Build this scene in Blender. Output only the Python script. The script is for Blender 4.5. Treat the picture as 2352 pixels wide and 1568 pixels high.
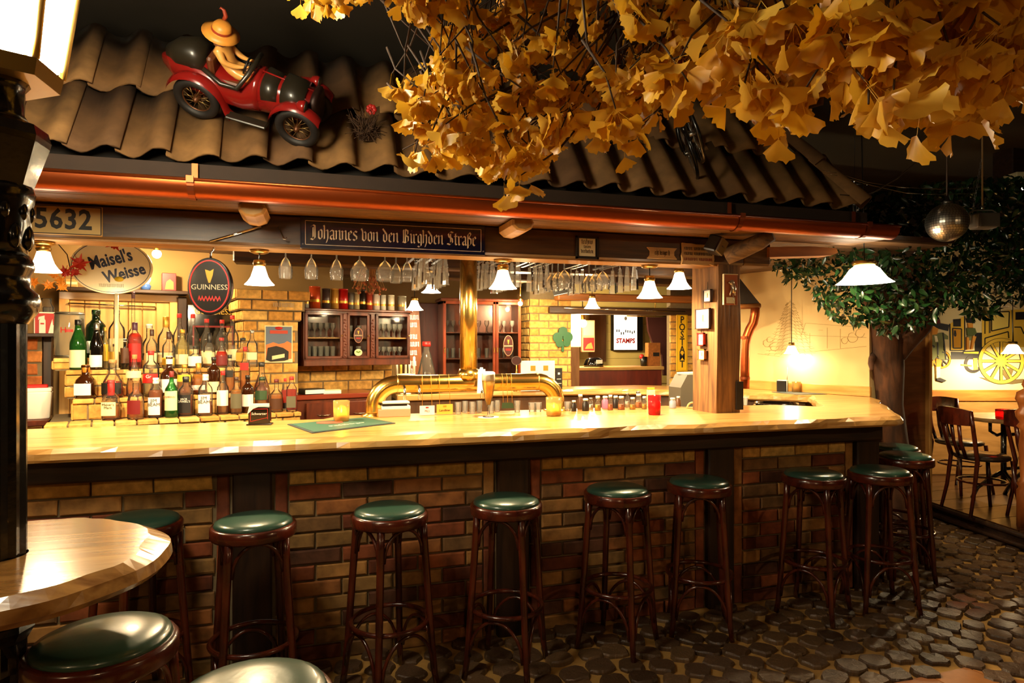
import bpy, math, random
from math import sin, cos, pi, radians, sqrt, atan2
from mathutils import Vector, Matrix, noise
for o in list(bpy.data.objects):
    bpy.data.objects.remove(o)
SC = bpy.context.scene
COL = SC.collection
RND = random.Random(7)

# ------------------------------------------------------------------ camera
EYE = 1.55                                   # eye height
YAW = radians(16.8)                          # the camera is turned this far to the right of the bar's normal
FPX = 1500.0                                 # focal length in pixels of the 2352 px wide frame
CY, SY = cos(YAW), sin(YAW)
cam = bpy.data.cameras.new('camera')
cam.sensor_width = 36.0
cam.lens = 36.0 * FPX / 2352.0
cam.shift_y = 6.0 / 2352.0
cam.clip_start = 0.05
cam_o = bpy.data.objects.new('camera', cam)
COL.objects.link(cam_o)
cam_o.location = (0, 0, EYE)
cam_o.rotation_euler = (radians(90), 0, -YAW)
SC.camera = cam_o

# ------------------------------------------------------------------ world, view
w = bpy.data.worlds.new('world')
SC.world = w
w.use_nodes = True
w.node_tree.nodes['Background'].inputs[0].default_value = (1.0, 0.62, 0.3, 1)
w.node_tree.nodes['Background'].inputs[1].default_value = 0.006
SC.view_settings.view_transform = 'Standard'
SC.view_settings.look = 'None'
SC.view_settings.gamma = 1.0
SC.view_settings.exposure = 0.0
SC.view_settings.use_curve_mapping = False
SC.cycles.transparent_max_bounces = 20
SC.cycles.max_bounces = 8
SC.cycles.sample_clamp_indirect = 4.0
SC.cycles.caustics_reflective = False
SC.cycles.caustics_refractive = False

LAMP = {                                     # watts of the lamps, 'room' for the added fill pendants; each lamp's light is made with its fixture
    'lantern': 34.0, 'bell': 80.0, 'pendant': 42.0, 'small': 36.0, 'room': 27.0, 'candle': 1.2, 'mural': 95.0, 'bulb': 50.0}
WARM = (1.0, 0.74, 0.40)
def lamp_light(name, loc, power, size=0.03, color=WARM, parent=None):
    l = bpy.data.lights.new(name, 'POINT')
    l.energy = power; l.color = color; l.shadow_soft_size = size
    o = bpy.data.objects.new(name, l); COL.objects.link(o)
    o.location = loc
    if parent: o.parent = parent
    return o

# ------------------------------------------------------------------ pixels to points
def ray(px, py):
    u = (px - 1176) / FPX; v = (py - 790) / FPX
    return Vector((u * CY + SY, -u * SY + CY, -v))
def at(px, py, x=None, y=None, z=None, Z=None):
    """the point seen at a pixel that lies on a plane x=, y=, z= or at the depth Z"""
    d = ray(px, py)
    if Z is not None: t = Z
    elif x is not None: t = x / d.x
    elif y is not None: t = y / d.y
    else: t = (z - EYE) / d.z
    return Vector((d.x * t, d.y * t, EYE + d.z * t))
def cw(X, Z, z=0.0):                         # camera-aligned ground coordinates to world
    return Vector((X * CY + Z * SY, -X * SY + Z * CY, z))
def depth(p): return p[0] * SY + p[1] * CY
def project(p):
    X = p[0] * CY - p[1] * SY; Z = p[0] * SY + p[1] * CY
    return 1176 + FPX * X / Z, 790 - FPX * (p[2] - EYE) / Z, Z

# ------------------------------------------------------------------ mesh builder
def T(x=0, y=0, z=0): return Matrix.Translation((x, y, z))
def R(a, ax='Z'): return Matrix.Rotation(a, 4, ax)
def S(x, y, z): return Matrix.Diagonal((x, y, z, 1))
class MB:
    def __init__(s): s.v = []; s.f = []; s.sm = []
    def add(s, vs, fs, smooth=False, M=None):
        b = len(s.v)
        s.v += [tuple(M @ Vector(p)) for p in vs] if M is not None else [tuple(p) for p in vs]
        for f in fs:
            s.f.append(tuple(i + b for i in f)); s.sm.append(smooth)
        return s
    def box(s, c, d, M=None, rz=0):
        x, y, z = d[0] / 2, d[1] / 2, d[2] / 2
        m = T(*c) @ R(rz)
        if M is not None: m = M @ m
        return s.add([(-x,-y,-z),(x,-y,-z),(x,y,-z),(-x,y,-z),(-x,-y,z),(x,-y,z),(x,y,z),(-x,y,z)],
                     [(0,3,2,1),(4,5,6,7),(0,1,5,4),(1,2,6,5),(2,3,7,6),(3,0,4,7)], False, m)
    def rbox(s, c, d, b=0.005, M=None, rz=0):   # box with chamfered edges
        x, y, z = d[0] / 2, d[1] / 2, d[2] / 2
        m = T(*c) @ R(rz)
        if M is not None: m = M @ m
        vs = []; fs = []
        for sx in (-1, 1):
            for sy in (-1, 1):
                for sz in (-1, 1):
                    vs += [(sx*x, sy*(y-b), sz*(z-b)), (sx*(x-b), sy*y, sz*(z-b)), (sx*(x-b), sy*(y-b), sz*z)]
        I = lambda a, c_, d_, k: ((a * 2 + c_) * 2 + d_) * 3 + k
        for a in (0, 1):
            q = [I(a,0,0,0), I(a,1,0,0), I(a,1,1,0), I(a,0,1,0)]; fs.append(q if a else q[::-1])
            q = [I(0,a,0,1), I(0,a,1,1), I(1,a,1,1), I(1,a,0,1)]; fs.append(q if a else q[::-1])
            q = [I(0,0,a,2), I(1,0,a,2), I(1,1,a,2), I(0,1,a,2)]; fs.append(q if a else q[::-1])
        for a in (0, 1):
            for c_ in (0, 1):
                f = (a + c_) % 2 == 0
                q = [I(a,c_,0,0), I(a,c_,1,0), I(a,c_,1,1), I(a,c_,0,1)]; fs.append(q[::-1] if f else q)
                q = [I(a,0,c_,0), I(a,1,c_,0), I(a,1,c_,2), I(a,0,c_,2)]; fs.append(q if f else q[::-1])
                q = [I(0,a,c_,1), I(1,a,c_,1), I(1,a,c_,2), I(0,a,c_,2)]; fs.append(q[::-1] if f else q)
        for a in (0, 1):
            for c_ in (0, 1):
                for d_ in (0, 1):
                    q = [I(a,c_,d_,0), I(a,c_,d_,1), I(a,c_,d_,2)]
                    fs.append(q if (a + c_ + d_) % 2 == 1 else q[::-1])
        return s.add(vs, fs, False, m)
    def lathe(s, prof, seg=20, M=None, smooth=True, cap0=True, cap1=True, sq=0.0, rot=0.0):
        vs = []; fs = []
        for r, z in prof:
            for i in range(seg):
                a = 2 * pi * i / seg + rot; k = 1.0
                if sq: k = 1.0 / max(abs(cos(a)), abs(sin(a))) ** sq
                vs.append((r * k * cos(a), r * k * sin(a), z))
        n = len(prof)
        for j in range(n - 1):
            for i in range(seg):
                i2 = (i + 1) % seg
                fs.append((j*seg+i, j*seg+i2, (j+1)*seg+i2, (j+1)*seg+i))
        if cap0 and prof[0][0] > 1e-6: fs.append(tuple(range(seg - 1, -1, -1)))
        if cap1 and prof[-1][0] > 1e-6: fs.append(tuple((n-1)*seg + i for i in range(seg)))
        return s.add(vs, fs, smooth, M)
    def tube(s, pts, r, seg=8, M=None, closed=False, smooth=True, sx=1.0):
        P = [Vector(p) for p in pts]; n = len(P); vs = []; fs = []
        rr = r if isinstance(r, (list, tuple)) else [r] * n
        up = None
        for i in range(n):
            if closed: t = P[(i+1) % n] - P[i-1]
            else: t = P[min(i+1, n-1)] - P[max(i-1, 0)]
            t.normalize()
            if up is None:
                up = Vector((0, 0, 1)) if abs(t.z) < .9 else Vector((1, 0, 0))
            a = (up - t * up.dot(t)).normalized(); b = t.cross(a); up = a
            for k in range(seg):
                g = 2 * pi * k / seg
                vs.append(P[i] + a * (cos(g) * rr[i] * sx) + b * (sin(g) * rr[i]))
        m = n if closed else n - 1
        for i in range(m):
            j = (i + 1) % n
            for k in range(seg):
                k2 = (k + 1) % seg
                fs.append((i*seg+k, i*seg+k2, j*seg+k2, j*seg+k))
        if not closed:
            fs.append(tuple(range(seg - 1, -1, -1))); fs.append(tuple((n-1)*seg + k for k in range(seg)))
        return s.add(vs, fs, smooth, M)
    def prism(s, poly, h0, h1, M=None, smooth=False):
        n = len(poly)
        vs = [(p[0], p[1], h0) for p in poly] + [(p[0], p[1], h1) for p in poly]
        fs = [tuple(range(n - 1, -1, -1)), tuple(range(n, 2 * n))]
        for i in range(n):
            j = (i + 1) % n; fs.append((i, j, n + j, n + i))
        return s.add(vs, fs, smooth, M)
    def plate(s, poly, y0=0.0, y1=-0.002, M=None):   # polygon in x,z standing upright, facing -y
        m = R(radians(90), 'X')
        if M is not None: m = M @ m
        return s.prism(poly, -y0, -y1, m)
    def sphere(s, c, r, seg=14, rings=8, M=None, sc=(1,1,1)):
        prof = [(max(1e-7, sin(pi*i/rings)), -cos(pi*i/rings)) for i in range(rings + 1)]
        m = T(*c) @ S(r*sc[0], r*sc[1], r*sc[2])
        if M is not None: m = M @ m
        return s.lathe(prof, seg, m, True, False, False)
    def mesh(s, name):
        me = bpy.data.meshes.new(name)
        me.from_pydata(s.v, [], s.f)
        me.polygons.foreach_set('use_smooth', s.sm)
        me.update()
        return me
def obj(name, mb, mat, parent=None, loc=None, rz=0.0, rot=None):
    me = mb.mesh(name) if isinstance(mb, MB) else mb
    o = bpy.data.objects.new(name, me); COL.objects.link(o)
    if mat is not None and not me.materials: me.materials.append(mat)
    if parent is not None: o.parent = parent
    if loc is not None: o.location = loc
    if rot is not None: o.rotation_euler = rot
    elif rz: o.rotation_euler = (0, 0, rz)
    return o
def tag(o, label, cat, group=None):
    o['label'] = label; o['category'] = cat
    if group: o['group'] = group
    return o
def thing(name, label, cat, loc=(0, 0, 0), rz=0.0, group=None, rot=None):
    o = bpy.data.objects.new(name, None); COL.objects.link(o)
    o.empty_display_size = 0.05
    o.location = loc; o.rotation_euler = rot if rot is not None else (0, 0, rz)
    return tag(o, label, cat, group)
def struct(name, mb, mat, loc=None, rz=0.0, label=None):
    o = obj(name, mb, mat, None, loc, rz); o['kind'] = 'structure'
    if label: o['label'] = label
    return o
def copy_tree(o, parent=None):
    c = o.copy(); COL.objects.link(c)
    if parent is not None: c.parent = parent
    for ch in list(o.children): copy_tree(ch, c)
    return c

# ------------------------------------------------------------------ materials
MATS = {}
def _new(name):
    m = bpy.data.materials.new(name); m.use_nodes = True
    nt = m.node_tree; b = nt.nodes['Principled BSDF']
    MATS[name] = m
    return m, nt, b
def lin(c):
    return tuple(((x / 12.92) if x <= .04045 else ((x + .055) / 1.055) ** 2.4) for x in c)
def hexc(h): return lin(tuple(int(h[i:i+2], 16) / 255 for i in (0, 2, 4)))
def col4(c): return (*(hexc(c) if isinstance(c, str) else c), 1)
def mat(name, c, rough=.5, metal=0.0, var=0.0, scale=20.0, bump=0.0, emit=0.0, coat=0.0, spec=None, rnd=0.0):
    if name in MATS: return MATS[name]
    m, nt, b = _new(name); N = nt.nodes; L = nt.links
    c = col4(c)
    b.inputs['Base Color'].default_value = c
    b.inputs['Roughness'].default_value = rough; b.inputs['Metallic'].default_value = metal
    if coat: b.inputs['Coat Weight'].default_value = coat; b.inputs['Coat Roughness'].default_value = .08
    if spec is not None: b.inputs['Specular IOR Level'].default_value = spec
    if emit:
        b.inputs['Emission Color'].default_value = c; b.inputs['Emission Strength'].default_value = emit
    src = None
    if var or bump:
        tc = N.new('ShaderNodeTexCoord'); nz = N.new('ShaderNodeTexNoise')
        nz.inputs['Scale'].default_value = scale; nz.inputs['Detail'].default_value = 5
        L.new(tc.outputs['Object'], nz.inputs['Vector'])
        if var:
            mx = N.new('ShaderNodeMix'); mx.data_type = 'RGBA'
            mx.inputs[6].default_value = tuple(max(0, x * (1 - var)) for x in c[:3]) + (1,)
            mx.inputs[7].default_value = tuple(min(1, x * (1 + var)) for x in c[:3]) + (1,)
            L.new(nz.outputs['Fac'], mx.inputs[0]); src = mx.outputs[2]
        if bump:
            bp = N.new('ShaderNodeBump'); bp.inputs['Strength'].default_value = bump; bp.inputs['Distance'].default_value = .01
            L.new(nz.outputs['Fac'], bp.inputs['Height']); L.new(bp.outputs['Normal'], b.inputs['Normal'])
    if rnd:
        oi = N.new('ShaderNodeObjectInfo'); hs = N.new('ShaderNodeHueSaturation')
        mr = N.new('ShaderNodeMapRange'); mr.inputs[3].default_value = 1 - rnd; mr.inputs[4].default_value = 1 + rnd
        L.new(oi.outputs['Random'], mr.inputs[0]); L.new(mr.outputs[0], hs.inputs['Value'])
        hs.inputs['Color'].default_value = c
        if src is not None: L.new(src, hs.inputs['Color'])
        src = hs.outputs[0]
    if src is not None: L.new(src, b.inputs['Base Color'])
    return m
def wood(name, c1, c2, sc=(1.5, 14, 14), rough=.45, bump=.25, coat=0.0, rnd=0.0):
    if name in MATS: return MATS[name]
    m, nt, b = _new(name); N = nt.nodes; L = nt.links
    tc = N.new('ShaderNodeTexCoord'); mp = N.new('ShaderNodeMapping'); mp.inputs['Scale'].default_value = sc
    nz = N.new('ShaderNodeTexNoise'); nz.inputs['Scale'].default_value = 2.2; nz.inputs['Detail'].default_value = 7
    nz.inputs['Distortion'].default_value = .6
    L.new(tc.outputs['Object'], mp.inputs[0]); L.new(mp.outputs[0], nz.inputs['Vector'])
    cr = N.new('ShaderNodeValToRGB')
    cr.color_ramp.elements[0].position = .3; cr.color_ramp.elements[0].color = col4(c1)
    cr.color_ramp.elements[1].position = .68; cr.color_ramp.elements[1].color = col4(c2)
    L.new(nz.outputs['Fac'], cr.inputs[0]); src = cr.outputs[0]
    if rnd:
        oi = N.new('ShaderNodeObjectInfo'); hs = N.new('ShaderNodeHueSaturation'); mr = N.new('ShaderNodeMapRange')
        mr.inputs[3].default_value = 1 - rnd; mr.inputs[4].default_value = 1 + rnd
        L.new(oi.outputs['Random'], mr.inputs[0]); L.new(mr.outputs[0], hs.inputs['Value']); L.new(src, hs.inputs['Color']); src = hs.outputs[0]
    L.new(src, b.inputs['Base Color'])
    bp = N.new('ShaderNodeBump'); bp.inputs['Strength'].default_value = bump; bp.inputs['Distance'].default_value = .006
    L.new(nz.outputs['Fac'], bp.inputs['Height']); L.new(bp.outputs['Normal'], b.inputs['Normal'])
    b.inputs['Roughness'].default_value = rough
    if coat: b.inputs['Coat Weight'].default_value = coat; b.inputs['Coat Roughness'].default_value = .12
    return m
def pieces(name, cols, rough=.85, scale=26, bump=.5, spec=.3, lo=.62, hi=1.25):
    """bricks, tiles, stones: the colour of a piece is drawn from a list by the object's own random number"""
    if name in MATS: return MATS[name]
    m, nt, b = _new(name); N = nt.nodes; L = nt.links
    oi = N.new('ShaderNodeObjectInfo'); cr = N.new('ShaderNodeValToRGB'); cr.color_ramp.interpolation = 'CONSTANT'
    E = cr.color_ramp.elements
    while len(E) < len(cols): E.new(.5)
    for i, c in enumerate(cols): E[i].position = i / len(cols); E[i].color = col4(c)
    L.new(oi.outputs['Random'], cr.inputs[0])
    tc = N.new('ShaderNodeTexCoord'); nz = N.new('ShaderNodeTexNoise'); nz.noise_dimensions = '4D'
    nz.inputs['Scale'].default_value = scale; nz.inputs['Detail'].default_value = 6
    mu = N.new('ShaderNodeMath'); mu.operation = 'MULTIPLY'; mu.inputs[1].default_value = 40
    L.new(oi.outputs['Random'], mu.inputs[0]); L.new(mu.outputs[0], nz.inputs['W']); L.new(tc.outputs['Object'], nz.inputs['Vector'])
    hs = N.new('ShaderNodeHueSaturation'); mr = N.new('ShaderNodeMapRange')
    mr.inputs[1].default_value = .3; mr.inputs[2].default_value = .7; mr.inputs[3].default_value = lo; mr.inputs[4].default_value = hi
    L.new(nz.outputs['Fac'], mr.inputs[0]); L.new(mr.outputs[0], hs.inputs['Value']); L.new(cr.outputs[0], hs.inputs['Color'])
    L.new(hs.outputs[0], b.inputs['Base Color'])
    bp = N.new('ShaderNodeBump'); bp.inputs['Strength'].default_value = bump; bp.inputs['Distance'].default_value = .006
    L.new(nz.outputs['Fac'], bp.inputs['Height']); L.new(bp.outputs['Normal'], b.inputs['Normal'])
    b.inputs['Roughness'].default_value = rough; b.inputs['Specular IOR Level'].default_value = spec
    return m
def glass(name, c=(1, 1, 1), gloss=.9, ior=1.5, body=0.0):
    """thin-walled glass: what lies behind shows through, tinted; gloss by Fresnel; 'body' adds coloured substance"""
    if name in MATS: return MATS[name]
    m, nt, b = _new(name); N = nt.nodes; L = nt.links
    N.remove(b); out = N['Material Output']
    tr = N.new('ShaderNodeBsdfTransparent'); tr.inputs[0].default_value = col4(c)
    gl = N.new('ShaderNodeBsdfGlossy'); gl.inputs['Roughness'].default_value = .04
    gl.inputs['Color'].default_value = (gloss, gloss, gloss, 1)
    fr = N.new('ShaderNodeFresnel'); fr.inputs[0].default_value = ior
    base = tr.outputs[0]
    if body:
        df = N.new('ShaderNodeBsdfDiffuse'); df.inputs[0].default_value = col4(c)
        tl = N.new('ShaderNodeBsdfTranslucent'); tl.inputs[0].default_value = col4(c)
        ad = N.new('ShaderNodeMixShader'); ad.inputs[0].default_value = .5; L.new(df.outputs[0], ad.inputs[1]); L.new(tl.outputs[0], ad.inputs[2])
        mb_ = N.new('ShaderNodeMixShader'); mb_.inputs[0].default_value = body
        L.new(base, mb_.inputs[1]); L.new(ad.outputs[0], mb_.inputs[2]); base = mb_.outputs[0]
    mx = N.new('ShaderNodeMixShader')
    L.new(fr.outputs[0], mx.inputs[0]); L.new(base, mx.inputs[1]); L.new(gl.outputs[0], mx.inputs[2])
    L.new(mx.outputs[0], out.inputs[0])
    return m
def leafmat(name, cols, rough=.35, trans=.35):
    if name in MATS: return MATS[name]
    m, nt, b = _new(name); N = nt.nodes; L = nt.links
    oi = N.new('ShaderNodeObjectInfo'); ge = N.new('ShaderNodeNewGeometry'); ad = N.new('ShaderNodeMath'); ad.operation = 'ADD'
    fr = N.new('ShaderNodeMath'); fr.operation = 'FRACT'
    L.new(oi.outputs['Random'], ad.inputs[0]); L.new(ge.outputs['Random Per Island'], ad.inputs[1]); L.new(ad.outputs[0], fr.inputs[0])
    cr = N.new('ShaderNodeValToRGB'); E = cr.color_ramp.elements
    while len(E) < len(cols): E.new(.5)
    for i, c in enumerate(cols): E[i].position = i / (len(cols) - 1); E[i].color = col4(c)
    L.new(fr.outputs[0], cr.inputs[0]); L.new(cr.outputs[0], b.inputs['Base Color'])
    b.inputs['Roughness'].default_value = rough
    tl = N.new('ShaderNodeBsdfTranslucent'); L.new(cr.outputs[0], tl.inputs[0])
    mx = N.new('ShaderNodeMixShader'); mx.inputs[0].default_value = trans
    L.new(b.outputs[0], mx.inputs[1]); L.new(tl.outputs[0], mx.inputs[2]); L.new(mx.outputs[0], N['Material Output'].inputs[0])
    return m

DARKWOOD = wood('dark_stained_oak', '1d1009', '3a2212', rough=.5)
BEAMWOOD = wood('dark_beam_oak', '2a1a0d', '4f3319', rough=.42)
OLDWOOD = wood('weathered_oak', '4a2f18', '946a3c', (14, 14, 1.2), rough=.75, bump=.8)
OLDBEAM = wood('weathered_oak_flat', '3f2b18', '7f6038', (1.2, 14, 14), rough=.75, bump=.8)
PINE = wood('counter_pine', 'b4803f', 'dcae68', (.9, 9, 9), rough=.28, bump=.12, coat=.3)
PINEV = wood('upright_pine', 'b27c3a', 'd8a85f', (9, 9, .8), rough=.45)
PLANK = wood('ceiling_plank', '6e4a22', 'a3763c', (1, 12, 12), rough=.6)
MAHOG = wood('mahogany_bentwood', '2e0d06', '5a200e', (6, 6, 3), rough=.25, bump=.05, coat=.5)
CABW = wood('cabinet_mahogany', '3b150a', '6b2f16', (8, 8, 1.5), rough=.35, bump=.1, coat=.3)
TABLEW = wood('table_ash', '7c5226', 'b98a4c', (1.2, 11, 11), rough=.22, bump=.12, coat=.6)
MORTAR = mat('mortar', '7b6a4d', .95, var=.2, scale=40)
MORTARF = mat('floor_mortar', 'a8803f', .9, var=.25, scale=30, bump=.3)
YBRICK = pieces('yellow_brick', ['c99a4c', 'd6a655', 'c18e43', 'd9b064', 'cf9d52'])
FBRICK = pieces('mixed_brick', ['8a4a2a', '9a6234', '6e3a24', '8f6b3c', 'a5763f', '5a3826', '94512c', '7c5a36'], lo=.5, hi=1.35, scale=14)
RBRICK = pieces('red_brick', ['b5652f', 'c27a3c', 'a4552a', 'c98a4a'])
TILE = pieces('clay_pantile', ['7d5a32', '6e4e2c', '86623a', '775535', '62452a'], lo=.6, hi=1.25, scale=9, bump=.35)
COBBLE = pieces('cobble_stone', ['4c3724', '5a4430', '3f2c1c', '634b32', '533d2a'], rough=.42, scale=16, bump=.8, spec=.6)
COPPER = mat('copper', '9c4a20', .34, .85, var=.15, scale=6)
BRASS = mat('brass', 'f0c66a', .22, 1.0)
IRON = mat('black_cast_iron', '0c0b0a', .22, 0.0, var=.3, scale=30, bump=.15, coat=.6)
BLACK = mat('black_plastic', '0d0c0b', .35)
BLACKG = mat('black_gloss', '0a0808', .12, coat=.5)
CHROME = mat('chrome', 'd8d4cc', .12, 1.0)
STEEL = mat('grey_steel', '8d8a84', .35, 1.0)
WHITE = mat('white_paper', 'f2ecdf', .7)
CREAM = mat('cream_paint', 'e8d9a8', .6)
REDP = mat('red_print', 'b3140f', .5)
DKREDP = mat('dark_red_print', '6d0f10', .5)
BLKP = mat('black_print', '15100c', .6)
NAVYP = mat('navy_print', '1d2447', .5)
GOLDP = mat('gold_print', 'c89a3c', .35, .6)
GREENL = mat('green_leather', '2a473a', .3, var=.15, scale=60, bump=.04, coat=.35)
SHADE = mat('lit_glass_shade', (1.0, .84, .58), .4, emit=20.0)
BULB = mat('lit_bulb', (1.0, .84, .6), .4, emit=40.0)
CLEAR = glass('clear_glass', (.98, .98, .95), .9, 1.3, .035)
GLASSP = glass('window_glass', (.97, .97, .95), .5, 1.3)

# ------------------------------------------------------------------ text
def text_mesh(body, size, depth_=.0012, align='CENTER', shear=0.0, space=1.0, sx=1.0, bold=0.0):
    cu = bpy.data.curves.new('lettering', 'FONT')
    cu.body = body; cu.size = size; cu.align_x = align; cu.align_y = 'CENTER'; cu.extrude = depth_ / 2
    cu.shear = shear; cu.space_character = space; cu.resolution_u = 2; cu.offset = bold; cu.space_line = .85
    o = bpy.data.objects.new('lettering', cu); COL.objects.link(o)
    dg = bpy.context.evaluated_depsgraph_get()
    me = bpy.data.meshes.new_from_object(o.evaluated_get(dg))
    bpy.data.objects.remove(o); bpy.data.curves.remove(cu)
    me.materials.clear()
    me.transform(R(radians(90), 'X') @ S(sx, 1, 1))
    return me
def lettering(parent, body, size, m, x=0, y=0, z=0, **k):
    ry = k.pop('ry', 0.0)
    o = obj('lettering', text_mesh(body, size, **k), m, parent, (x, y, z))
    if ry: o.rotation_euler = (0, ry, 0)
    return o
# black letter drawn with a broad nib: each glyph is a list of pen strokes and an advance
def _s(t): return [[tuple(float(q) for q in p.split(',')) for p in st.split()] for st in t.split('|')]
GL = {
 'i': ('0,1 .1,.88 .1,.12 .2,0|.1,1.3 .17,1.37', .34), 'n': ('0,.95 .08,.88 .08,.05|.08,.8 .4,1 .46,.88 .46,.12 .56,0', .68),
 'h': ('0,1.45 .08,1.35 .08,.05|.08,.8 .38,1 .46,.85 .46,.1 .3,-.35', .66), 'o': ('.1,.85 .1,.15 .3,0|.1,.85 .32,1 .46,.85 .46,.15 .3,0', .64),
 'a': ('.05,.8 .2,1 .42,.9 .42,.12 .52,0|.42,.5 .12,.4 .08,.15 .25,0 .42,.15', .64), 'e': ('.1,.85 .1,.15 .28,0 .45,.12|.1,.85 .3,1 .42,.8 .1,.5', .56),
 's': ('.45,.88 .25,1 .08,.85 .1,.65 .42,.4 .42,.15 .2,0 .04,.12', .58), 'v': ('-.05,1.3 .1,1 .1,.15 .3,0|.1,.8 .32,1 .46,.85 .46,.2 .3,0', .64),
 'd': ('.1,.8 .1,.15 .3,0|.0,1.4 .42,.85 .46,.2 .3,0|.1,.8 .35,.95', .64), 'r': ('0,.95 .08,.88 .08,.1 .18,0|.08,.8 .3,1 .4,.88', .48),
 'g': ('.1,.85 .1,.2 .25,.05 .44,.2|.1,.85 .3,1 .44,.88 .44,-.25 .25,-.4 .05,-.3', .62), 't': ('.1,1.25 .1,.12 .22,0 .34,.1|-.05,.95 .3,.95', .42),
 'b': ('0,1.45 .08,1.35 .1,.15 .3,0|.1,.8 .32,1 .46,.85 .46,.2 .3,0', .62), 'l': ('0,1.45 .08,1.35 .08,.12 .18,0', .32),
 'ß': ('.08,-.3 .08,1.2 .28,1.45 .44,1.25 .2,.85 .46,.7 .46,.2 .25,0', .62), 'J': ('.1,1.3 .3,1.45 .5,1.35 .5,.1 .3,-.1 .05,0|.3,1.2 .3,.2', .8),
 'B': ('.1,1.4 .12,.1|.32,1.4 .32,.05|0,1.2 .3,1.45 .6,1.3 .6,.95 .35,.8 .65,.65 .65,.2 .35,0 0,.1', .9),
 'S': ('.7,1.35 .4,1.45 .12,1.2 .2,.9 .6,.65 .65,.25 .35,0 0,.12|.38,1.2 .42,.3', .9), 'c': ('.1,.85 .1,.15 .28,0 .42,.12|.1,.85 .3,1 .4,.88', .5),
 'z': ('.02,.95 .4,.95 .08,.1 .42,.05', .5), 'u': ('0,.95 .08,.88 .08,.15 .28,0|.44,1 .44,.12 .54,0', .64), 'H': ('.1,1.4 .12,.0|.12,.9 .4,1.1 .6,.9 .6,.1 .45,-.2|.3,1.45 .1,1.3', .85),
 'V': ('0,1.4 .12,1.1 .12,.2 .35,0|.3,1.2 .5,1.45 .65,1.2 .65,.3 .35,0', .85), ' ': ('', .42)}
def blackletter(text, xh, depth_=.0015, nib=.15):
    mb = MB(); x = 0.0; nv = Vector((cos(radians(38)), sin(radians(38)))) * nib / 2
    y = 0.0
    for ch in text:
        st, adv = GL.get(ch, GL['o'])
        for s in (_s(st) if st else []):
            for a, b in zip(s, s[1:]):
                a = Vector(a) + Vector((x, 0)); b = Vector(b) + Vector((x, 0))
                q = [a - nv, a + nv, b + nv, b - nv]
                if (q[1]-q[0]).cross(q[2]-q[0]) < 0: q = q[::-1]
                y += .00001
                mb.plate([(p.x * xh, p.y * xh) for p in q], 0, -depth_ - y)
        x += adv
    mb.v = [(p[0] - x * xh / 2, p[1], p[2] - .5 * xh) for p in mb.v]
    return mb

# ------------------------------------------------------------------ brickwork
_bm = {}
def brick_mesh(l, h, d, m):
    k = (round(l, 3), round(h, 3), round(d, 3), m.name, RND.randrange(3))
    if k not in _bm:
        mb = MB(); j = lambda a: RND.uniform(-a, a); b = .006; x, z = k[0] / 2, k[1] / 2
        vs = [(-x, d, -z), (x, d, -z), (x, d, z), (-x, d, z)]
        vs += [(sx*x + j(.002), .004, sz*z + j(.0015)) for sx, sz in ((-1,-1),(1,-1),(1,1),(-1,1))]
        vs += [(sx*(x-b) + j(.003), j(.0015), sz*(z-b) + j(.0025)) for sx, sz in ((-1,-1),(1,-1),(1,1),(-1,1))]
        fs = [(0,1,5,4),(1,2,6,5),(2,3,7,6),(3,0,4,7),(4,5,9,8),(5,6,10,9),(6,7,11,10),(7,4,8,11),(8,9,10,11)]
        mb.add(vs, fs)
        me = mb.mesh('brick'); me.materials.append(m); _bm[k] = me
    return _bm[k]
def brickwork(parent, x0, x1, z0, z1, m, y=0.0, bl=.24, bh=.071, jt=.011, d=.03, top=None, proud=.006, M=None, rz=0.0, off=0):
    """bricks of a face in the parent's own x,z; they stand 'proud' of the face at y towards -y"""
    rows = max(1, round((z1 - z0) / (bh + jt))); rh = (z1 - z0) / rows
    for r in range(rows):
        x = x0 - ((bl + jt) / 2 if (r + off) % 2 else 0)
        while x < x1 - .02:
            a = max(x, x0); b = min(x + bl, x1)
            x += bl + jt
            if b - a < .03: continue
            mm = top if (top and r >= rows - 1) else m
            p = Vector(((a + b) / 2, y - proud - RND.uniform(0, .004), z0 + (r + .5) * rh))
            q = (M @ p) if M is not None else p
            obj('brick', brick_mesh(b - a - (jt if a == x0 or b == x1 else 0) * .0, rh - jt, d, mm), None, parent, q, rz)
# ================================================================== THE SETTING
floor = struct('floor', MB().box((2.5, 3.0, -.03), (13, 13, .06)), MORTARF, label='cobbled pub floor set in sandy mortar')
struct('ceiling', MB().box((2.5, 3.0, 3.45), (13, 13, .06)), mat('ceiling_paint', '33291b', .9, var=.2, scale=3), label='dark painted ceiling')
struct('wall_back', MB().box((2.5, 9.0, 1.7), (13, .1, 3.5)), mat('dark_wall_paint', '33271a', .9), label='dark rear wall of the pub')
struct('wall_left', MB().box((-4.0, 3.0, 1.7), (.1, 13, 3.5)), MATS['dark_wall_paint'], label='dark side wall of the pub')
struct('wall_right', MB().box((9.0, 3.0, 1.7), (.1, 13, 3.5)), MATS['dark_wall_paint'], label='dark far side wall of the pub')

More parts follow.
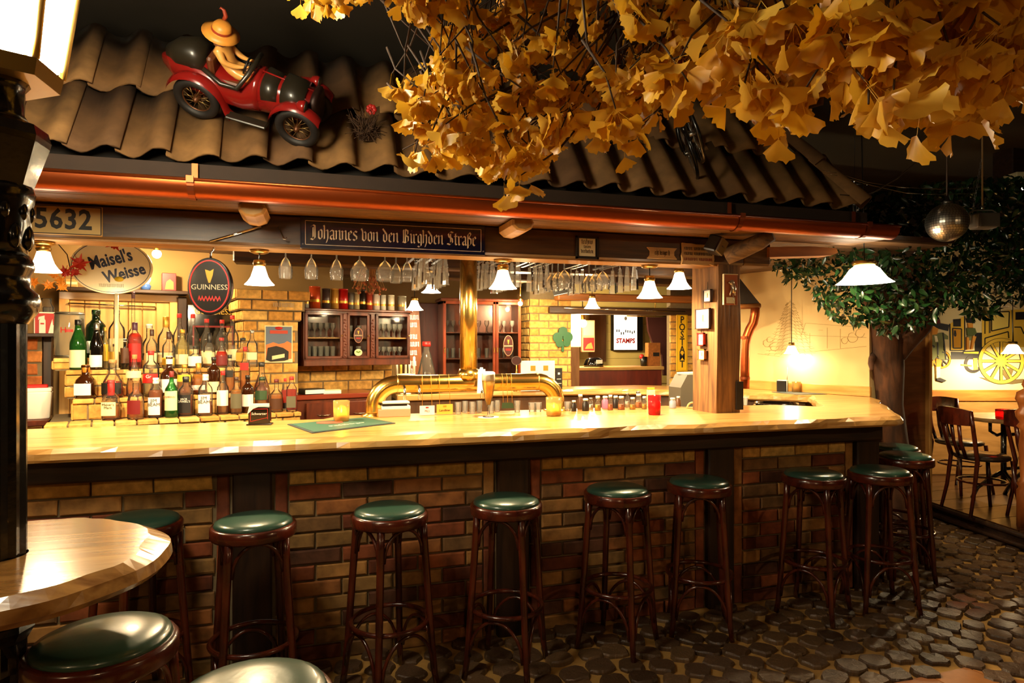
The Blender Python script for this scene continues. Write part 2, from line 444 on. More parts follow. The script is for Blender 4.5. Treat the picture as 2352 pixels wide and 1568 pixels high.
# ---- cobbles
def cobble_mesh(i):
    r = random.Random(i); n = 12; vs = []; fs = []
    rad = [(.5 * (1 / max(abs(cos(2*pi*k/n)), abs(sin(2*pi*k/n))) ** .9)) * r.uniform(.86, 1.05) for k in range(n)]
    for lv, (k, z) in enumerate(((1.0, -.02), (.97, .014), (.90, .022))):
        for a in range(n):
            g = 2*pi*a/n; vs.append((rad[a]*k*cos(g), rad[a]*k*sin(g), z + (r.uniform(-.003, .004) if lv == 2 else 0)))
    vs.append((r.uniform(-.1, .1), r.uniform(-.1, .1), .0235))
    for lv in (0, 1):
        for a in range(n):
            b = (a+1) % n; fs.append((lv*n+a, lv*n+b, (lv+1)*n+b, (lv+1)*n+a))
    for a in range(n): fs.append((2*n+a, 2*n+(a+1) % n, 3*n))
    return vs, fs
CV = [cobble_mesh(i) for i in range(8)]
CM = []
for vs, fs in CV:
    mb = MB().add(vs, fs, False); me = mb.mesh('cobble'); me.materials.append(COBBLE); CM.append(me)
def in_bar(x, y):
    if x < 3.44 and y > 3.33: return True
    return y - 3.33 > (x - 3.42) * 1.18 and y > 3.33
TILEC = [(2.96, 2.365), (1.6, 2.315), (1.6, 1.0), (3.95, 1.0)]
def in_tiles(x, y):
    return y < 2.37 and x < 2.93 + (2.365 - y) * .76 and x > 1.55
spots = []
W_ = 1.3
for k in range(-6, 48):
    for lane in range(-3, 8):
        n = 9
        for i in range(n):
            s = (i + .5) / n * 2 - 1
            x = lane * W_ + s * W_ / 2 + RND.uniform(-.012, .012)
            y = .6 + k * .138 - .34 * s * s + RND.uniform(-.012, .012) + (lane % 2) * .05
            if x < -2.4 or x > 5.36 or y < .9 or y > 6.2 or in_bar(x, y) or in_tiles(x, y): continue
            spots.append((x, y, atan2(-.68 * s, W_ / 2), RND.uniform(.84, 1.04) * .143, RND.uniform(.84, 1.04) * .130))
def area(sp):
    px, py, Z = project((sp[0], sp[1], 0))
    if Z < .5 or px < 260 or px > 2400 or py > 1600: return 0
    if px < 900 and py > 1400 and px < 700: return 1e-3
    return sp[3] * sp[4] / Z ** 3
spots.sort(key=area, reverse=True)
rest = MB()
for i, (x, y, a, sx, sy) in enumerate(spots):
    if i < 300:
        o = obj('cobble', CM[i % 8], None, floor, (x, y, RND.uniform(-.004, .003)))
        o.rotation_euler = (RND.uniform(-.05, .05), RND.uniform(-.05, .05), a + RND.choice((0, pi)) + RND.uniform(-.08, .08)); o.scale = (sx, sy, 1)
    else:
        vs, fs = CV[i % 8]; rest.add(vs, fs, False, T(x, y, 0) @ R(a) @ S(sx, sy, 1))
ro = obj('cobble_field', rest, COBBLE, floor); ro['kind'] = 'stuff'
# ---- terracotta tiles let into the cobbles
TERRA = pieces('terracotta_tile', ['8f5a30', '9a6436', '85522b'], rough=.45, lo=.85, hi=1.12, bump=.1)
def clip(poly, f):
    out = []
    for i in range(len(poly)):
        a, b = poly[i], poly[(i+1) % len(poly)]; fa, fb = f(a), f(b)
        if fa <= 0: out.append(a)
        if (fa < 0 < fb) or (fb < 0 < fa):
            t = fa / (fa - fb); out.append((a[0] + (b[0]-a[0])*t, a[1] + (b[1]-a[1])*t))
    return out
for i in range(8):
    for j in range(4):
        a = T(2.955, 2.36, 0) @ R(radians(2))
        q = [(-1.2 + i*.245 + dx*.238, -.245*(j+1) + dy*.238) for dx, dy in ((0,0),(1,0),(1,1),(0,1))]
        q = clip(q, lambda p: p[0] + p[1] * .76 - .0)
        if len(q) > 2: obj('terracotta_tile', MB().prism(q, -.02, .012, a), TERRA, floor)

# ================================================================== THE BAR
YW = 3.34
bar = thing('brick_bar', 'long brick bar front with dark timber posts under the pine counter', 'bar', (0, 0, 0))
core = MB().box((.92, 3.42, .48), (5.0, .14, .96))
obj('mortar_core', core, MORTAR, bar)
PX = [-.284, 1.01, 2.285, 3.365]
for x in PX:
    mb = MB().rbox((x, 3.36, .49), (.175, .10, .98), .008)
    obj('timber_post', mb, wood('dark_post_oak', '190d07', '37200f', (12, 12, 1.2), rough=.45), bar)
edges = [-1.58] + PX
for i in range(len(edges)):
    a = edges[i] + (.1 if i else 0); b = (edges[i+1] - .1) if i + 1 < len(edges) else None
    if b is None: break
    s0, s1 = a, b
    if i:      # upright half bricks beside the timber
        for r in range(4): obj('brick', brick_mesh(.055, .222, .03, FBRICK), None, bar, (a + .03, YW - .005, .12 + r * .235))
        s0 = a + .066
    for r in range(4): obj('brick', brick_mesh(.055, .222, .03, FBRICK), None, bar, (b - .03, YW - .005, .12 + r * .235))
    s1 = b - .066
    brickwork(bar, s0, s1, .0, .945, FBRICK, YW, top=YBRICK)  # top course takes the lighter yellow brick, light under the fascia put into colour
fas = MB().rbox((.9, 3.325, 1.0), (5.08, .11, .115), .01); obj('fascia_beam', fas, DARKWOOD, bar)
# angled end of the bar
AM = T(3.43, 3.33, 0) @ R(radians(49.8))
obj('end_core', MB().box((.62, .08, .48), (1.2, .14, .96), AM), MORTAR, bar)
brickwork(bar, .06, 1.2, 0, .945, FBRICK, 0, M=AM, rz=radians(49.8), top=YBRICK)  # same lighter top course, its lit look put into the brick colour
obj('end_fascia', MB().rbox((.6, .02, 1.0), (1.3, .11, .115), .01, AM), DARKWOOD, bar)
# inner side and shelf behind the counter
obj('inner_panel', MB().box((.9, 3.56, .5), (5.0, .03, 1.0)), DARKWOOD, bar)

# ---- counter slab with a live edge
def live_slab(outl, z0, z1, wob=.02, inset=.03, live=None, step=.06):
    pts = []
    n = len(outl)
    for i in range(n):
        a = Vector(outl[i]); b = Vector(outl[(i+1) % n]); L = (b - a).length; k = max(1, int(L / step)) if (live is None or i in live) else 1
        for j in range(k): pts.append((a.lerp(b, j / k), i, (b - a).normalized()))
    m = len(pts); vs = []; fs = []
    for lv in range(4):
        for p, i, t in pts:
            nrm = Vector((t.y, -t.x)); q = p.copy()
            if live is None or i in live:
                w1 = noise.noise((p.x * 3.1, p.y * 3.1, 1.7)) * wob + noise.noise((p.x * 9, p.y * 9, 4)) * wob * .5
                w2 = noise.noise((p.x * 4.7, p.y * 4.7, 9.3)) * wob * 1.2
                if lv == 0: q += nrm * (-.012 + w1 * .6)
                if lv == 1: q += nrm * (w1)
                if lv == 2: q += nrm * (w1 * .7 - inset * .25 + w2 * .3)
                if lv == 3: q += nrm * (-inset + w2)
            vs.append((q.x, q.y, (z0, z0 + .012, z1 - .018, z1)[lv]))
    for lv in range(3):
        for k in range(m):
            k2 = (k+1) % m; fs.append((lv*m+k, lv*m+k2, (lv+1)*m+k2, (lv+1)*m+k))
    fs.append(tuple(range(m-1, -1, -1))); fs.append(tuple(3*m + k for k in range(m)))
    return MB().add(vs, fs)
CT = 1.11
top_poly = [(-2.2, 3.15), (3.36, 3.10), (3.46, 3.14), (4.24, 4.06), (4.42, 4.34), (4.06, 4.66), (3.40, 3.78), (3.2, 3.98), (2.5, 4.02), (2.4, 4.15), (.15, 4.15), (.05, 3.99), (-2.2, 3.95)]
tag(obj('counter_top', live_slab(top_poly, 1.055, CT, wob=.042, inset=.045, live=(0, 1, 2, 5)), PINE), 'long pine counter slab with live edge running around the bar', 'counter')
# back counter along the rear of the bar
bc = [(1.55, 6.02), (2.9, 5.86), (3.42, 5.45), (3.72, 4.98), (4.06, 4.66), (4.42, 4.34), (4.27, 5.0), (4.09, 5.62), (3.7, 6.1), (3.3, 6.36), (1.55, 6.36)]
bo = thing('back_counter', 'narrow pine ledge along the rear of the bar below the brick pier', 'counter')
obj('slab', live_slab(bc, 1.05, CT - .002, live=(0, 1, 2, 3)), PINE, bo)
obj('front_panel', MB().prism([(1.55, 6.09), (2.93, 5.93), (3.47, 5.50), (3.77, 5.03), (4.10, 4.72), (4.16, 4.80), (3.83, 5.10), (3.53, 5.56), (2.96, 6.0), (1.55, 6.15)], 0, 1.05), wood('ledge_panel', '4c2f17', '6b4726', (6, 6, 1)), bo)

# ---- timber frame: post, head beam
post = thing('timber_post', 'thick weathered oak post standing on the counter, hung with small framed pictures', 'post', (2.53, 3.72, CT))
mb = MB()
vs = []; fs = []
prf = [(-.10, -.10), (-.085, -.13), (.085, -.13), (.105, -.105), (.105, .12), (-.105, .12)]
for k in range(13):
    z = .946 * k / 12
    for (x, y) in prf: vs.append((x + noise.noise((x*5, y*5, z*2.5)) * .012, y + noise.noise((x*5+9, y*5, z*2.5)) * .012, z))
for k in range(12):
    for i in range(6):
        j = (i+1) % 6; fs.append((k*6+i, k*6+j, k*6+6+j, k*6+6+i))
fs.append(tuple(range(5, -1, -1))); fs.append(tuple(72+i for i in range(6)))
obj('shaft', mb.add(vs, fs), OLDWOOD, post)
obj('iron_plate', MB().box((.075, -.135, .11), (.05, .012, .18)), mat('dark_iron', '17100b', .6), post)
beam = thing('head_beam', 'dark oak beam over the counter carrying signs and lamps', 'beam', (0, 3.58, 2.056))
obj('beam', MB().rbox((.28, .10, .083), (4.72, .20, .166), .012), BEAMWOOD, beam)
obj('beam_end', MB().rbox((2.74, .10, .079), (.22, .19, .158), .015), OLDBEAM, beam)
obj('beam_soffit_board', MB().box((.28, .10, -.004), (4.7, .17, .012)), PLANK, beam)
# ---- bar ceiling of planks
cp = struct('ceiling_bar', MB().box((1.2, 4.95, 2.29), (6.4, 2.75, .03)), DARKWOOD, label='plank ceiling inside the bar')
for i in range(18): obj('plank', MB().rbox((1.2, 3.65 + i * .152, 2.265), (6.3, .146, .02), .003), wood('bar_ceiling_plank', '3a2511', '5e3f1e', (1, 12, 12), rough=.6, rnd=.2), cp)
for yb, xa, xb in ((5.02, -.55, 3.6), (5.75, 0.2, 4.0)):
    b = MB().rbox(((xa + xb) / 2, yb, 2.2), (xb - xa, .16, .15), .01)
    tag(obj('cross_beam', b, BEAMWOOD), 'dark ceiling beam over the bottle shelf' if yb < 5.5 else 'dark ceiling beam over the mahogany cabinets', 'beam')
# eave soffit
sf = struct('trim_1', MB().box((.7, 3.40, 2.245), (5.6, .36, .02)), DARKWOOD, label='boarded soffit under the eaves')
for i in range(3): obj('plank', MB().rbox((.7, 3.30 + i * .118, 2.228), (5.6, .112, .016), .003), wood('soffit_plank', '4a3016', '7a5428', (1, 12, 12), rough=.5, rnd=.12), sf)
for x, lab in ((-.284, 'lit rafter end under the gutter beside the round hanging sign'), (1.06, 'rough log end under the gutter beside the long street name sign')):
    mb = MB(); 
    mb.lathe([(.045, 0), (.056, .012), (.058, .26)], 9, T(x, 3.30, 2.195) @ R(radians(-90), 'X') @ S(1.15, .8, 1), smooth=False)
    tag(obj('rafter', mb, wood('rafter_log', '8a6434', 'c79a58', (3, 3, 3), rough=.6)), lab, 'rafter')

# ---- tiled roof
PHI = radians(57); CP_, SP_ = cos(PHI), sin(PHI)
E0 = Vector((0, 3.30, 2.385)); XH = 3.26; LEN = .89
def roof_pt(x, s, n): return Vector((x, E0.y + CP_ * s - SP_ * n, E0.z + SP_ * s + CP_ * n))
tp = [roof_pt(-2.3, -.06, -.05), roof_pt(XH, -.06, -.05), roof_pt(XH - LEN * CP_, LEN, -.05), roof_pt(-2.3, LEN, -.05)]
tp2 = [Vector((-2.3, 6.4, tp[2].z)), Vector((XH - LEN * CP_, 6.4, tp[2].z)), Vector((XH, 6.4, tp[0].z))]
rf = struct('roof', MB().add(tp + tp2, [(0, 1, 2, 3), (3, 2, 5, 4), (1, 6, 5, 2)]), mat('roof_felt', '1a130c', .95), label='tiled pent roof over the bar with a hip at its end')
def tile_mesh(seed):
    r = random.Random(seed); nu = 11; L = .47; wd = .222; vs = []; fs = []; th = .013
    amp = r.uniform(.026, .032)
    def hgt(u): return amp * cos(2 * pi * (u - .80)) + (.006 * u)
    for side in (0, 1):
        for si, s in enumerate((0, .25, 1)):
            for k in range(nu):
                u = k / (nu - 1)
                e = r.uniform(-.004, .004) if s == 0 else 0
                vs.append(((u - .5) * wd, s * L + e, hgt(u) + .030 * (1 - s) - side * th))
    for si in range(2):
        for k in range(nu - 1):
            a = si*nu+k; fs.append((a, a+1, a+nu+1, a+nu)); b = a + 3*nu; fs.append((b, b+nu, b+nu+1, b+1))
    for k in range(nu - 1):
        fs.append((k, k+3*nu, k+1+3*nu, k+1)); a = 2*nu+k; fs.append((a, a+1, a+1+3*nu, a+3*nu))
    for si in range(2):
        a = si*nu; fs.append((a, a+nu, a+4*nu, a+3*nu)); a = si*nu+nu-1; fs.append((a, a+3*nu, a+4*nu, a+nu))
    me = MB().add(vs, fs, True).mesh('roof_tile'); me.materials.append(TILE)
    for p in me.polygons: p.use_smooth = True
    return me
TM = [tile_mesh(i) for i in range(5)]
for c in range(2):
    x = -1.95 + c * .03
    while x < XH - (c * .42 + .12) * CP_ - .02:
        o = obj('roof_tile', TM[RND.randrange(5)], None, rf)
        o.matrix_local = Matrix.Translation(roof_pt(x, c * .42 + RND.uniform(-.012, .012), .012 + RND.uniform(0, .008))) @ R(PHI, 'X') @ R(RND.uniform(-.03, .03)) @ R(RND.uniform(-.04, .04), 'Y')
        x += .203
for i in range(3):       # hip caps
    s = i * .33
    a = roof_pt(XH - s * CP_, s, .035); b = roof_pt(XH - (s + .38) * CP_, s + .38, .03)
    d = (b - a).normalized(); q = d.to_track_quat('Z', 'Y').to_matrix().to_4x4()
    mb = MB(); vs = []; fs = []
    for zz, rr in ((0, .085), ((b - a).length, .07)):
        for k in range(9): g = pi * k / 8; vs.append((rr * cos(g), rr * sin(g), zz))
    for k in range(8): fs.append((k, k+1, k+10, k+9))
    vs2 = [(p[0] * .86, p[1] * .86, p[2]) for p in vs]
    mb.add(vs, fs, True); mb.add(vs2, [f[::-1] for f in fs], True); mb.add(vs + vs2, [(k, 18+k, 19+k, k+1) for k in range(8)])
    o = obj('hip_tile', mb, TILE, rf); 
    up = Vector((.45, -.45, .77)); zax = d; xax = up.cross(zax).normalized(); yax = zax.cross(xax)
    o.matrix_local = Matrix.Translation(a) @ Matrix((xax, yax, zax)).transposed().to_4x4()
struct('trim_2', MB().box((.5, 3.275, 2.315), (5.6, .025, .11)), mat('eave_board', '2f1d0d', .8, var=.3, scale=14), label='dark eave board behind the gutter')

# ---- copper gutter
gut = thing('gutter', 'half round copper gutter along the eaves', 'gutter', (0, 3.195, 2.262))
vs = []; fs = []
prof = [(-.066, .0), (-.058, .004)]
ng = 13
pr = [(.066 * cos(pi + pi*k/(ng-1)), .066 * sin(pi + pi*k/(ng-1))) for k in range(ng)]
pr = [(-.072, .0), (-.073, .010), (-.066, .012)] + pr + [(.066, .02)]
X0, X1 = -2.3, 3.42
for x in (X0, X1): vs += [(x, p[0], p[1]) for p in pr]
n = len(pr)
fs = [(k, k+n, k+1+n, k+1) for k in range(n-1)]
vs += [(p[0], p[1] * .955, p[2] * .95 + .001) for p in vs]
fs += [(k+2*n+1, k+3*n+1, k+3*n, k+2*n) for k in range(n-1)]
obj('trough', MB().add(vs, fs, True), COPPER, gut)
obj('rolled_bead', MB().tube([(X0, -.070, .006), (X1, -.070, .006)], .007, 8), COPPER, gut)
for x in (-.52, 2.29, 3.18):
    mb = MB(); pts = [(x, .069 * cos(g), .069 * sin(g)) for g in [pi + pi*k/10 for k in range(11)]]
    for a, b in zip(pts, pts[1:]): mb.add([(a[0]-.014, a[1]*1.02, a[2]*1.02), (a[0]+.014, a[1]*1.02, a[2]*1.02), (b[0]+.014, b[1]*1.02, b[2]*1.02), (b[0]-.014, b[1]*1.02, b[2]*1.02)], [(0, 1, 2, 3)], True)
    mb.box((x, .05, .055), (.026, .004, .10)); mb.box((x, -.074, .005), (.03, .012, .03))
    obj('bracket', mb, mat('dark_copper', '8a4526', .45, .9), gut)
def plane(loc, rz, off=0.0):
    """pixel -> (local x, local z) on the upright plane local y = off of a frame at loc turned by rz"""
    e1 = Vector((cos(rz), sin(rz), 0)); e2 = Vector((-sin(rz), cos(rz), 0)); L0 = Vector(loc)
    def f(px, py, o=None):
        d = ray(px, py); q = off if o is None else o
        k = Vector((L0.x, L0.y, 0)).dot(e2) + q
        t = k / d.dot(e2); p = d * t
        return ((p - Vector((L0.x, L0.y, 0))).dot(e1), EYE + p.z - L0.z)
    return f
# ================================================================== LANTERN POST AND TABLE
PC = cw(-1.27, 1.606)
lp = thing('lantern_post', 'black cast iron street lantern post standing through the round table', 'street lamp', PC)
mb = MB()
mb.lathe([(0.1245, 0), (0.1245, .06), (0.0913, .12), (0.0830, .2), (0.0515, .26), (0.0481, .72), (0.0548, .76), (0.0664, .82), (0.0830, .85), (0.0830, .865), (0.0681, .88), (0.0647, .90)], 10, smooth=False)
obj('base', mb, IRON, lp)
mb = MB(); fl = []
seg = 24
for z in (0.7470, 1.62):
    for k in range(seg): r = .064 if k % 2 == 0 else .058; fl.append((r * cos(2*pi*k/seg), r * sin(2*pi*k/seg), z))
mb.add(fl, [(k, (k+1) % seg, seg + (k+1) % seg, seg + k) for k in range(seg)])
obj('fluted_shaft', mb, IRON, lp)
obj('collar', MB().lathe([(0.0664, 1.60), (0.0871, 1.63), (0.0930, 1.655), (0.0871, 1.675), (0.0706, 1.69), (0.0706, 1.72), (0.0789, 1.735), (0.0789, 1.75), (0.0689, 1.77)], 20), IRON, lp)
mb = MB().lathe([(0.0664, 1.77), (0.0647, 1.80), (0.0730, 1.84), (0.0714, 1.88), (0.0789, 1.905), (0.0813, 1.925), (0.0764, 1.94)], 14)
for k in range(10):      # cast acanthus leaves round the stem
    a = 2*pi*k/10; mb.sphere((.066*cos(a), .066*sin(a), 1.815), .019, 8, 6, None, (.8, .8, 1.7)); mb.sphere((.068*cos(a+.3), .068*sin(a+.3), 1.875), .016, 8, 6, None, (.8, .8, 1.4))
obj('acanthus_ornament', mb, IRON, lp)
obj('shoulder', MB().lathe([(0.0764, 1.94), (0.1096, 2.045), (0.1129, 2.06), (0.1062, 2.085), (0.0706, 2.10)], 8, smooth=False, rot=.35), IRON, lp)
obj('neck', MB().lathe([(0.0706, 2.10), (0.0581, 2.12), (0.0598, 2.18), (0.0747, 2.2)], 14), IRON, lp)
BRF = mat('aged_brass', 'a98a4a', .35, .8)
rot0 = radians(90) - YAW - radians(180) + radians(12)
hexv = lambda r, z: [(r * cos(rot0 + pi/3*k), r * sin(rot0 + pi/3*k), z) for k in range(6)]
mb = MB(); a, b = hexv(.132, 2.195), hexv(.140, 2.235)
mb.add(a + b, [(k, (k+1) % 6, 6 + (k+1) % 6, 6+k) for k in range(6)] + [tuple(range(5, -1, -1)), tuple(range(6, 12))])
obj('lantern_floor', mb, BRF, lp)
LPANE = mat('lit_lantern_pane', (1.0, .86, .6), .5, emit=85.0)
b0, b1 = hexv(.136, 2.235), hexv(.208, 2.74)
for k in range(6):
    j = (k + 1) % 6; q = [Vector(b0[k]), Vector(b0[j]), Vector(b1[j]), Vector(b1[k])]
    c = sum(q, Vector()) / 4; q = [c + (p - c) * .93 for p in q]; n = (q[1]-q[0]).cross(q[3]-q[0]).normalized() * .004
    obj('pane', MB().add([tuple(p) for p in q] + [tuple(p - n) for p in q], [(0,1,2,3), (7,6,5,4), (0,4,5,1), (1,5,6,2), (2,6,7,3), (3,7,4,0)]), LPANE, lp)
    obj('glazing_bar', MB().tube([b0[k], b1[k]], .009, 6), BRF, lp)
mb = MB(); a, b, c = hexv(.218, 2.74), hexv(.218, 2.77), hexv(.09, 2.95)
mb.add(a + b + c, [(k, (k+1) % 6, 6+(k+1) % 6, 6+k) for k in range(6)] + [(6+k, 6+(k+1) % 6, 12+(k+1) % 6, 12+k) for k in range(6)] + [tuple(range(5, -1, -1)), tuple(range(12, 18))])
mb.lathe([(.1, 2.95), (.1, 3.02), (.12, 3.03), (.03, 3.1), (.02, 3.16)], 12)
obj('lantern_roof', mb, IRON, lp)

# round bar table around the post
tb = thing('bar_table', 'round ash bar table with chipped live edge built around the lantern post', 'table', PC)
vs = []; fs = []; n = 72
rings = [(.970, .372), (.985, .385), (1.012, .378), (1.03, .345)]
for li, (z, r) in enumerate(rings):
    for k in range(n):
        g = 2*pi*k/n; d = noise.noise((cos(g)*2.2, sin(g)*2.2, 3.1)) * .016; e = noise.noise((cos(g)*6, sin(g)*6, 7.7)) * .012
        rr = r + d * (.5 if li < 2 else 1) + (e if li == 3 else 0)
        if li == 3: rr -= .03 * max(0, 1 - abs(((g - radians(8)) + pi) % (2*pi) - pi) / .45)   # chipped patch of the edge
        vs.append((rr * cos(g), rr * sin(g), z))
hole = .066
for z in (1.03, .97):
    for k in range(n): g = 2*pi*k/n; vs.append((hole * cos(g), hole * sin(g), z))
for li in range(3):
    for k in range(n): j = (k+1) % n; fs.append((li*n+k, li*n+j, (li+1)*n+j, (li+1)*n+k))
for k in range(n):
    j = (k+1) % n; fs += [(3*n+k, 3*n+j, 4*n+j, 4*n+k), (5*n+k, 5*n+j, j, k), (4*n+k, 4*n+j, 5*n+j, 5*n+k)]
obj('table_top', MB().add(vs, fs), TABLEW, tb)
obj('bracket_ring', MB().lathe([(.068, .935), (.12, .945), (.12, .969), (.068, .969)], 20, cap0=False, cap1=False), IRON, tb)

# ================================================================== BAR STOOLS
def make_stool():
    t = thing('bar_stool', '', 'bar stool')
    R0 = .172
    obj('seat_ring', MB().lathe([(R0-.03, .735), (R0-.004, .735), (R0, .742), (R0, .776), (R0-.006, .784), (R0-.022, .786)], 32), MAHOG, t)
    obj('cushion', MB().lathe([(R0-.02, .776), (R0-.014, .786), (R0-.02, .799), (R0-.04, .808), (R0-.09, .813), (.0001, .815)], 32, cap0=True, cap1=False), GREENL, t)
    for k in range(4):
        a = pi/4 + k*pi/2; c, s = cos(a), sin(a)
        pts = [(r*c, r*s, z) for r, z in ((.150, .775), (.157, .66), (.169, .5), (.181, .34), (.193, .18), (.204, .07), (.217, .0))]
        obj('leg', MB().tube(pts, [.017, .017, .0165, .016, .0155, .0145, .0135], 10), MAHOG, t)
    obj('foot_ring', MB().tube([(.170*cos(2*pi*k/36), .170*sin(2*pi*k/36), .30) for k in range(36)], .0115, 8, closed=True), MAHOG, t)
    for k in range(4):       # bentwood braces, one under the seat and one under the foot ring on each side
        a0 = pi/4 + k*pi/2
        for nm, zt, zb, r0, r1 in (('seat_brace', .728, .60, .128, .150), ('foot_brace', .275, .10, .158, .196)):
            P = []
            for i in range(17):
                u = i / 16; a = a0 + .10 + u * (pi/2 - .20)
                h = 1 - abs(2*u - 1) ** 2.6
                r = r1 + (r0 - r1) * h
                A = Vector((r1*cos(a0+.08), r1*sin(a0+.08))); B = Vector((r1*cos(a0+pi/2-.08), r1*sin(a0+pi/2-.08)))
                chord = A.lerp(B, .5 - .5*cos(u*pi)); bow = Vector((r*cos(a), r*sin(a)))
                q = chord.lerp(bow, h * .85 + .05); P.append((q.x, q.y, zb + (zt - zb) * h ** .8))
            obj(nm, MB().tube(P, .008, 7), MAHOG, t)
    return t
ST = [ # X,Z in camera-aligned metres come from the seat's pixel, seat height 0.8 m
 (320, 1192, 40, 'bar stool at the brick front, mostly hidden behind the round table'),
 (583, 1196, 12, 'bar stool in front of the brick bar, next to the round lantern table'),
 (895, 1170, 25, 'bar stool in front of the brick bar, second from the round lantern table'),
 (1163, 1149, 55, 'bar stool in front of the brick bar, third from the round lantern table'),
 (1418, 1123, 40, 'bar stool in front of the brick bar, fourth from the round lantern table'),
 (1602, 1103, 62, 'bar stool in front of the dark timber below the weathered oak post'),
 (1868, 1087, 30, 'bar stool in front of the last brick panel of the bar'),
 (2020, 1080, 70, 'bar stool in front of the corner timber of the bar'),
 (2078, 1046, 50, 'bar stool at the angled end of the bar, the one nearer the corner timber'),
 (2052, 1026, 50, 'bar stool at the angled end of the bar, tucked in by the tree trunk'),
]
proto = make_stool(); used = False
for px, py, a, lab in ST:
    p = at(px, py, z=.806); p.z = .012
    if p.x < 3.4: p.y = min(p.y, 3.105)
    o = proto if not used else copy_tree(proto); used = True
    o.location = p; o.rotation_euler = (0, 0, radians(a)); o['label'] = 'mahogany ' + lab; o['group'] = 'bentwood bar stools'
for (X, Z, a, lab) in ((-1.035, 1.655, 65, 'mahogany bar stool tucked under the round lantern table beside its iron base'), (-.555, 1.39, 50, 'mahogany bar stool with glossy green seat standing clear of the round table')):
    o = copy_tree(proto); o.location = cw(X, Z, .012); o.rotation_euler = (0, 0, radians(a)); o['label'] = lab; o['group'] = 'bentwood bar stools'

# ================================================================== GINKGO CANOPY
GINK = leafmat('ginkgo_leaf', ['d9a020', 'e6b236', 'ecc050', 'c98c14', 'e0a82a'], .36, .35)
TWIG = mat('twig_bark', '3a2412', .8, var=.3, scale=30)
def gleaf(seed):
    r = random.Random(seed); vs = [(0, 0, 0)]; fs = []; n = 12; h = radians(r.uniform(46, 62)); cup = r.uniform(.1, .55)
    for ring, rad in ((0, .35), (1, .72), (2, 1.0)):
        for k in range(n + 1):
            u = 2*k/n - 1; a = h * u
            rr = rad * (1 + (.06 * sin(k * 2.4 + seed) if ring == 2 else 0)) * (1 - (.16 * max(0, 1 - abs(u) * 5) if ring == 2 else 0)) * (1 - .08 * u * u)
            vs.append((rr * sin(a), rr * cos(a), cup * u * u * rad * rad * .5 + .035 * rad * (1 if k % 2 else -1) + .12 * rad * rad * sin(u * 3 + seed)))
    for k in range(n): fs.append((0, 1+k+1, 1+k)); 
    for ring in (0, 1):
        b = 1 + ring*(n+1)
        for k in range(n): fs.append((b+k, b+k+1, b+n+2+k, b+n+1+k))
    st = len(vs); vs += [(-.012, 0, 0), (.012, 0, 0), (.008, -.8, .05), (-.008, -.8, .05)]; fs.append((st, st+1, st+2, st+3))
    return vs, fs
GV = [gleaf(i) for i in range(7)]
GMS = []
for vs, fs in GV:
    me = MB().add(vs, fs, True).mesh('leaf'); me.materials.append(GINK); GMS.append(me)
SIL = [(680,-60),(690,5),(740,40),(800,15),(900,8),(935,55),(975,50),(1015,100),(1000,150),(905,175),(885,222),(900,262),(940,300),(915,355),(935,388),(1000,405),(1080,395),(1140,415),(1150,470),(1180,470),(1215,400),(1260,375),(1300,310),(1345,310),(1390,365),(1440,385),(1480,330),(1550,235),(1630,190),(1700,250),(1760,245),(1760,325),(1790,320),(1840,270),(1880,195),(1950,215),(1990,300),(2030,290),(2060,240),(2090,295),(2140,260),(2180,290),(2260,290),(2352,190),(2440,170),(2440,-60)]
def inside(x, y, P):
    c = False; n = len(P)
    for i in range(n):
        (x1, y1), (x2, y2) = P[i], P[i-1]
        if (y1 > y) != (y2 > y) and x < (x2-x1)*(y-y1)/(y2-y1) + x1: c = not c
    return c
gk = thing('ginkgo_tree', 'canopy of golden yellow ginkgo leaves on thin branches below the ceiling', 'tree', cw(1.0, 1.5, 3.42))
GI = gk.matrix_world.inverted(); GI = Matrix.Translation(-Vector(gk.location))
rl = random.Random(11)
def gZ(px): return 1.72 - .55 * min(1, max(0, (px - 1150) / 900))
leaves = []; tw = MB()
spurs = []
while len(spurs) < 560:
    px, py = rl.uniform(640, 2440), rl.uniform(-60, 500)
    if inside(px, py - 0, SIL):
        spurs.append((px, py, gZ(px) + rl.uniform(-.24, .26)))
for px, py, Z in spurs:
    sp = at(px, py - 26, Z=Z)
    d = Vector((rl.uniform(-.5, 1), rl.uniform(-.4, .6), rl.uniform(.4, 1.1))).normalized() * rl.uniform(.12, .3)
    mid = sp + d * .5 + Vector((rl.uniform(-.02, .02), rl.uniform(-.02, .02), 0))
    tw.tube([sp, mid, sp + d], [.0016, .0024, .0034], 5)
    for k in range(rl.randrange(5, 8)):
        a = rl.uniform(0, 2*pi); tilt = rl.uniform(.15, 1.1)
        dirv = Vector((cos(a) * sin(tilt), sin(a) * sin(tilt), -cos(tilt)))
        sz = rl.uniform(.031, .043) * (1.25 if px > 1500 else 1)
        base = sp + dirv * sz * rl.uniform(.7, 1.0)
        q = project(base + dirv * sz * .6)
        if not inside(q[0], q[1], SIL) and rl.random() < .8 and q[1] > 0: continue
        roll = rl.uniform(0, 2*pi)
        y = dirv; xa = y.orthogonal().normalized(); xa = Matrix.Rotation(roll, 3, y) @ xa; za = xa.cross(y)
        M = Matrix.Translation(base) @ Matrix((xa, y, za)).transposed().to_4x4() @ S(sz, sz, sz)
        leaves.append((q, Z, M, rl.randrange(7)))
leaves.sort(key=lambda L: (L[0][1] < -20 or L[0][0] > 2380, L[0][2]))
stuff = MB()
for i, (q, Z, M, v) in enumerate(leaves):
    if i < 300:
        o = obj('leaf', GMS[v], None, gk); o.matrix_local = GI @ M
    else: stuff.add(GV[v][0], GV[v][1], True, GI @ M)
so = obj('leaf_mass', stuff, GINK, gk); so['kind'] = 'stuff'
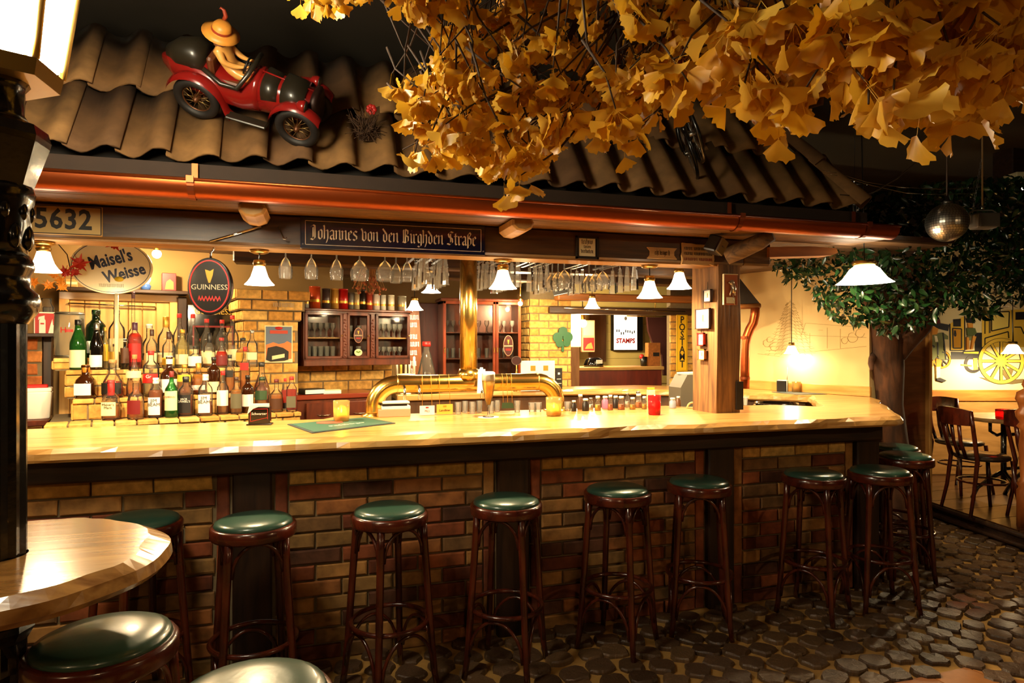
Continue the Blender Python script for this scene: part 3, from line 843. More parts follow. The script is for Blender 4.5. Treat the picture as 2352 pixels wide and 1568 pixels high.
tws = obj('twigs', MB().add([tuple(GI @ Vector(p)) for p in tw.v], tw.f, True), TWIG, gk); tws['kind'] = 'stuff'
for pts in ([(2500,-250),(2150,60),(1900,150),(1700,110),(1500,170)], [(2500,-250),(2352,30),(2200,120),(2000,260)], [(2200,-300),(1750,20),(1480,60),(1250,50),(1060,35)], [(1500,-300),(1300,90),(1170,210),(1120,300),(1090,360)], [(1650,-300),(1450,60),(1400,200),(1400,330)], [(1300,-300),(1050,-60),(900,-20),(720,5)], [(1900,150),(1880,230),(1780,300)], [(1170,210),(1050,250),(930,240)], [(1250,50),(1180,140),(1010,210)], [(2150,60),(2110,160),(2090,280)]):
    P = [GI @ at(x, y, Z=gZ(x) + .02 * i) for i, (x, y) in enumerate(pts)]
    Q = []
    for a, b in zip(P, P[1:]):
        for k in range(4): Q.append(a.lerp(b, k/4) + Vector((rl.uniform(-.008, .008), rl.uniform(-.008, .008), rl.uniform(-.008, .008))))
    Q.append(P[-1]); n = len(Q)
    obj('branch', MB().tube(Q, [.011 - .009 * i / n for i in range(n)], 6), TWIG, gk)
obj('hanging_wire', MB().tube([(.0, 0, 0), (.15, -.05, -.25)], .003, 5).tube([(-.2, .3, 0), (-.1, .2, -.3)], .003, 5), TWIG, gk)

# ================================================================== EVERGREEN TREE
TZ = 5.5
base = at(2045, 1000, Z=TZ); base.z = 0
tr = thing('evergreen_tree', 'dark green leafy fig tree with thick brown trunk beside the angled end of the bar', 'tree', base)
TI = Matrix.Translation(-base)
BARK = wood('tree_bark', '2a160a', '5c371c', (8, 8, 2), rough=.85, bump=1.2)
P = [at(x, y, Z=TZ) for x, y in ((2058,1100),(2052,1010),(2043,930),(2040,850),(2038,790),(2025,740),(1990,680),(1960,600))]
P = [Vector((P[0].x + .03, P[0].y, 0))] + P
def tubes_noise(P, rad, seg=14):
    mb = MB(); Q = []; rr = []
    for i in range(len(P)-1):
        for k in range(4): Q.append(P[i].lerp(P[i+1], k/4)); rr.append(rad[i] + (rad[i+1]-rad[i])*k/4)
    Q.append(P[-1]); rr.append(rad[-1]); mb.tube(Q, rr, seg)
    mb.v = [(x + noise.noise((x*7, y*7, z*3)) * .018, y + noise.noise((x*7+5, y*7, z*3)) * .018, z) for x, y, z in mb.v]
    return mb
def loc(mb, I): return MB().add([tuple(I @ Vector(p)) for p in mb.v], mb.f, True)
obj('trunk', loc(tubes_noise(P, [.16, .125, .112, .105, .115, .125, .10, .06, .03]), TI), BARK, tr)
obj('branch', loc(tubes_noise([at(2045, 830, Z=TZ), at(2080, 790, Z=TZ-.05), at(2120, 750, Z=TZ-.1), at(2150, 700, Z=TZ-.15), at(2200, 600, Z=TZ-.2)], [.08, .075, .065, .05, .02], 10), TI), BARK, tr)
obj('broken_branch', loc(tubes_noise([at(2010, 815, Z=TZ), at(2000, 835, Z=TZ-.08), at(2002, 850, Z=TZ-.1)], [.03, .025, .015], 8), TI), BARK, tr)
GRN = leafmat('fig_leaf', ['0f2610', '16331a', '1d3d1c', '0b1d0c', '24461f'], .25, .12)
def fleaf(seed):
    r = random.Random(seed); vs = []; fs = []
    prof = [(0, 0), (.16, .22), (.2, .45), (.14, .72), (0, 1)]; dr = r.uniform(.1, .3)
    for i, (wd, l) in enumerate(prof):
        z = -dr * l * l
        if wd == 0: vs.append((0, l, z))
        else: vs += [(-wd, l, z + .05), (0, l, z), (wd, l, z + .05)]
    fs = [(0, 2, 1), (0, 3, 2), (1, 2, 5, 4), (2, 3, 6, 5), (4, 5, 8, 7), (5, 6, 9, 8), (7, 8, 10), (8, 9, 10)]
    return vs, fs
FV = [fleaf(i) for i in range(4)]; FM = []
for vs, fs in FV:
    me = MB().add(vs, fs, True).mesh('leaf'); me.materials.append(GRN); FM.append(me)
FS = [(1768,575),(1840,570),(1890,530),(1930,470),(2010,440),(2120,420),(2250,405),(2420,400),(2480,560),(2420,690),(2330,690),(2250,735),(2190,690),(2130,745),(2080,760),(2030,770),(2000,735),(1960,745),(1920,735),(1880,690),(1855,650),(1810,640),(1775,610)]
fl = []
rl = random.Random(5)
while len(fl) < 5200:
    px, py = rl.uniform(1760, 2480), rl.uniform(395, 775)
    if not inside(px, py, FS): continue
    Z = TZ - .35 + rl.uniform(-.42, .32)
    p = at(px, py, Z=Z)
    if p.y > 4.5: p = p * 1.0; p.y -= .25
    a = rl.uniform(0, 2*pi); tilt = rl.gauss(1.0, .5)
    d = Vector((cos(a)*sin(tilt), sin(a)*sin(tilt), -cos(tilt))); xa = Matrix.Rotation(rl.uniform(0, 2*pi), 3, d) @ d.orthogonal().normalized(); za = xa.cross(d)
    s = rl.uniform(.055, .085)
    fl.append((depth(p), Matrix.Translation(p) @ Matrix((xa, d, za)).transposed().to_4x4() @ S(s, s, s), rl.randrange(4)))
fl.sort(key=lambda a: a[0])
stuff = MB()
for i, (dd, M, v) in enumerate(fl):
    if i < 300: o = obj('leaf', FM[v], None, tr); o.matrix_local = TI @ M
    else: stuff.add(FV[v][0], FV[v][1], True, TI @ M)
so = obj('leaf_mass', stuff, GRN, tr); so['kind'] = 'stuff'

# ================================================================== RIGHT HAND WALLS
WO = Vector((4.05, 5.84, 0)); WR = atan2(-1.44, .41)
PLAST = mat('cream_plaster', 'd9bd84', .85, var=.06, scale=4)
wp = struct('wall_side', MB().box((.75, .05, 1.2), (1.52, .1, 2.4)), PLAST, WO, WR, label='cream plastered wall with a faint line drawing of trees and houses')
wf = plane(WO, WR)
INK = mat('sepia_ink', '9a7f4e', .9)
def strokes(parent, pts_list, f, m, wd=.003, y=-.0012, name='drawing'):
    mb = MB()
    for pts in pts_list:
        q = [Vector(f(*p)) for p in pts]
        for a, b in zip(q, q[1:]):
            d = (b - a); 
            if d.length < 1e-6: continue
            n = Vector((-d.y, d.x)).normalized() * wd / 2
            mb.plate([tuple(a - n), tuple(b - n), tuple(b + n), tuple(a + n)], 0, y)
    return obj(name, mb, m, parent)
pl_ = []
rl = random.Random(3)
for k in range(15):      # the drawn fir
    y = 692 + k * 8.2; wdt = 8 + k * 3.6
    for sgn in (-1, 1):
        pl_.append([(1815, y), (1815 + sgn * wdt * .5, y + 4 + rl.uniform(-2, 2)), (1815 + sgn * wdt, y + 3 + rl.uniform(-3, 3))])
        for j in range(3): q = wdt * (.3 + .25 * j); pl_.append([(1815 + sgn * q, y + 4), (1815 + sgn * q + sgn * 5, y + 9)])
pl_.append([(1815, 688), (1815, 815)])
for cx, cy, rr in ((1762, 788, 11), (1778, 796, 12), (1958, 775, 14), (1975, 765, 12), (1940, 782, 9), (1768, 780, 8)):
    for t in range(4): pl_.append([(cx + rr * cos(t + k * .5) * rl.uniform(.7, 1), cy + rr * .8 * sin(t + k * .5)) for k in range(5)])
for a, b in (((1850, 742), (1990, 752)), ((1850, 770), (1990, 775)), ((1860, 765), (1860, 800)), ((1900, 752), (1900, 800)), ((1930, 755), (1930, 800)), ((1790, 815), (1990, 795)), ((1850, 742), (1840, 770)), ((1880, 758), (1890, 758)), ((1740, 812), (1800, 820))): pl_.append([a, b])
strokes(wp, pl_, wf, INK)
obj('skirting_board', MB().rbox((.78, -.015, 1.15), (1.5, .03, .085), .004), wood('ledge_pine', 'b88036', 'dba75a', (1, 9, 9), rough=.4), wp)
obj('wall_batten', MB().box((.012, -.012, 1.75), (.05, .03, 1.28)), PINEV, wp)
# wooden end panel behind the tree
PANW = wood('brown_panel', '6b4423', '8a5c32', (1.5, 9, 9), rough=.5)
pw = struct('wall_end', MB().box((4.9, 4.66, 1.25), (.86, .1, 2.5)), PANW, label='brown wooden partition behind the tree trunk')
obj('edge_trim', MB().rbox((5.345, 4.64, 1.25), (.035, .15, 2.5), .006), PINEV, pw)
# platform
PLATW = wood('platform_boards', '2a170b', '472a12', (1.2, 8, 8), rough=.3, coat=.4, rnd=.15)
plf = [(5.27, 4.62), (5.05, 3.5), (4.95, 2.4), (9, 2.4), (9, 9), (5.27, 9)]
pf = struct('floor_platform', MB().prism(plf, 0, .135), DARKWOOD, label='raised boarded platform with tables')
for i in range(14):
    y0 = 2.4 + i * .3
    poly = clip(clip(plf, lambda p: y0 + .004 - p[1]), lambda p: p[1] - (y0 + .296))
    if len(poly) > 2: obj('floor_board', MB().prism(poly, .13, .15), PLATW, pf)
obj('edge_moulding', MB().tube([(5.26, 4.62, .12), (5.04, 3.5, .12), (4.94, 2.4, .12)], .022, 8), DARKWOOD, pf)
obj('kick_moulding', MB().tube([(5.24, 4.62, .05), (5.02, 3.5, .05), (4.92, 2.4, .05)], .018, 8), DARKWOOD, pf)

# mural wall
MZ = 7.0; MO = cw(0, MZ); MR = -YAW
mf = plane(MO, MR)
MUR = mat('mural_cream', 'ecd9a0', .85)
x0 = mf(2090, 790)[0]
mw = struct('wall_mural', MB().box((x0 + 1.6, .05, 1.35), (3.2, .1, 2.7)), MUR, MO, MR, label='cream wall painted with a yellow mail coach and a coachman in a green coat')
def zz(zx, zy): return (2120 + zx / 7.84, 700 + zy / 7.84)
LV = [0.0]
def mur(pts, m, name='mural_paint', raw=False):
    LV[0] += .0004
    q = [mf(*(p if raw else zz(*p))) for p in pts]
    ar = sum(a[0]*b[1]-b[0]*a[1] for a, b in zip(q, q[1:] + q[:1]))
    if ar < 0: q = q[::-1]
    return obj(name, MB().plate(q, 0, -.001 - LV[0]), m, mw)
def ln(pl, wd=.012, m=None):
    LV[0] += .0004
    return strokes(mw, [[zz(*p) for p in q] for q in pl], mf, m or BLKP, wd, -.001 - LV[0], 'mural_line')
def circ(cx, cy, r0, r1, m, n=40):
    LV[0] += .0004; mb = MB(); vs = []
    for k in range(n):
        for r in (r0, r1): vs.append(mf(*zz(cx + r*cos(2*pi*k/n), cy + r*sin(2*pi*k/n))))
    for k in range(n):
        j = (k+1) % n; mb.plate([vs[2*k], vs[2*j], vs[2*j+1], vs[2*k+1]], 0, -.001 - LV[0])
    return obj('mural_paint', mb, m, mw)
YEL = mat('mural_yellow', 'eec23e', .8); YEL2 = mat('mural_ochre', 'd99a1c', .8); GRY = mat('mural_green', '7d8250', .8); FLS = mat('mural_flesh', 'e09a35', .8); SHD = mat('mural_shadow', '6b5a34', .8); WHT = mat('mural_white', 'f3e6bd', .8)
mur([(500,840),(1060,860),(1060,980),(500,980)], BLKP); mur([(930,500),(1080,500),(1080,860),(930,860)], BLKP)
mur([(480,340),(740,200),(750,820),(490,820)], YEL); mur([(530,420),(690,430),(690,780),(540,780)], YEL2)
mur([(540,260),(680,250),(680,390),(540,390)], BLKP)
mur([(1060,240),(1240,130),(1620,90),(1900,80),(1900,760),(1060,760)], YEL); mur([(1230,130),(1550,120),(1540,400),(1230,470)], mat('mural_pale_yellow', 'f2d468', .8)); mur([(1660,130),(1900,120),(1900,260),(1660,270)], BLKP); mur([(1180,220),(1215,220),(1215,500),(1180,510)], SHD)
ln([[(1230,130),(1550,120),(1540,400),(1230,470),(1230,130)], [(1110,760),(1110,600),(1530,480),(1540,600)], [(1110,520),(1110,230)], [(480,340),(490,820),(750,820),(745,200)], [(530,420),(690,430),(690,780),(540,780),(530,420)], [(570,460),(560,540),(580,565),(590,540),(575,460)], [(1600,90),(1620,700)], [(1640,400),(1760,400),(1810,520)]])
mur([(720,840),(1010,830),(1000,890),(720,880)], YEL); ln([[(720,840),(1010,830),(1000,890),(720,880),(720,840)]])
circ(900, 1060, 110, 165, BLKP); mur([(900,960),(970,960),(980,1160),(910,1170)], YEL); mur([(680,1065),(880,1085),(870,1110),(680,1090)], YEL)
mur([(1010,1300),(1350,1360),(1800,1330),(1800,1390),(1600,1420),(1200,1380)], SHD); mur([(1380,1180),(1640,1120),(1560,1330),(1500,1340)], SHD)
circ(1400, 1010, 350, 410, YEL, 56); circ(1400, 1010, 345, 352, BLKP, 56); circ(1400, 1010, 408, 414, BLKP, 56); circ(1400, 1010, 0.1, 75, YEL, 20); circ(1400, 1010, 70, 78, BLKP, 20)
ln([[(1400 + 70*cos(2*pi*k/12), 1010 + 70*sin(2*pi*k/12)), (1400 + 348*cos(2*pi*k/12), 1010 + 348*sin(2*pi*k/12))] for k in range(12)], .034, BLKP)
ln([[(1400 + 70*cos(2*pi*k/12), 1010 + 70*sin(2*pi*k/12)), (1400 + 348*cos(2*pi*k/12), 1010 + 348*sin(2*pi*k/12))] for k in range(12)], .024, YEL)
circ(330, 980, 130, 160, YEL2, 30); circ(330, 980, 158, 166, BLKP, 30); ln([[(330, 980), (330 + 130*cos(k*.7), 980 + 130*sin(k*.7))] for k in range(9)], .012, BLKP)
# coachman with tricorne hat and green coat, footman behind
mur([(100,540),(230,520),(350,500),(440,560),(440,620),(360,610),(350,780),(400,980),(280,990),(250,900),(200,990),(90,990),(95,700)], GRY)
mur([(190,550),(240,560),(260,660),(210,670)], WHT); mur([(110,410),(190,390),(265,430),(240,530),(150,540),(110,490)], FLS); mur([(90,380),(130,300),(230,230),(300,330),(460,360),(440,470),(270,430),(200,380)], BLKP); mur([(170,290),(290,270),(300,330),(160,350)], DKREDP)
mur([(90,1000),(190,1000),(160,1110),(90,1120)], FLS); mur([(225,960),(330,1000),(300,1110),(220,1120)], FLS); mur([(95,1115),(150,1115),(145,1290),(95,1290)], WHT); mur([(225,1115),(300,1110),(290,1300),(230,1320)], WHT); mur([(230,1320),(300,1310),(410,1360),(360,1390),(240,1360)], BLKP); mur([(90,1290),(130,1290),(130,1380),(90,1390)], BLKP)
ln([[(110,540),(95,990)], [(345,500),(400,980)], [(250,680),(255,900)], [(100,720),(190,740),(180,770)], [(330,850),(390,860)]])
mur([(770,420),(920,420),(950,510),(880,560),(780,550)], mat('mural_olive', '55602c', .8)); mur([(790,330),(880,330),(880,410),(800,410)], FLS); mur([(760,240),(900,230),(920,330),(780,320)], BLKP); mur([(780,560),(860,560),(850,640),(790,640)], GRY); mur([(880,560),(940,570),(870,800),(840,800)], FLS); mur([(770,580),(810,590),(810,800),(770,810)], FLS)
# dado
obj('dado_board', MB().rbox((x0 + 1.6, -.012, 1.0), (3.1, .024, .12), .004), wood('dado_pine', 'a5642a', 'c98440', (1, 9, 9), rough=.4), mw)
obj('dado_panel', MB().box((x0 + 1.6, -.006, .55), (3.1, .012, .78)), wood('dado_panel', '9a6f3a', 'b98a4e', (1.5, 9, 9)), mw)

# chairs and cafe table on the platform
def make_chair():
    t = thing('cafe_chair', '', 'chair')
    obj('seat', MB().lathe([(.0001, .445), (.185, .445), (.2, .455), (.2, .472), (.18, .486), (.0001, .492)], 24, cap0=False, cap1=False), mat('chair_leather', '2a2015', .3, coat=.3), t)
    for sx in (-1, 1):
        obj('leg', MB().tube([(sx*.14, -.15, .45), (sx*.155, -.17, .2), (sx*.175, -.2, 0)], [.017, .015, .013], 8), MAHOG, t)
        obj('leg', MB().tube([(sx*.19, .225, .86), (sx*.185, .2, .7), (sx*.16, .15, .45), (sx*.165, .18, .2), (sx*.18, .22, 0)], [.015, .016, .017, .015, .013], 8), MAHOG, t)
    mb = MB()
    for (ra, rb, z0, z1) in ((.235, .235, .74, .86),):
        vs = []; fs = []
        for k in range(13):
            u = k/12*2-1; x = .195*u; y = .225 + .045*(1-u*u)
            h = .02 * (1-u*u)
            vs += [(x, y, z0 - h*.3), (x, y+.016, z0 - h*.3), (x, y+.016, z1 + h), (x, y, z1 + h)]
        for k in range(12):
            for i in range(4): j = (i+1) % 4; fs.append((4*k+i, 4*k+4+i, 4*k+4+j, 4*k+j))
        fs += [(3, 2, 1, 0), (48, 49, 50, 51)]; mb.add(vs, fs)
    obj('top_rail', mb, MAHOG, t)
    for x in (-.09, 0, .09): obj('back_slat', MB().tube([(x, .255, .76), (x*.95, .235, .6), (x*.9, .19, .47)], .012, 6, sx=1.6), MAHOG, t)
    obj('stretcher_ring', MB().tube([(.17*cos(2*pi*k/28), .175*sin(2*pi*k/28), .26) for k in range(28)], .009, 7, closed=True), MAHOG, t)
    return t
ch = make_chair()
for i, (X, Z, a, lab) in enumerate(((3.92, 5.45, 90, 'dark bentwood chair with its back to the brown partition, drawn up to the cafe table'), (4.28, 6.25, 10, 'dark bentwood chair between the cafe table and the painted wall'), (4.32, 5.25, 110, 'dark bentwood chair beside the turned newel post'))):
    o = ch if i == 0 else copy_tree(ch)
    o.location = cw(X, Z, .15); o.rotation_euler = (0, 0, radians(a) - YAW); o['label'] = lab; o['group'] = 'cafe chairs on the platform'
ct = thing('cafe_table', 'pale wooden cafe table with black cast iron legs on the platform', 'table', cw(4.47, 5.8, .15))
obj('table_top', live_slab([(.40*cos(2*pi*k/24), .40*sin(2*pi*k/24)) for k in range(24)], .72, .755, wob=.03, inset=.02), wood('cafe_top', 'a97f48', 'cfae78', (1, 8, 8), rough=.3), ct)
mb = MB()
for a in (0, pi):
    m = R(a)
    mb.tube([(.30, 0, .715), (.30, 0, .64), (.22, 0, .60), (.12, 0, .62)], .014, 6, m); mb.tube([(.14, 0, .72), (.14, 0, .15)], .022, 8, m)
    for s in (-1, 1): mb.tube([(.14, 0, .28), (.17, s*.10, .2), (.2, s*.19, .1), (.2, s*.24, .0)], [.02, .018, .016, .018], 6, m)
mb.tube([(-.14, 0, .3), (.14, 0, .3)], .015, 6); mb.tube([(-.14, 0, .6), (.14, 0, .6)], .015, 6)
obj('iron_stand', mb, IRON, ct)
nw = thing('newel_post', 'turned orange brown newel post at the edge of the platform', 'post', cw(3.955, 5.0, .15))
pr_ = [(.075, 0), (.075, .28), (.06, .3), (.075, .33), (.05, .36), (.058, .5), (.062, .62), (.05, .74), (.075, .77), (.055, .80), (.08, .84), (.085, .88), (.06, .91), (.07, .95), (.085, .98), (.075, 1.03), (.03, 1.06), (.045, 1.09), (.03, 1.13), (.001, 1.14)]
obj('turned_shaft', MB().lathe(pr_, 20), wood('newel_wood', '7a3c16', 'a5602a', (8, 8, 2), rough=.35), nw)
# ================================================================== LAMPS
SB = [(.022, 0), (.028, -.012), (.036, -.04), (.046, -.07), (.062, -.095), (.075, -.108), (.078, -.112), (.072, -.108), (.058, -.092), (.043, -.068), (.033, -.04), (.024, -.014)]
SD = [(.012, 0), (.026, -.008), (.040, -.028), (.050, -.058), (.060, -.085), (.072, -.104), (.078, -.112), (.071, -.108), (.058, -.088), (.048, -.06), (.038, -.031), (.02, -.014)]
def bell_lamp(name, label, p, dia, power, h=None, drop=0.0, cat='lamp', group=None, shade=SHADE, color=WARM, dome=False):
    """a bell-shaped glass shade, mouth at p, with its fitting up to the ceiling or beam 'drop' above the shade"""
    k = dia / .156; kz = (h / .112) if h else k
    top = .112 * kz
    t = thing(name, label, cat, (p[0], p[1], p[2] + top + drop), 0, group)
    obj('shade', MB().lathe([(r*k, z*kz) for r, z in (SD if dome else SB)], 24, T(0, 0, -drop), cap0=True, cap1=False), shade, t)
    obj('fitting', MB().lathe([(.03*k, -drop + .022), (.034*k, -drop + .002), (.027*k, -drop - .014)], 14), mat('brass_fitting', 'b08c4a', .3, 1.0), t); obj('canopy', MB().lathe([(.02, -.001), (.05*k, -.002), (.05*k, -.012), (.03*k, -.02)], 16), MATS['brass_fitting'], t)
    if drop > .04: obj('cord', MB().tube([(0, 0, -drop + .02), (0, 0, -.01)], .004, 6), BLACK, t)
    lamp_light('bulb_light', (0, 0, -drop - top + .012 * kz), power, .025, color, t)
    return t
def yb(px, py, y): return at(px, py, y=y)
for px, py, d, lab in ((100, 624, .15, 'lit bell lamp under the beam beside the black lantern post'), (596, 654, .15, 'lit bell lamp under the beam beside the oval hanging sign'), (1155, 663, .165, 'lit bell lamp under the beam beside the brass column'), (1492, 684, .16, 'lit bell lamp under the beam close to the weathered post')):
    p = yb(px, py, 3.68); bell_lamp('bell_lamp', lab, p, d, LAMP['bell'], drop=max(0.0, 2.045 - p.z - .112 * d / .156), group='bell lamps under the head beam')
p = yb(1560, 663, 4.75); bell_lamp('bell_lamp', 'lit bell lamp on the ceiling behind the weathered post', p, .2, LAMP['bell'], drop=max(0, 2.25 - p.z - .144))
p = yb(1360, 708, 5.75); bell_lamp('bell_lamp', 'small lit bell lamp over the rear ledge of syrup bottles', p, .15, LAMP['small'], drop=max(0, 2.12 - p.z - .108))
p = yb(990, 672, 5.02); bell_lamp('bell_lamp', 'low lit dome lamp on the ceiling left of the brass column', p, .15, LAMP['small'], h=.07, drop=max(0, 2.12 - p.z - .07))
p = yb(952, 712, 5.6); bell_lamp('bell_lamp', 'lit dome lamp above the candles and conical decanter', p, .15, LAMP['small'], h=.09, drop=max(0, 2.25 - p.z - .09))
p = yb(1818, 812, 4.96); bell_lamp('pendant_lamp', 'small lit pendant lamp hanging before the cream drawn wall', p, .13, LAMP['small']*.5, h=.08, dome=True, drop=2.42 - p.z - .08)
p = at(1976, 650, Z=4.45); t = bell_lamp('pendant_lamp', 'large lit dish shaped pendant lamp hanging in front of the evergreen tree', p, .36, LAMP['pendant'], h=.13, dome=True, drop=3.42 - p.z - .13)
t.rotation_euler = (0, radians(-1.5), 0)
p = at(2326, 812, Z=6.5); bell_lamp('pendant_lamp', 'lit pendant lamp hanging before the painted coach wall', p, .19, LAMP['mural'], h=.1, dome=True, drop=3.42 - p.z - .1)
def bulb(name, label, p, r, power):
    t = thing(name, label, 'lamp', p)
    obj('bulb', MB().sphere((0, 0, 0), r), BULB, t); obj('socket', MB().lathe([(r*.6, r*.7), (r*.75, r*.9), (r*.75, r*1.9), (r*.9, r*2.0)], 12), BRASS, t)
    lamp_light('bulb_light', (0, -.04, -r * 1.6), power, .02, WARM, t)
    return t
p = yb(1195, 697, 5.9); bulb('spot_lamp', 'bright bare bulb in front of the glazed mahogany cabinet', p, .022, LAMP['bulb'])
obj('stem', MB().tube([(0, 0, .04), (0, 0, 2.25 - p.z)], .006, 6), BRASS, bpy.data.objects['spot_lamp'])
p = yb(360, 580, 4.75); p.z = 2.20; t = bulb('spot_lamp', 'bright ceiling bulb above the pine door panel', yb(360, 583, 5.0), .03, LAMP['bulb'])
obj('stem', MB().tube([(0, 0, .05), (0, 0, 2.255 - t.location.z)], .008, 6), BRASS, t)
# added fill pendants behind the viewer, out of view, lighting stools and bar front
for i, (X, Z, z, lab) in enumerate(((.3, -1.5, 2.3, 'unseen pendant lamp added as fill over the aisle by the ginkgo'), (4.3, .7, 2.4, 'unseen pendant lamp added as fill over the cobbles opposite the bar corner'), (-2.2, -.9, 2.3, 'unseen pendant lamp added as fill behind the lantern table'))):
    bell_lamp('pendant_lamp', lab, cw(X, Z, z), .3, LAMP['room'] * (1.9 if i == 1 else 1.0), h=.12, color=(1.0, .6, .25), drop=3.42 - z - .12)

# ================================================================== LEFT BACK BAR  (frame L: along the bottle shelf)
LO = Vector((-1.147, 4.376, 0)); LR = radians(15.1)
lf = plane(LO, LR)
LM = T(*LO) @ R(LR)
def Lw(px, py, o): x, z = lf(px, py, o); return LM @ Vector((x, o, z))
def Lx(px, o): return lf(px, 790, o)[0]
sh = thing('bottle_shelf', 'stepped shelf of yellow brick crowded with bottles', 'shelf', LO, LR)
ZA, ZB_, ZC, ZD = 1.10, 1.224, 1.39, 1.462
xa0, xa1 = Lx(100, -.12), Lx(694, -.12); xb0, xb1 = Lx(166, .07), Lx(604, .07); xc0, xc1 = Lx(150, .22), Lx(600, .22); xd0, xd1 = Lx(122, .36), Lx(330, .36)
obj('step_core', MB().box(((xa0+xa1)/2, .28, ZA/2 - .004), (xa1-xa0-.02, .78, ZA-.008)), MORTAR, sh)
obj('step_core', MB().box(((xb0+xb1)/2, .385, (ZA+ZB_)/2 - .004), (xb1-xb0-.02, .61, ZB_-ZA)), MORTAR, sh)
obj('step_core', MB().box(((xc0+xc1)/2, .455, (ZB_+ZC)/2 - .004), (xc1-xc0-.02, .45, ZC-ZB_)), MORTAR, sh)
obj('step_core', MB().box(((xd0+xd1)/2, .525, (ZC+ZD)/2 - .004), (xd1-xd0-.02, .31, ZD-ZC)), MORTAR, sh)
def topslab(x0, x1, y0, y1, z):      # header bricks lying on a step, shown from above
    x = x0
    while x < x1 - .02:
        b = min(x + .112, x1); obj('brick', MB().rbox(((x+b)/2 - .003, (y0+y1)/2, z - .012), (b-x-.008, y1-y0-.004, .026), .004), YBRICK, sh); x = b
topslab(xa0, xa1, -.13, .07, ZA); topslab(xb0, xb1, .06, .22, ZB_); topslab(xc0, xc1, .21, .37, ZC); topslab(xd0, xd1, .35, .50, ZD)
brickwork(sh, xa0, xa1, ZA - .16, ZA - .026, YBRICK, -.11, bl=.105, bh=.115)
brickwork(sh, xb0, xb1, ZA, ZB_ - .026, YBRICK, .08, bl=.07, bh=.105)
brickwork(sh, xc0, xc1, ZB_, ZC - .026, YBRICK, .23)
brickwork(sh, xd0, xd1, ZC, ZD - .012, YBRICK, .37)
for xx, y0, y1, z0, z1 in ((xb0, .08, .66, ZA, ZB_ - .02), (xc0, .23, .66, ZB_, ZC - .02), (xd0, .37, .66, ZC, ZD - .01)):
    brickwork(sh, -y1, -y0, z0, z1, YBRICK, .0, bl=.11, M=T(xx, 0, 0) @ R(radians(-90)), rz=radians(-90), bh=.062)
# walls of the back bar
OLIVE = mat('tobacco_paint', '8a6a3a', .8, var=.1, scale=3)
lw = struct('wall_bar_left', MB().box((.25, 1.06, 1.15), (2.9, .1, 2.3)), OLIVE, LO, LR, label='tobacco brown wall behind the bottle shelf')
# pine door panel
def Lrect(px0, px1, py0, py1, o):
    x0, z1 = lf(px0, py0, o); x1, z0 = lf(px1, py1, o); return x0, x1, z0, z1
x0, x1, z0, z1 = Lrect(135, 410, 668, 880, .96)
dr = struct('door_1', MB().box(((x0+x1)/2, .985, (z0+z1)/2 - .2), (x1-x0-.02, .03, z1-z0+.38)), PINEV, LO, LR, label='pine plank door behind the bottles')
n = 7
for i in range(n): obj('plank', MB().rbox((x0 + .06 + (x1-x0-.12) * (i+.5)/n, .965, (z0+z1)/2 - .2), ((x1-x0-.12)/n - .004, .02, z1-z0+.28), .003), wood('door_pine', 'a9793c', 'd0a05a', (9, 9, .8), rough=.45, rnd=.1), dr)
for xx in (x0 + .03, x1 - .03): obj('door_stile', MB().rbox((xx, .955, (z0+z1)/2 - .2), (.06, .03, z1-z0+.38), .004), PINEV, dr)
obj('door_head', MB().rbox(((x0+x1)/2, .954, z1 - .03), (x1-x0, .03, .055), .004), PINE, dr)
q0, q1 = Lw(158, 696, .93), Lw(356, 705, .93)
tag(obj('towel_rail', MB().tube([q0, q1], .006, 8).tube([q0, q0 + Vector((0, .05, 0))], .005, 6).tube([q1, q1 + Vector((0, .05, 0))], .005, 6), CHROME), 'thin chrome rail across the pine door', 'rail')
x0, x1, z0, z1 = Lrect(408, 430, 655, 900, .90)
tag(obj('door_post', MB().rbox(((x0+x1)/2, .95, .95), (x1-x0, .1, 1.9), .006), wood('dark_post_oak', '190d07', '37200f'), None, LO, LR), 'dark timber post between the pine door and the framed mirror', 'post')
# shelf board above with odds and ends
x0, x1, z0, z1 = Lrect(128, 432, 662, 672, .86)
obx = tag(obj('wall_shelf', MB().rbox(((x0+x1)/2, .93, (z0+z1)/2), (x1-x0, .16, .026), .004), DARKWOOD, None, LO, LR), 'dark shelf board above the pine door', 'shelf')
zs = (z0+z1)/2 + .013
def Lbox(name, label, cat, px0, px1, py0, o, z, d, m, group=None):
    xa, zt = lf(px0, py0, o); xb = lf(px1, py0, o)[0]
    t = thing(name, label, cat, LM @ Vector(((xa+xb)/2, o + d/2, z)), LR, group)
    obj('carton', MB().rbox((0, 0, (zt-z)/2), (xb-xa, d, zt-z), .003), m, t); return t, xb-xa, zt-z, d
t, w_, h_, d_ = Lbox('gift_box', 'dark red picture box standing on the shelf above the door', 'box', 372, 405, 626, .89, zs, .06, DKREDP)
obj('picture', MB().plate([(-w_*.3, h_*.08), (w_*.32, h_*.08), (w_*.3, h_*.5), (w_*.05, h_*.66), (-w_*.2, h_*.5)], -d_/2, -d_/2 - .002), mat('orange_print', 'd0652a', .6), t)
t, w_, h_, d_ = Lbox('gift_box', 'small pale brown box standing on the shelf above the door', 'box', 150, 178, 640, .89, zs, .06, mat('kraft_card', 'b98d50', .8))
obj('paper_band', MB().box((0, -d_/2 - .001, h_*.5), (w_*.9, .002, h_*.3)), CREAM, t)
p = LM @ Vector((Lx(335, .91), .93, zs)); t = thing('oil_lamp', 'small oil lamp with glowing globe and blue bowl on the shelf above the door', 'lamp', p)
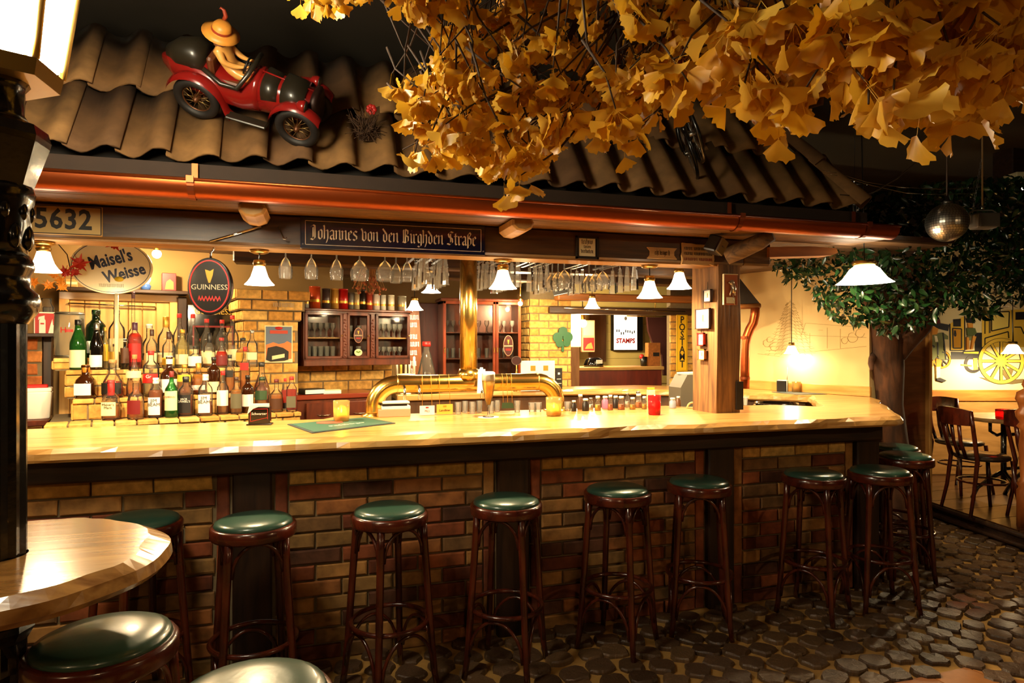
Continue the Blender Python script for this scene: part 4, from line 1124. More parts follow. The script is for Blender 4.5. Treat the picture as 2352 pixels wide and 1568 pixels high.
obj('bowl', MB().lathe([(.022, 0), (.03, .006), (.036, .03), (.024, .05)], 16), mat('blue_glaze', '3d5c9a', .2), t); obj('globe', MB().sphere((0, 0, .085), .034, sc=(1, 1, 1.15)), SHADE, t)
# shelf on the left of the sign: jar and tall glass
t = thing('storage_jar', 'tall glass jar beside the black lantern post', 'jar', LM @ Vector((Lx(106, .75), .75, 1.62)), LR)
obj('glass_body', MB().lathe([(.04, 0), (.045, .01), (.045, .17), (.03, .2), (.032, .23)], 16), CLEAR, t); obj('paper_band', MB().lathe([(.0455, .07), (.0455, .10)], 16, cap0=False, cap1=False), CREAM, t)
x0, x1, z0, z1 = Lrect(62, 130, 702, 712, .70)
tag(obj('wall_shelf', MB().rbox(((x0+x1)/2 - .1, .77, 1.608), (x1-x0+.2, .18, .024), .004), DARKWOOD, None, LO, LR), 'short dark shelf under the tall glass jar', 'shelf')
# red brick pilaster and timber at the far left
x0, x1, z0, z1 = Lrect(40, 96, 700, 990, .80)
pi_ = struct('wall_pilaster', MB().box(((x0+x1)/2 - .1, .93, .95), (x1-x0+.2, .24, 1.3)), MORTAR, LO, LR, label='red brick pilaster at the end of the bottle shelf')
brickwork(pi_, x0 - .2, x1, .6, 1.59, RBRICK, .81, bl=.2)
x0, x1, z0, z1 = Lrect(97, 119, 690, 960, .80)
tag(obj('door_post', MB().rbox(((x0+x1)/2, .87, .9), (x1-x0, .1, 1.8), .006), MATS['dark_post_oak'], None, LO, LR), 'dark timber post beside the red brick pilaster', 'post')
x0, x1, z0, z1 = Lrect(78, 131, 716, 773, .70)
fs_ = thing('fire_sign', 'square red and white fire extinguisher sign with flame', 'sign', LM @ Vector(((x0+x1)/2, .70, (z0+z1)/2)), LR)
w_, h_ = x1-x0, z1-z0
obj('board', MB().box((0, 0, 0), (w_, .006, h_)), WHITE, fs_); obj('red_field', MB().box((0, -.0035, 0), (w_*.9, .003, h_*.9)), REDP, fs_)
obj('extinguisher_symbol', MB().plate([(-.28*w_, -.36*h_), (.0, -.36*h_), (.0, .16*h_), (-.04*w_, .22*h_), (-.04*w_, .36*h_), (-.3*w_, .3*h_), (-.32*w_, .18*h_), (-.22*w_, .22*h_), (-.28*w_, .16*h_)], -.004, -.0065), WHITE, fs_)
obj('extinguisher_band', MB().plate([(-.22*w_, .0), (-.06*w_, .0), (-.06*w_, .06*h_), (-.22*w_, .06*h_)], -.004, -.008), REDP, fs_)
obj('flame_symbol', MB().plate([(.12*w_, -.36*h_), (.4*w_, -.36*h_), (.42*w_, .1*h_), (.33*w_, -.05*h_), (.3*w_, .22*h_), (.22*w_, .0), (.16*w_, -.2*h_)], -.004, -.0065), WHITE, fs_)
# white tub on a ledge
x0, x1, z0, z1 = Lrect(30, 112, 958, 985, .30)
tag(obj('side_ledge', MB().rbox(((x0+x1)/2 - .15, .46, 1.075), (x1-x0+.3, .34, .035), .005), CABW, None, LO, LR), 'reddish brown ledge left of the brick shelf', 'ledge')
tb_ = thing('storage_tub', 'white plastic tub with red clip lid on the ledge left of the bottles', 'tub', LM @ Vector((Lx(86, .42), .42, 1.0925)), LR)
obj('tub', MB().lathe([(.062, 0), (.068, .01), (.078, .16), (.078, .165)], 24, sq=.75, rot=pi/4 * 0), mat('white_plastic', 'ece6d8', .4), tb_); obj('lid', MB().rbox((0, 0, .178), (.15, .15, .026), .006), MATS['white_plastic'], tb_); obj('clip', MB().rbox((0, -.02, .2), (.11, .05, .022), .005), REDP, tb_)

# ---- brick pier with corbelled head
x0, x1, z0, z1 = Lrect(562, 684, 735, 990, .476)
pr2 = struct('wall_pier_left', MB().box(((x0+x1)/2, .476 + .2, 1.0), (x1-x0, .4, 1.78)), MORTAR, LO, LR, label='yellow brick pier with corbelled head between shelf and glass cabinet')
brickwork(pr2, x0, x1, .95, 1.72, YBRICK, .476, bl=.17, bh=.064)
brickwork(pr2, -.85, -.476, .95, 1.72, YBRICK, 0, bl=.17, bh=.064, M=T(x0, 0, 0) @ R(radians(-90)), rz=radians(-90))
for k, (z, e) in enumerate(((1.72, .02), (1.795, .045), (1.87, .07))):
    obj('corbel_course', MB().box(((x0+x1)/2, .476 + .2, z + .035), (x1-x0+2*e-.01, .4+2*e-.01, .072)), MORTAR, pr2)
    brickwork(pr2, x0 - e, x1 + e, z, z + .075, YBRICK, .476 - e, bl=.17, bh=.064, off=k)
    brickwork(pr2, -.85, -.476 + e, z, z + .075, YBRICK, 0, bl=.17, bh=.064, M=T(x0 - e, 0, 0) @ R(radians(-90)), rz=radians(-90), off=k)
x0, x1, z0, z1 = Lrect(608, 672, 747, 832, .462)
ps = thing('car_poster', 'tin poster of a black vintage car before orange hills under a blue sky', 'poster', LM @ Vector(((x0+x1)/2, .463, (z0+z1)/2)), LR)
w_, h_ = (x1-x0), (z1-z0)
P = lambda a: [(x*w_, z*h_) for x, z in a]
obj('sheet', MB().box((0, 0, 0), (w_, .004, h_)), CREAM, ps); obj('sky', MB().box((0, -.0025, .17*h_), (w_*.93, .002, h_*.6)), mat('poster_blue', '5d6d84', .6), ps)
obj('hills', MB().plate(P([(-.46, -.4), (.46, -.4), (.46, .02), (.3, .08), (.2, .03), (.0, .0), (-.2, .05), (-.46, -.02)]), -.002, -.005), mat('poster_orange', 'd2773c', .6), ps)
obj('car_body', MB().plate(P([(-.46, -.42), (-.4, -.1), (-.1, -.05), (.15, -.1), (.35, -.2), (.34, -.42), (.2, -.45), (-.3, -.47)]), -.002, -.007), BLKP, ps); obj('car_grille', MB().plate(P([(-.25, -.32), (.2, -.26), (.2, -.36), (-.25, -.42)]), -.002, -.008), CREAM, ps)
obj('title_patch', MB().plate(P([(-.32, .28), (.32, .28), (.32, .37), (-.32, .37)]), -.002, -.0055), mat('poster_red', 'b4402c', .6), ps); obj('emblem', MB().lathe([(.001, 0), (.1*w_, 0), (.1*w_, .001)], 16, T(0, -.004, .43*h_) @ R(radians(90), 'X') @ S(1.4, .6, 1)), REDP, ps)
# white metal word on the pier
o = tag(obj('metal_word', blackletter('niunuiniu', .030, .004), mat('pewter', 'b9a88a', .4, .6), None, LM @ Vector((Lx(652, .40), .402, lf(652, 700, .40)[1])), LR), 'pewter coloured word in black letter script on the pier head', 'sign')

# ---- framed mirror sign with lettering
x0, x1, z0, z1 = Lrect(432, 546, 700, 900, .88)
gm = thing('mirror_sign', 'black framed mirror lettered in gold hanging behind the bottles', 'mirror', LM @ Vector(((x0+x1)/2, .90, (z0+z1)/2)), LR); w_, h_ = x1-x0, z1-z0
obj('frame', MB().box((0, 0, 0), (w_, .03, h_)), BLACKG, gm); obj('red_border', MB().box((0, -.0165, -.06), (w_*.82, .003, h_*.72)), DKREDP, gm); obj('mirror_pane', MB().box((0, -.019, -.06), (w_*.76, .003, h_*.68)), mat('mirror', 'cfc7b4', .05, 1.0), gm)
lettering(gm, 'GUINNESS', .062, GOLDP, 0, -.016, h_*.43, sx=.9)

# ================================================================== SIGNS
def oval(w, h, n=48): return [(w/2*cos(2*pi*k/n), h/2*sin(2*pi*k/n)) for k in range(n)]
def ring_plate(w, h, t, y0, y1, n=48):
    mb = MB(); a, b = oval(w, h, n), oval(w - 2*t, h - 2*t, n)
    for k in range(n): j = (k+1) % n; mb.plate([b[k], b[j], a[j], a[k]][::-1] if False else [a[k], a[j], b[j], b[k]][::-1], y0, y1)
    return mb
REDG = mat('red_lit_tube', 'd8261c', .4, emit=.6)
def emblem(t, w, h, y, ringm, dark, txt=True):
    obj('oval_face', MB().plate(oval(w, h), y, y - .004), dark, t)
    obj('rim_line', ring_plate(w * .94, h * .94, w * .028, y - .004, y - .007), ringm, t)
    hp = [(-.10, .30), (.02, .27), (.10, .31), (.08, .2), (.02, .06), (-.02, .06), (-.06, .16), (-.09, .26)]
    obj('harp', MB().plate([(a*w, b*h) for a, b in hp][::-1], y - .004, y - .006), GOLDP, t)
    if txt: lettering(t, 'GUINNESS', w * .185, mat('cream_print', 'e9dcb8', .5), 0, y - .0045, -.02*h)
    sq = [[(-.26 + .52*k/22, -.22 + .035*sin(k*1.9) - (.02 if k % 5 == 0 else 0)) for k in range(23)]]
    mb = MB()
    for a, b in zip(sq[0], sq[0][1:]):
        mb.plate([(a[0]*w, (a[1]-.02)*h), (b[0]*w, (b[1]-.02)*h), (b[0]*w, (b[1]+.02)*h), (a[0]*w, (a[1]+.02)*h)], y - .004, y - .0065)
    obj('red_script', mb, REDG, t)
DKFACE = mat('dark_sign_face', '140d0a', .25, coat=.4)
p = yb(484, 658, 3.66)
gs = thing('hanging_sign', 'dark oval hanging sign with glowing red rim and cream lettering', 'sign', p, -YAW * .4)
obj('casing', MB().plate(oval(.212, .292), .022, -.02), BLACKG, gs); emblem(gs, .205, .284, -.0205, REDG, DKFACE)
obj('hook', MB().tube([(0, 0, .14), (0, 0, .175), (.012, 0, .19), (.018, 0, .21), (.008, 0, .235), (-.006, 0, .228)], .006, 7).tube([(.0, 0, .235), (.0, 0, .26)], .004, 6), CHROME, gs)
tag(obj('bracket_rod', MB().tube([yb(484, 556, 3.60) + Vector((0, -.03, 0)), yb(600, 520, 3.56)], .006, 7), CHROME), 'thin bright rod slanting down the beam to the hook of the oval sign', 'rod')
tag(obj('coat_hook', MB().tube([yb(640, 520, 3.575), yb(650, 548, 3.55), yb(656, 550, 3.54), yb(659, 545, 3.54)], .0035, 6), STEEL), 'small steel hook on the beam left of the long street sign', 'hook')
# number plate
f36 = plane((0, 3.575, 0), 0)
def onbeam(name, label, cat, c, y=3.575):      # corners px0,py0(top left) px1,py1(bottom right) at the beam face
    a = at(c[0], c[1], y=y); b = at(c[2], c[3], y=y)
    return thing(name, label, cat, ((a.x+b.x)/2, y, (a.z+b.z)/2)), b.x - a.x, a.z - b.z
t, w_, h_ = onbeam('number_plate', 'old brass coloured plate embossed 5632 on the beam', 'sign', (60, 458, 236, 533))
w_ = .40; h_ = .142; t.location.z = 2.137; t.location.x = at(236, 500, y=3.575).x - w_/2
obj('plate', MB().rbox((0, 0, 0), (w_, .006, h_), .003), mat('plate_tan', 'a98a52', .45, .3), t); 
mb = MB(); a, b = w_/2 - .006, h_/2 - .006
for x_, z_, ww, hh in ((0, b, 2*a, .004), (0, -b, 2*a, .004), (a, 0, .004, 2*b), (-a, 0, .004, 2*b)): mb.box((x_, -.004, z_), (ww, .003, hh))
obj('border', mb, BLKP, t); lettering(t, '5632', .132, BLKP, .038, -.004, .0, bold=.003, sx=.86, space=1.06, depth_=.003)
# long street name sign
t, w_, h_ = onbeam('street_sign', 'long navy blue enamel street name sign in white black letter script', 'sign', (690, 490, 1114, 580))
h_ = .168; t.location.z = 2.132
a0 = at(690, 500, y=3.575).x; a1 = at(1114, 550, y=3.575).x; w_ = a1 - a0; t.location.x = (a0+a1)/2
obj('panel', MB().rbox((0, 0, 0), (w_, .01, h_), .003), mat('navy_enamel', '10122a', .2, coat=.5), t)
mb = MB(); a, b = w_/2 - .025, h_/2 - .022; SGN = mat('sign_cream', 'e0c9a0', .5)
for x_, z_, ww, hh in ((0, b, 2*a, .0025), (0, -b, 2*a, .0025), (a, 0, .0025, 2*b), (-a, 0, .0025, 2*b)): mb.box((x_, -.0055, z_), (ww, .002, hh))
obj('border', mb, SGN, t)
bl = blackletter('Johannes von den Birghden Straße', .05, .002, .17); xs = [p[0] for p in bl.v]; k = (w_ - .10) / (max(xs) - min(xs)); bl.v = [(p[0]*k, p[1], p[2]*1.0) for p in bl.v]
obj('lettering', bl, SGN, t, (0, -.005, -.006))
for sx in (-1, 1): obj('screw', MB().lathe([(.004, 0), (.004, .003)], 8, T(sx*(w_/2-.012), -.005, -.06) @ R(radians(90), 'X')), STEEL, t)
# framed notice
t, w_, h_ = onbeam('framed_notice', 'small framed cream notice in black letter on the dark beam', 'sign', (1317, 543, 1379, 594)); w_ = .145; h_ = .135
mb = MB()
for x_, z_, ww, hh in ((0, h_/2-.006, w_, .012), (0, -h_/2+.006, w_, .012), (w_/2-.006, 0, .012, h_), (-w_/2+.006, 0, .012, h_)): mb.box((x_, -.004, z_), (ww, .014, hh))
obj('frame', mb, BLKP, t); obj('sheet', MB().box((0, .001, 0), (w_-.02, .006, h_-.02)), BLKP, t); obj('cream_field', MB().rbox((0, -.003, .002), (w_*.72, .003, h_*.78), .001), CREAM, t)
for s_, z_, xh in (('techno', .032, .021), ('tanzen', .004, .013), ('verboten', -.024, .017)):
    b_ = blackletter(s_, xh, .0012); obj('lettering', b_, BLKP, t, (0, -.0045, z_))
# two wooden scroll signs by the post
t, w_, h_ = onbeam('scroll_sign', 'pale wooden scroll sign with concave ends on the beam', 'sign', (1484, 568, 1556, 595)); w_ = .205; h_ = .068
obj('board', MB().plate([(-w_/2, -h_/2), (w_/2, -h_/2), (w_/2-.02, -.012), (w_/2-.02, .012), (w_/2, h_/2), (-w_/2, h_/2), (-w_/2+.02, .012), (-w_/2+.02, -.012)], .006, -.006), wood('scroll_wood', 'a57c46', 'c9a266', (1, 9, 9)), t)
obj('lettering', blackletter('echt bissiger H', .014, .0012, .16), BLKP, t, (0, -.006, .0)).scale = (.94, 1, 1.5)
t, w_, h_ = onbeam('wooden_sign', 'ragged edged wooden sign with three burnt lines of script by the post', 'sign', (1562, 570, 1642, 612), 3.57); w_ = .235; h_ = .135; t.location.z = 2.11
rg = random.Random(4); pts = []
for k in range(28):
    u = k / 28; q = (u*4) % 1; sd = int(u*4); e = rg.uniform(0, .008)
    pts.append([(-w_/2 + q*w_, -h_/2 + e), (w_/2 - e, -h_/2 + q*h_), (w_/2 - q*w_, h_/2 - e), (-w_/2 + e, h_/2 - q*h_)][sd])
obj('board', MB().plate(pts, .006, -.008), MATS['scroll_wood'], t)
for s_, z_, m_ in (('ninn uninuinnu', .034, BLKP), ('nunu niunninuiu', .002, BLKP), ('unuinn nuniun', -.032, DKREDP)):
    b_ = blackletter(s_, .017, .0012, .17); xs = [p[0] for p in b_.v]; k = (w_*.86)/(max(xs)-min(xs)); b_.v = [(p[0]*k, p[1], p[2]) for p in b_.v]; obj('lettering', b_, m_, t, (0, -.008, z_))
# oval beer sign on a pole
p = Lw(257, 613, .228)
ms = thing('beer_sign', 'large cream oval beer sign with blue slanted lettering on a pole among the bottles', 'sign', p, LR * .3)
kz = depth(p) / FPX; w_, h_ = 166 * kz, 124 * kz
obj('oval_board', MB().plate(oval(w_, h_), .012, -.008), mat('cream_enamel', 'f2e6bc', .3, coat=.3), ms); obj('rim_line', ring_plate(w_*.95, h_*.95, .003, -.008, -.011), NAVYP, ms)
sh_ = mat('navy_enamel_print', '26304f', .4)
o = lettering(ms, "Maisel's", .108, sh_, -.005, -.009, .045, ry=radians(-17), sx=.72, bold=.003); o = lettering(ms, 'Weisse', .1, sh_, .07, -.009, -.038, ry=radians(-17), sx=.78, bold=.003)
obj('small_script', blackletter('nuinuniiniun', .02, .001), mat('olive_print', '8f8550', .5), ms, (0, -.008, -.115))
obj('yellow_patch', MB().lathe([(.001, 0), (.016, 0), (.016, .002)], 14, T(.04, -.009, -.075) @ R(radians(90), 'X') @ S(1.6, 1, 1)), mat('yellow_print', 'dfc02e', .5), ms)
zb = -p.z + ZC
obj('pole', MB().tube([(.025, 0, -h_/2 + .004), (.025, 0, zb + .004)], .012, 10), mat('pale_pole', 'd9cda8', .25), ms); obj('foot', MB().lathe([(.02, zb), (.02, zb + .008), (.014, zb + .012)], 16, T(.025, 0, 0)), MATS['pale_pole'], ms)
# maple leaves decoration
RL = leafmat('maple_leaf', ['a01c10', 'c02a14', '8f1a10'], .5, .3); OL = leafmat('maple_leaf_orange', ['d07a1c', 'd99a2a', 'c8541a'], .5, .3)
def maple(r, seed=0):
    rr = random.Random(seed); pts = []
    for k in range(22):
        a = 2*pi*k/22 - pi/2; q = (1.0 if k % 4 == 2 else .62 if k % 2 == 0 else .5) * rr.uniform(.85, 1.05)
        pts.append((r*q*cos(a), r*q*sin(a)))
    vs = [(0, -.01*r, 0)] + [(x, -.006 - .25*r*sin(k*1.3)*.3, z) for k, (x, z) in enumerate(pts)]
    return MB().add(vs, [(0, 1+k, 1+(k+1) % 22) for k in range(22)]).add(vs, [(0, 1+(k+1) % 22, 1+k) for k in range(22)], False, T(0, .0015, 0)).tube([(0, 0, 0), (-.3*r, 0, .9*r)], .0015, 4)
mg = thing('maple_garland', 'garland of red and orange maple leaves hanging beside the oval beer sign', 'garland', Lw(140, 560, .10), LR)
obj('hanging_string', MB().tube([(-.03, 0, .02), (-.03, 0, 2.256 - mg.location.z)], .0015, 4), TWIG, mg)
obj('cord', MB().tube([tuple(mg.matrix_world @ Vector((0,0,0)) * 0 + Vector(p_)) for p_ in ((-.12, 0, .06), (-.03, 0, .02), (.03, 0, -.06), (.05, 0, -.17), (.045, 0, -.27))], .003, 5), TWIG, mg)
for i, (px, py, r, m_) in enumerate(((182, 605, .062, RL), (172, 625, .04, RL), (150, 625, .045, RL), (140, 645, .04, OL), (125, 632, .035, OL), (143, 658, .04, OL), (112, 655, .04, OL), (78, 648, .04, OL))):
    x, z = lf(px, py, .03); x2, z2 = lf(140, 560, .10)
    obj('leaf', maple(r, i), m_, mg, (x - x2, -.07, z - z2), rot=(rl.uniform(-.3, .3), rl.uniform(-.6, .6), rl.uniform(-.3, .3)))
o = obj('leaf', maple(.05, 20), RL, mg, (lf(262, 560, .02)[0] - x2, -.10, lf(262, 562, .02)[1] - z2))
# ================================================================== BOTTLES
G = {'c': CLEAR, 'g': glass('green_glass', (.10, .45, .10), .9, 1.5, .15), 'b': mat('brown_glass', '2e1406', .1, coat=.5), 'k': mat('black_glass', '0b0806', .08, coat=.6), 'd': mat('deep_green_glass', '0a1a0c', .08, coat=.6), 'y': glass('yellow_glass', (.95, .85, .45), .9, 1.5, .2)}
Lq = {'a': glass('amber_spirit', (.85, .40, .09), .4, 1.2, .4), 'r': glass('red_spirit', (.72, .09, .05), .4, 1.2, .45), 'o': glass('orange_spirit', (.95, .52, .13), .4, 1.2, .35), 'y': glass('pale_spirit', (.95, .8, .4), .4, 1.33, .3), 'm': glass('mahogany_spirit', (.58, .18, .05), .4, 1.2, .5), 'w': glass('clear_spirit', (.98, .96, .90), .4, 1.15, .12)}
CAPS = {'r': REDP, 'w': WHITE, 'k': BLACK, 'g': GOLDP, 'o': mat('orange_cap', 'c4701c', .4), 'd': DKREDP, 'c': mat('cork', 'b98b52', .8), 's': STEEL, 'n': mat('brown_cap', '3c2010', .4), 'p': mat('plum_cap', '45203a', .4), 'f': mat('green_cap', '123a1c', .4)}
LABS = {'w': WHITE, 'c': CREAM, 'r': DKREDP, 'R': REDP, 'k': BLKP, 'g': mat('green_label', '2f4a2c', .5), 'y': mat('yellow_label', 'd9b02e', .5), 'G': GOLDP, 'e': mat('grey_label', '5f5a44', .5), 'n': mat('brown_label', '4a2a14', .5)}
BP = {
 'std': [(.94, 0), (1, .025), (1, .56), (.92, .63), (.55, .72), (.36, .78), (.33, .90), (.36, .91), (.36, .985), (.33, 1)],
 'whi': [(.94, 0), (1, .02), (1, .62), (.9, .69), (.5, .76), (.36, .80), (.34, .92), (.38, .93), (.38, .99), (.34, 1)],
 'wine': [(.94, 0), (1, .02), (1, .48), (.95, .56), (.7, .68), (.42, .80), (.36, .92), (.40, .925), (.40, .95), (.36, 1)],
 'tall': [(.9, 0), (1, .02), (1, .30), (.86, .38), (.4, .44), (.27, .48), (.25, .94), (.29, .945), (.29, .99), (.26, 1)],
 'squat': [(.92, 0), (1, .03), (1, .46), (.9, .56), (.5, .65), (.33, .70), (.32, .92), (.37, .93), (.37, .99), (.33, 1)],
 'round': [(.55, 0), (.62, .02), (.95, .18), (1, .32), (.92, .48), (.6, .62), (.34, .70), (.32, .92), (.4, .93), (.4, .99), (.34, 1)],
 'bell': [(.9, 0), (1, .03), (.97, .25), (.8, .48), (.5, .66), (.3, .76), (.28, .92), (.34, .93), (.34, .99), (.3, 1)],
 'dec': [(.85, 0), (1, .02), (.9, .42), (.55, .60), (.33, .66), (.33, .9), (.4, .92), (.4, .99), (.3, 1)]}
SQ = {'sq'}
def patch(r0, r1, z0, z1, cen, half, n=9, sq=0.0):
    vs = []; fs = []
    for z, r in ((z0, r0), (z1, r1)):
        for k in range(n):
            a = cen + half * (2*k/(n-1) - 1); q = 1.0
            if sq: q = 1.0 / max(abs(cos(a)), abs(sin(a))) ** sq
            vs.append((r*q*cos(a), r*q*sin(a), z))
    for k in range(n-1): fs.append((k, k+1, n+k+1, n+k))
    return MB().add(vs, fs, True)
def bottle(p, h, r, kind, gl, liq, fill, cap, lab, span, label, text=None, tcol=None, sq=0.0, group=None, name='bottle', cat='bottle', rz=0.0, cap0=.91):
    t = thing(name, label, cat, p, rz, group)
    prof = [(a*r, b*h) for a, b in BP[kind]]; seg = 16
    q = sq * .8
    if sq: r_ = r * .86; prof = [((a*r_ if a > .5 else a*r), b*h) for a, b in BP[kind]]
    else: r_ = r
    obj('glass_body', MB().lathe(prof, seg, sq=0 if not sq else q, rot=pi/16 if sq else 0), G[gl], t)
    if liq:
        pr = [(a*r_*.93, .012 + b*h*.98) for a, b in BP[kind] if b <= fill]
        for (a, b), (a2, b2) in zip(BP[kind], BP[kind][1:]):
            if b <= fill < b2: u = (fill - b)/(b2 - b); pr.append(((a + (a2-a)*u)*r_*.93, .012 + fill*h*.98))
        if len(pr) > 1: obj('spirit', MB().lathe(pr, seg, sq=0 if not sq else q, rot=pi/16 if sq else 0), Lq[liq], t)
    rn = [a for a, b in BP[kind] if b >= .9][0] * r
    obj('cap', MB().lathe([(rn*1.12, h*cap0), (rn*1.14, h*(cap0+.003)), (rn*1.14, h*1.0), (rn*1.0, h*1.008)], 14), CAPS[cap], t)
    if lab:
        rr = r_ * 1.02
        lo = obj('label', patch(rr, rr, span[0]*h, span[1]*h, -pi/2, radians(68 if not sq else 44), sq=q), LABS[lab], t)
        if text:
            zc = (span[0]+span[1])/2*h
            lettering(lo, text, min(r*.62, r*2.3/max(3, max(len(s) for s in text.split('\n')))*1.25), tcol or BLKP, 0, -rr*1.03, zc + (span[1]-span[0])*h*.2, depth_=.0006)
    return t
def shelf_bottle(px, topy, wpx, o, z, kind, gl, liq, fill, cap, lab, span, label, **k):
    x = Lx(px, o); p = LM @ Vector((x, o, z)); Z = depth(p)
    by = 790 - FPX*(z - EYE)/Z
    h = (by - topy) * Z / FPX; r = wpx * Z / FPX / 2
    return bottle(p, h, r, kind, gl, liq, fill, cap, lab, span, label, rz=-YAW*.3 + k.pop('turn', 0.0), **k)
F_ = 'front row of the brick shelf'; M_ = 'middle step of the brick shelf'; B_ = 'top step of the brick shelf'
A = [
 (255, 873, 40, 'squat', 'c', 'a', .32, 'r', 'c', (.12, .46), 'square whiskey bottle with red wax neck and cream label, ' + F_, dict(text="Maker's\nMark", sq=.8, cap0=.62)),
 (312, 870, 38, 'squat', 'c', 'a', .40, 'c', 'r', (.14, .48), 'amber bottle with dark red label and pale stopper, ' + F_, dict(sq=.6)),
 (358, 868, 34, 'whi', 'c', 'm', .66, 'w', 'w', (.08, .52), 'dark bourbon bottle with white cap and white label beside the green whiskey bottle', dict(text='JIM\nBEAM', sq=.7, cap0=.86)),
 (394, 853, 28, 'std', 'g', 'y', .4, 'd', 'c', (.16, .58), 'green whiskey bottle with cream label and dark red cap, ' + F_, dict(text='JAMESON', tcol=DKREDP, cap0=.88)),
 (427, 865, 36, 'whi', 'c', 'm', .48, 'k', 'k', (.09, .55), 'square whiskey bottle with black label and black cap, ' + F_, dict(text="JACK\nDANIEL'S", tcol=WHITE, sq=.8, cap0=.86)),
 (472, 860, 34, 'whi', 'c', 'm', .30, 'w', 'w', (.08, .52), 'nearly empty bourbon bottle with white cap and white label', dict(text='JIM\nBEAM', sq=.7, cap0=.86)),
 (512, 852, 26, 'std', 'c', 'o', .5, 'r', 'w', (.2, .56), 'slim amber bottle with red cap and white shield label, ' + F_, dict()),
 (543, 866, 25, 'std', 'c', 'a', .62, 'n', 'e', (.16, .56), 'slim amber bottle with grey green label and brown cap, ' + F_, dict()),
 (569, 862, 27, 'whi', 'b', None, 0, 'k', 'w', (.18, .5), 'dark brown bottle with white label beside the coaster holder', dict()),
 (602, 866, 36, 'whi', 'c', 'o', .3, 'f', 'g', (.35, .62), 'pale bottle with broad green label behind the coaster holder', dict(sq=.5)),
 (635, 871, 29, 'squat', 'c', 'a', .5, 'd', 'n', (.1, .42), 'amber bottle with dark emblem label at the end of the brick shelf', dict()),
 (655, 869, 17, 'std', 'c', 'r', .6, 'r', 'k', (.06, .24), 'slim red bottle with red cap at the end of the brick shelf', dict()),
 (670, 865, 27, 'whi', 'c', 'r', .6, 'r', 'e', (.12, .45), 'square red liqueur bottle against the brick pier', dict(sq=.8)),
]
for i, (px, ty, wd, kd, gl, lq, fi, cp_, lb, sp_, lab, kw) in enumerate(A): shelf_bottle(px, ty, wd, (-.02 if i % 2 else .02) if px < 590 else (-.05, .06, -.02, .07)[i % 4], ZA + .001, kd, gl, lq, fi, cp_, lb, sp_, lab, **kw)
A = [
 (197, 838, 45, 'squat', 'b', None, 0, 'o', 'w', (.1, .45), 'square brown orange liqueur bottle with orange cap and white strip label', dict(sq=.9, cap0=.78)),
 (259, 826, 44, 'dec', 'c', 'r', .38, 'c', 'k', (.1, .4), 'flask of red liqueur with black label, ' + M_, dict()),
 (309, 815, 34, 'bell', 'c', 'o', .35, 'c', 'c', (.45, .62), 'bell shaped bottle with round cream label, ' + M_, dict()),
 (347, 806, 34, 'whi', 'c', 'y', .3, 'r', 'R', (.3, .5), 'pale whisky bottle with red oval label, ' + M_, dict(text='Gr', tcol=WHITE)),
 (389, 818, 40, 'squat', 'b', None, 0, 'w', 'w', (.08, .42), 'squat dark brown liqueur bottle with white cap and white label', dict(cap0=.8)),
 (424, 838, 30, 'whi', 'c', 'a', .4, 'g', 'y', (.45, .68), 'amber bottle with yellow label, ' + M_, dict()),
 (456, 834, 33, 'round', 'c', 'a', .6, 'g', 'w', (.14, .3), 'round bellied amber bottle with gold cap, ' + M_, dict(cap0=.78)),
 (491, 820, 28, 'whi', 'b', None, 0, 'k', 'c', (.06, .34), 'dark bottle with cream lower label, ' + M_, dict()),
 (528, 815, 24, 'std', 'c', 'a', .5, 'k', 'k', (.42, .6), 'square whisky bottle with slanted black label, ' + M_, dict(sq=.7)),
 (563, 797, 25, 'std', 'c', 'a', .5, 'r', 'R', (.5, .66), 'square whisky bottle with slanted red label, ' + M_, dict(sq=.7)),
 (601, 832, 42, 'bell', 'c', 'm', .55, 'k', None, (0, 0), 'bell shaped decanter of dark cognac before the brick pier', dict()),
]
for i, (px, ty, wd, kd, gl, lq, fi, cp_, lb, sp_, lab, kw) in enumerate(A): shelf_bottle(px, ty, wd, (.13 if i % 2 else .17) if px < 597 else .17, (ZB_ if px < 597 else ZA) + .001, kd, gl, lq, fi, cp_, lb, sp_, lab, **kw)
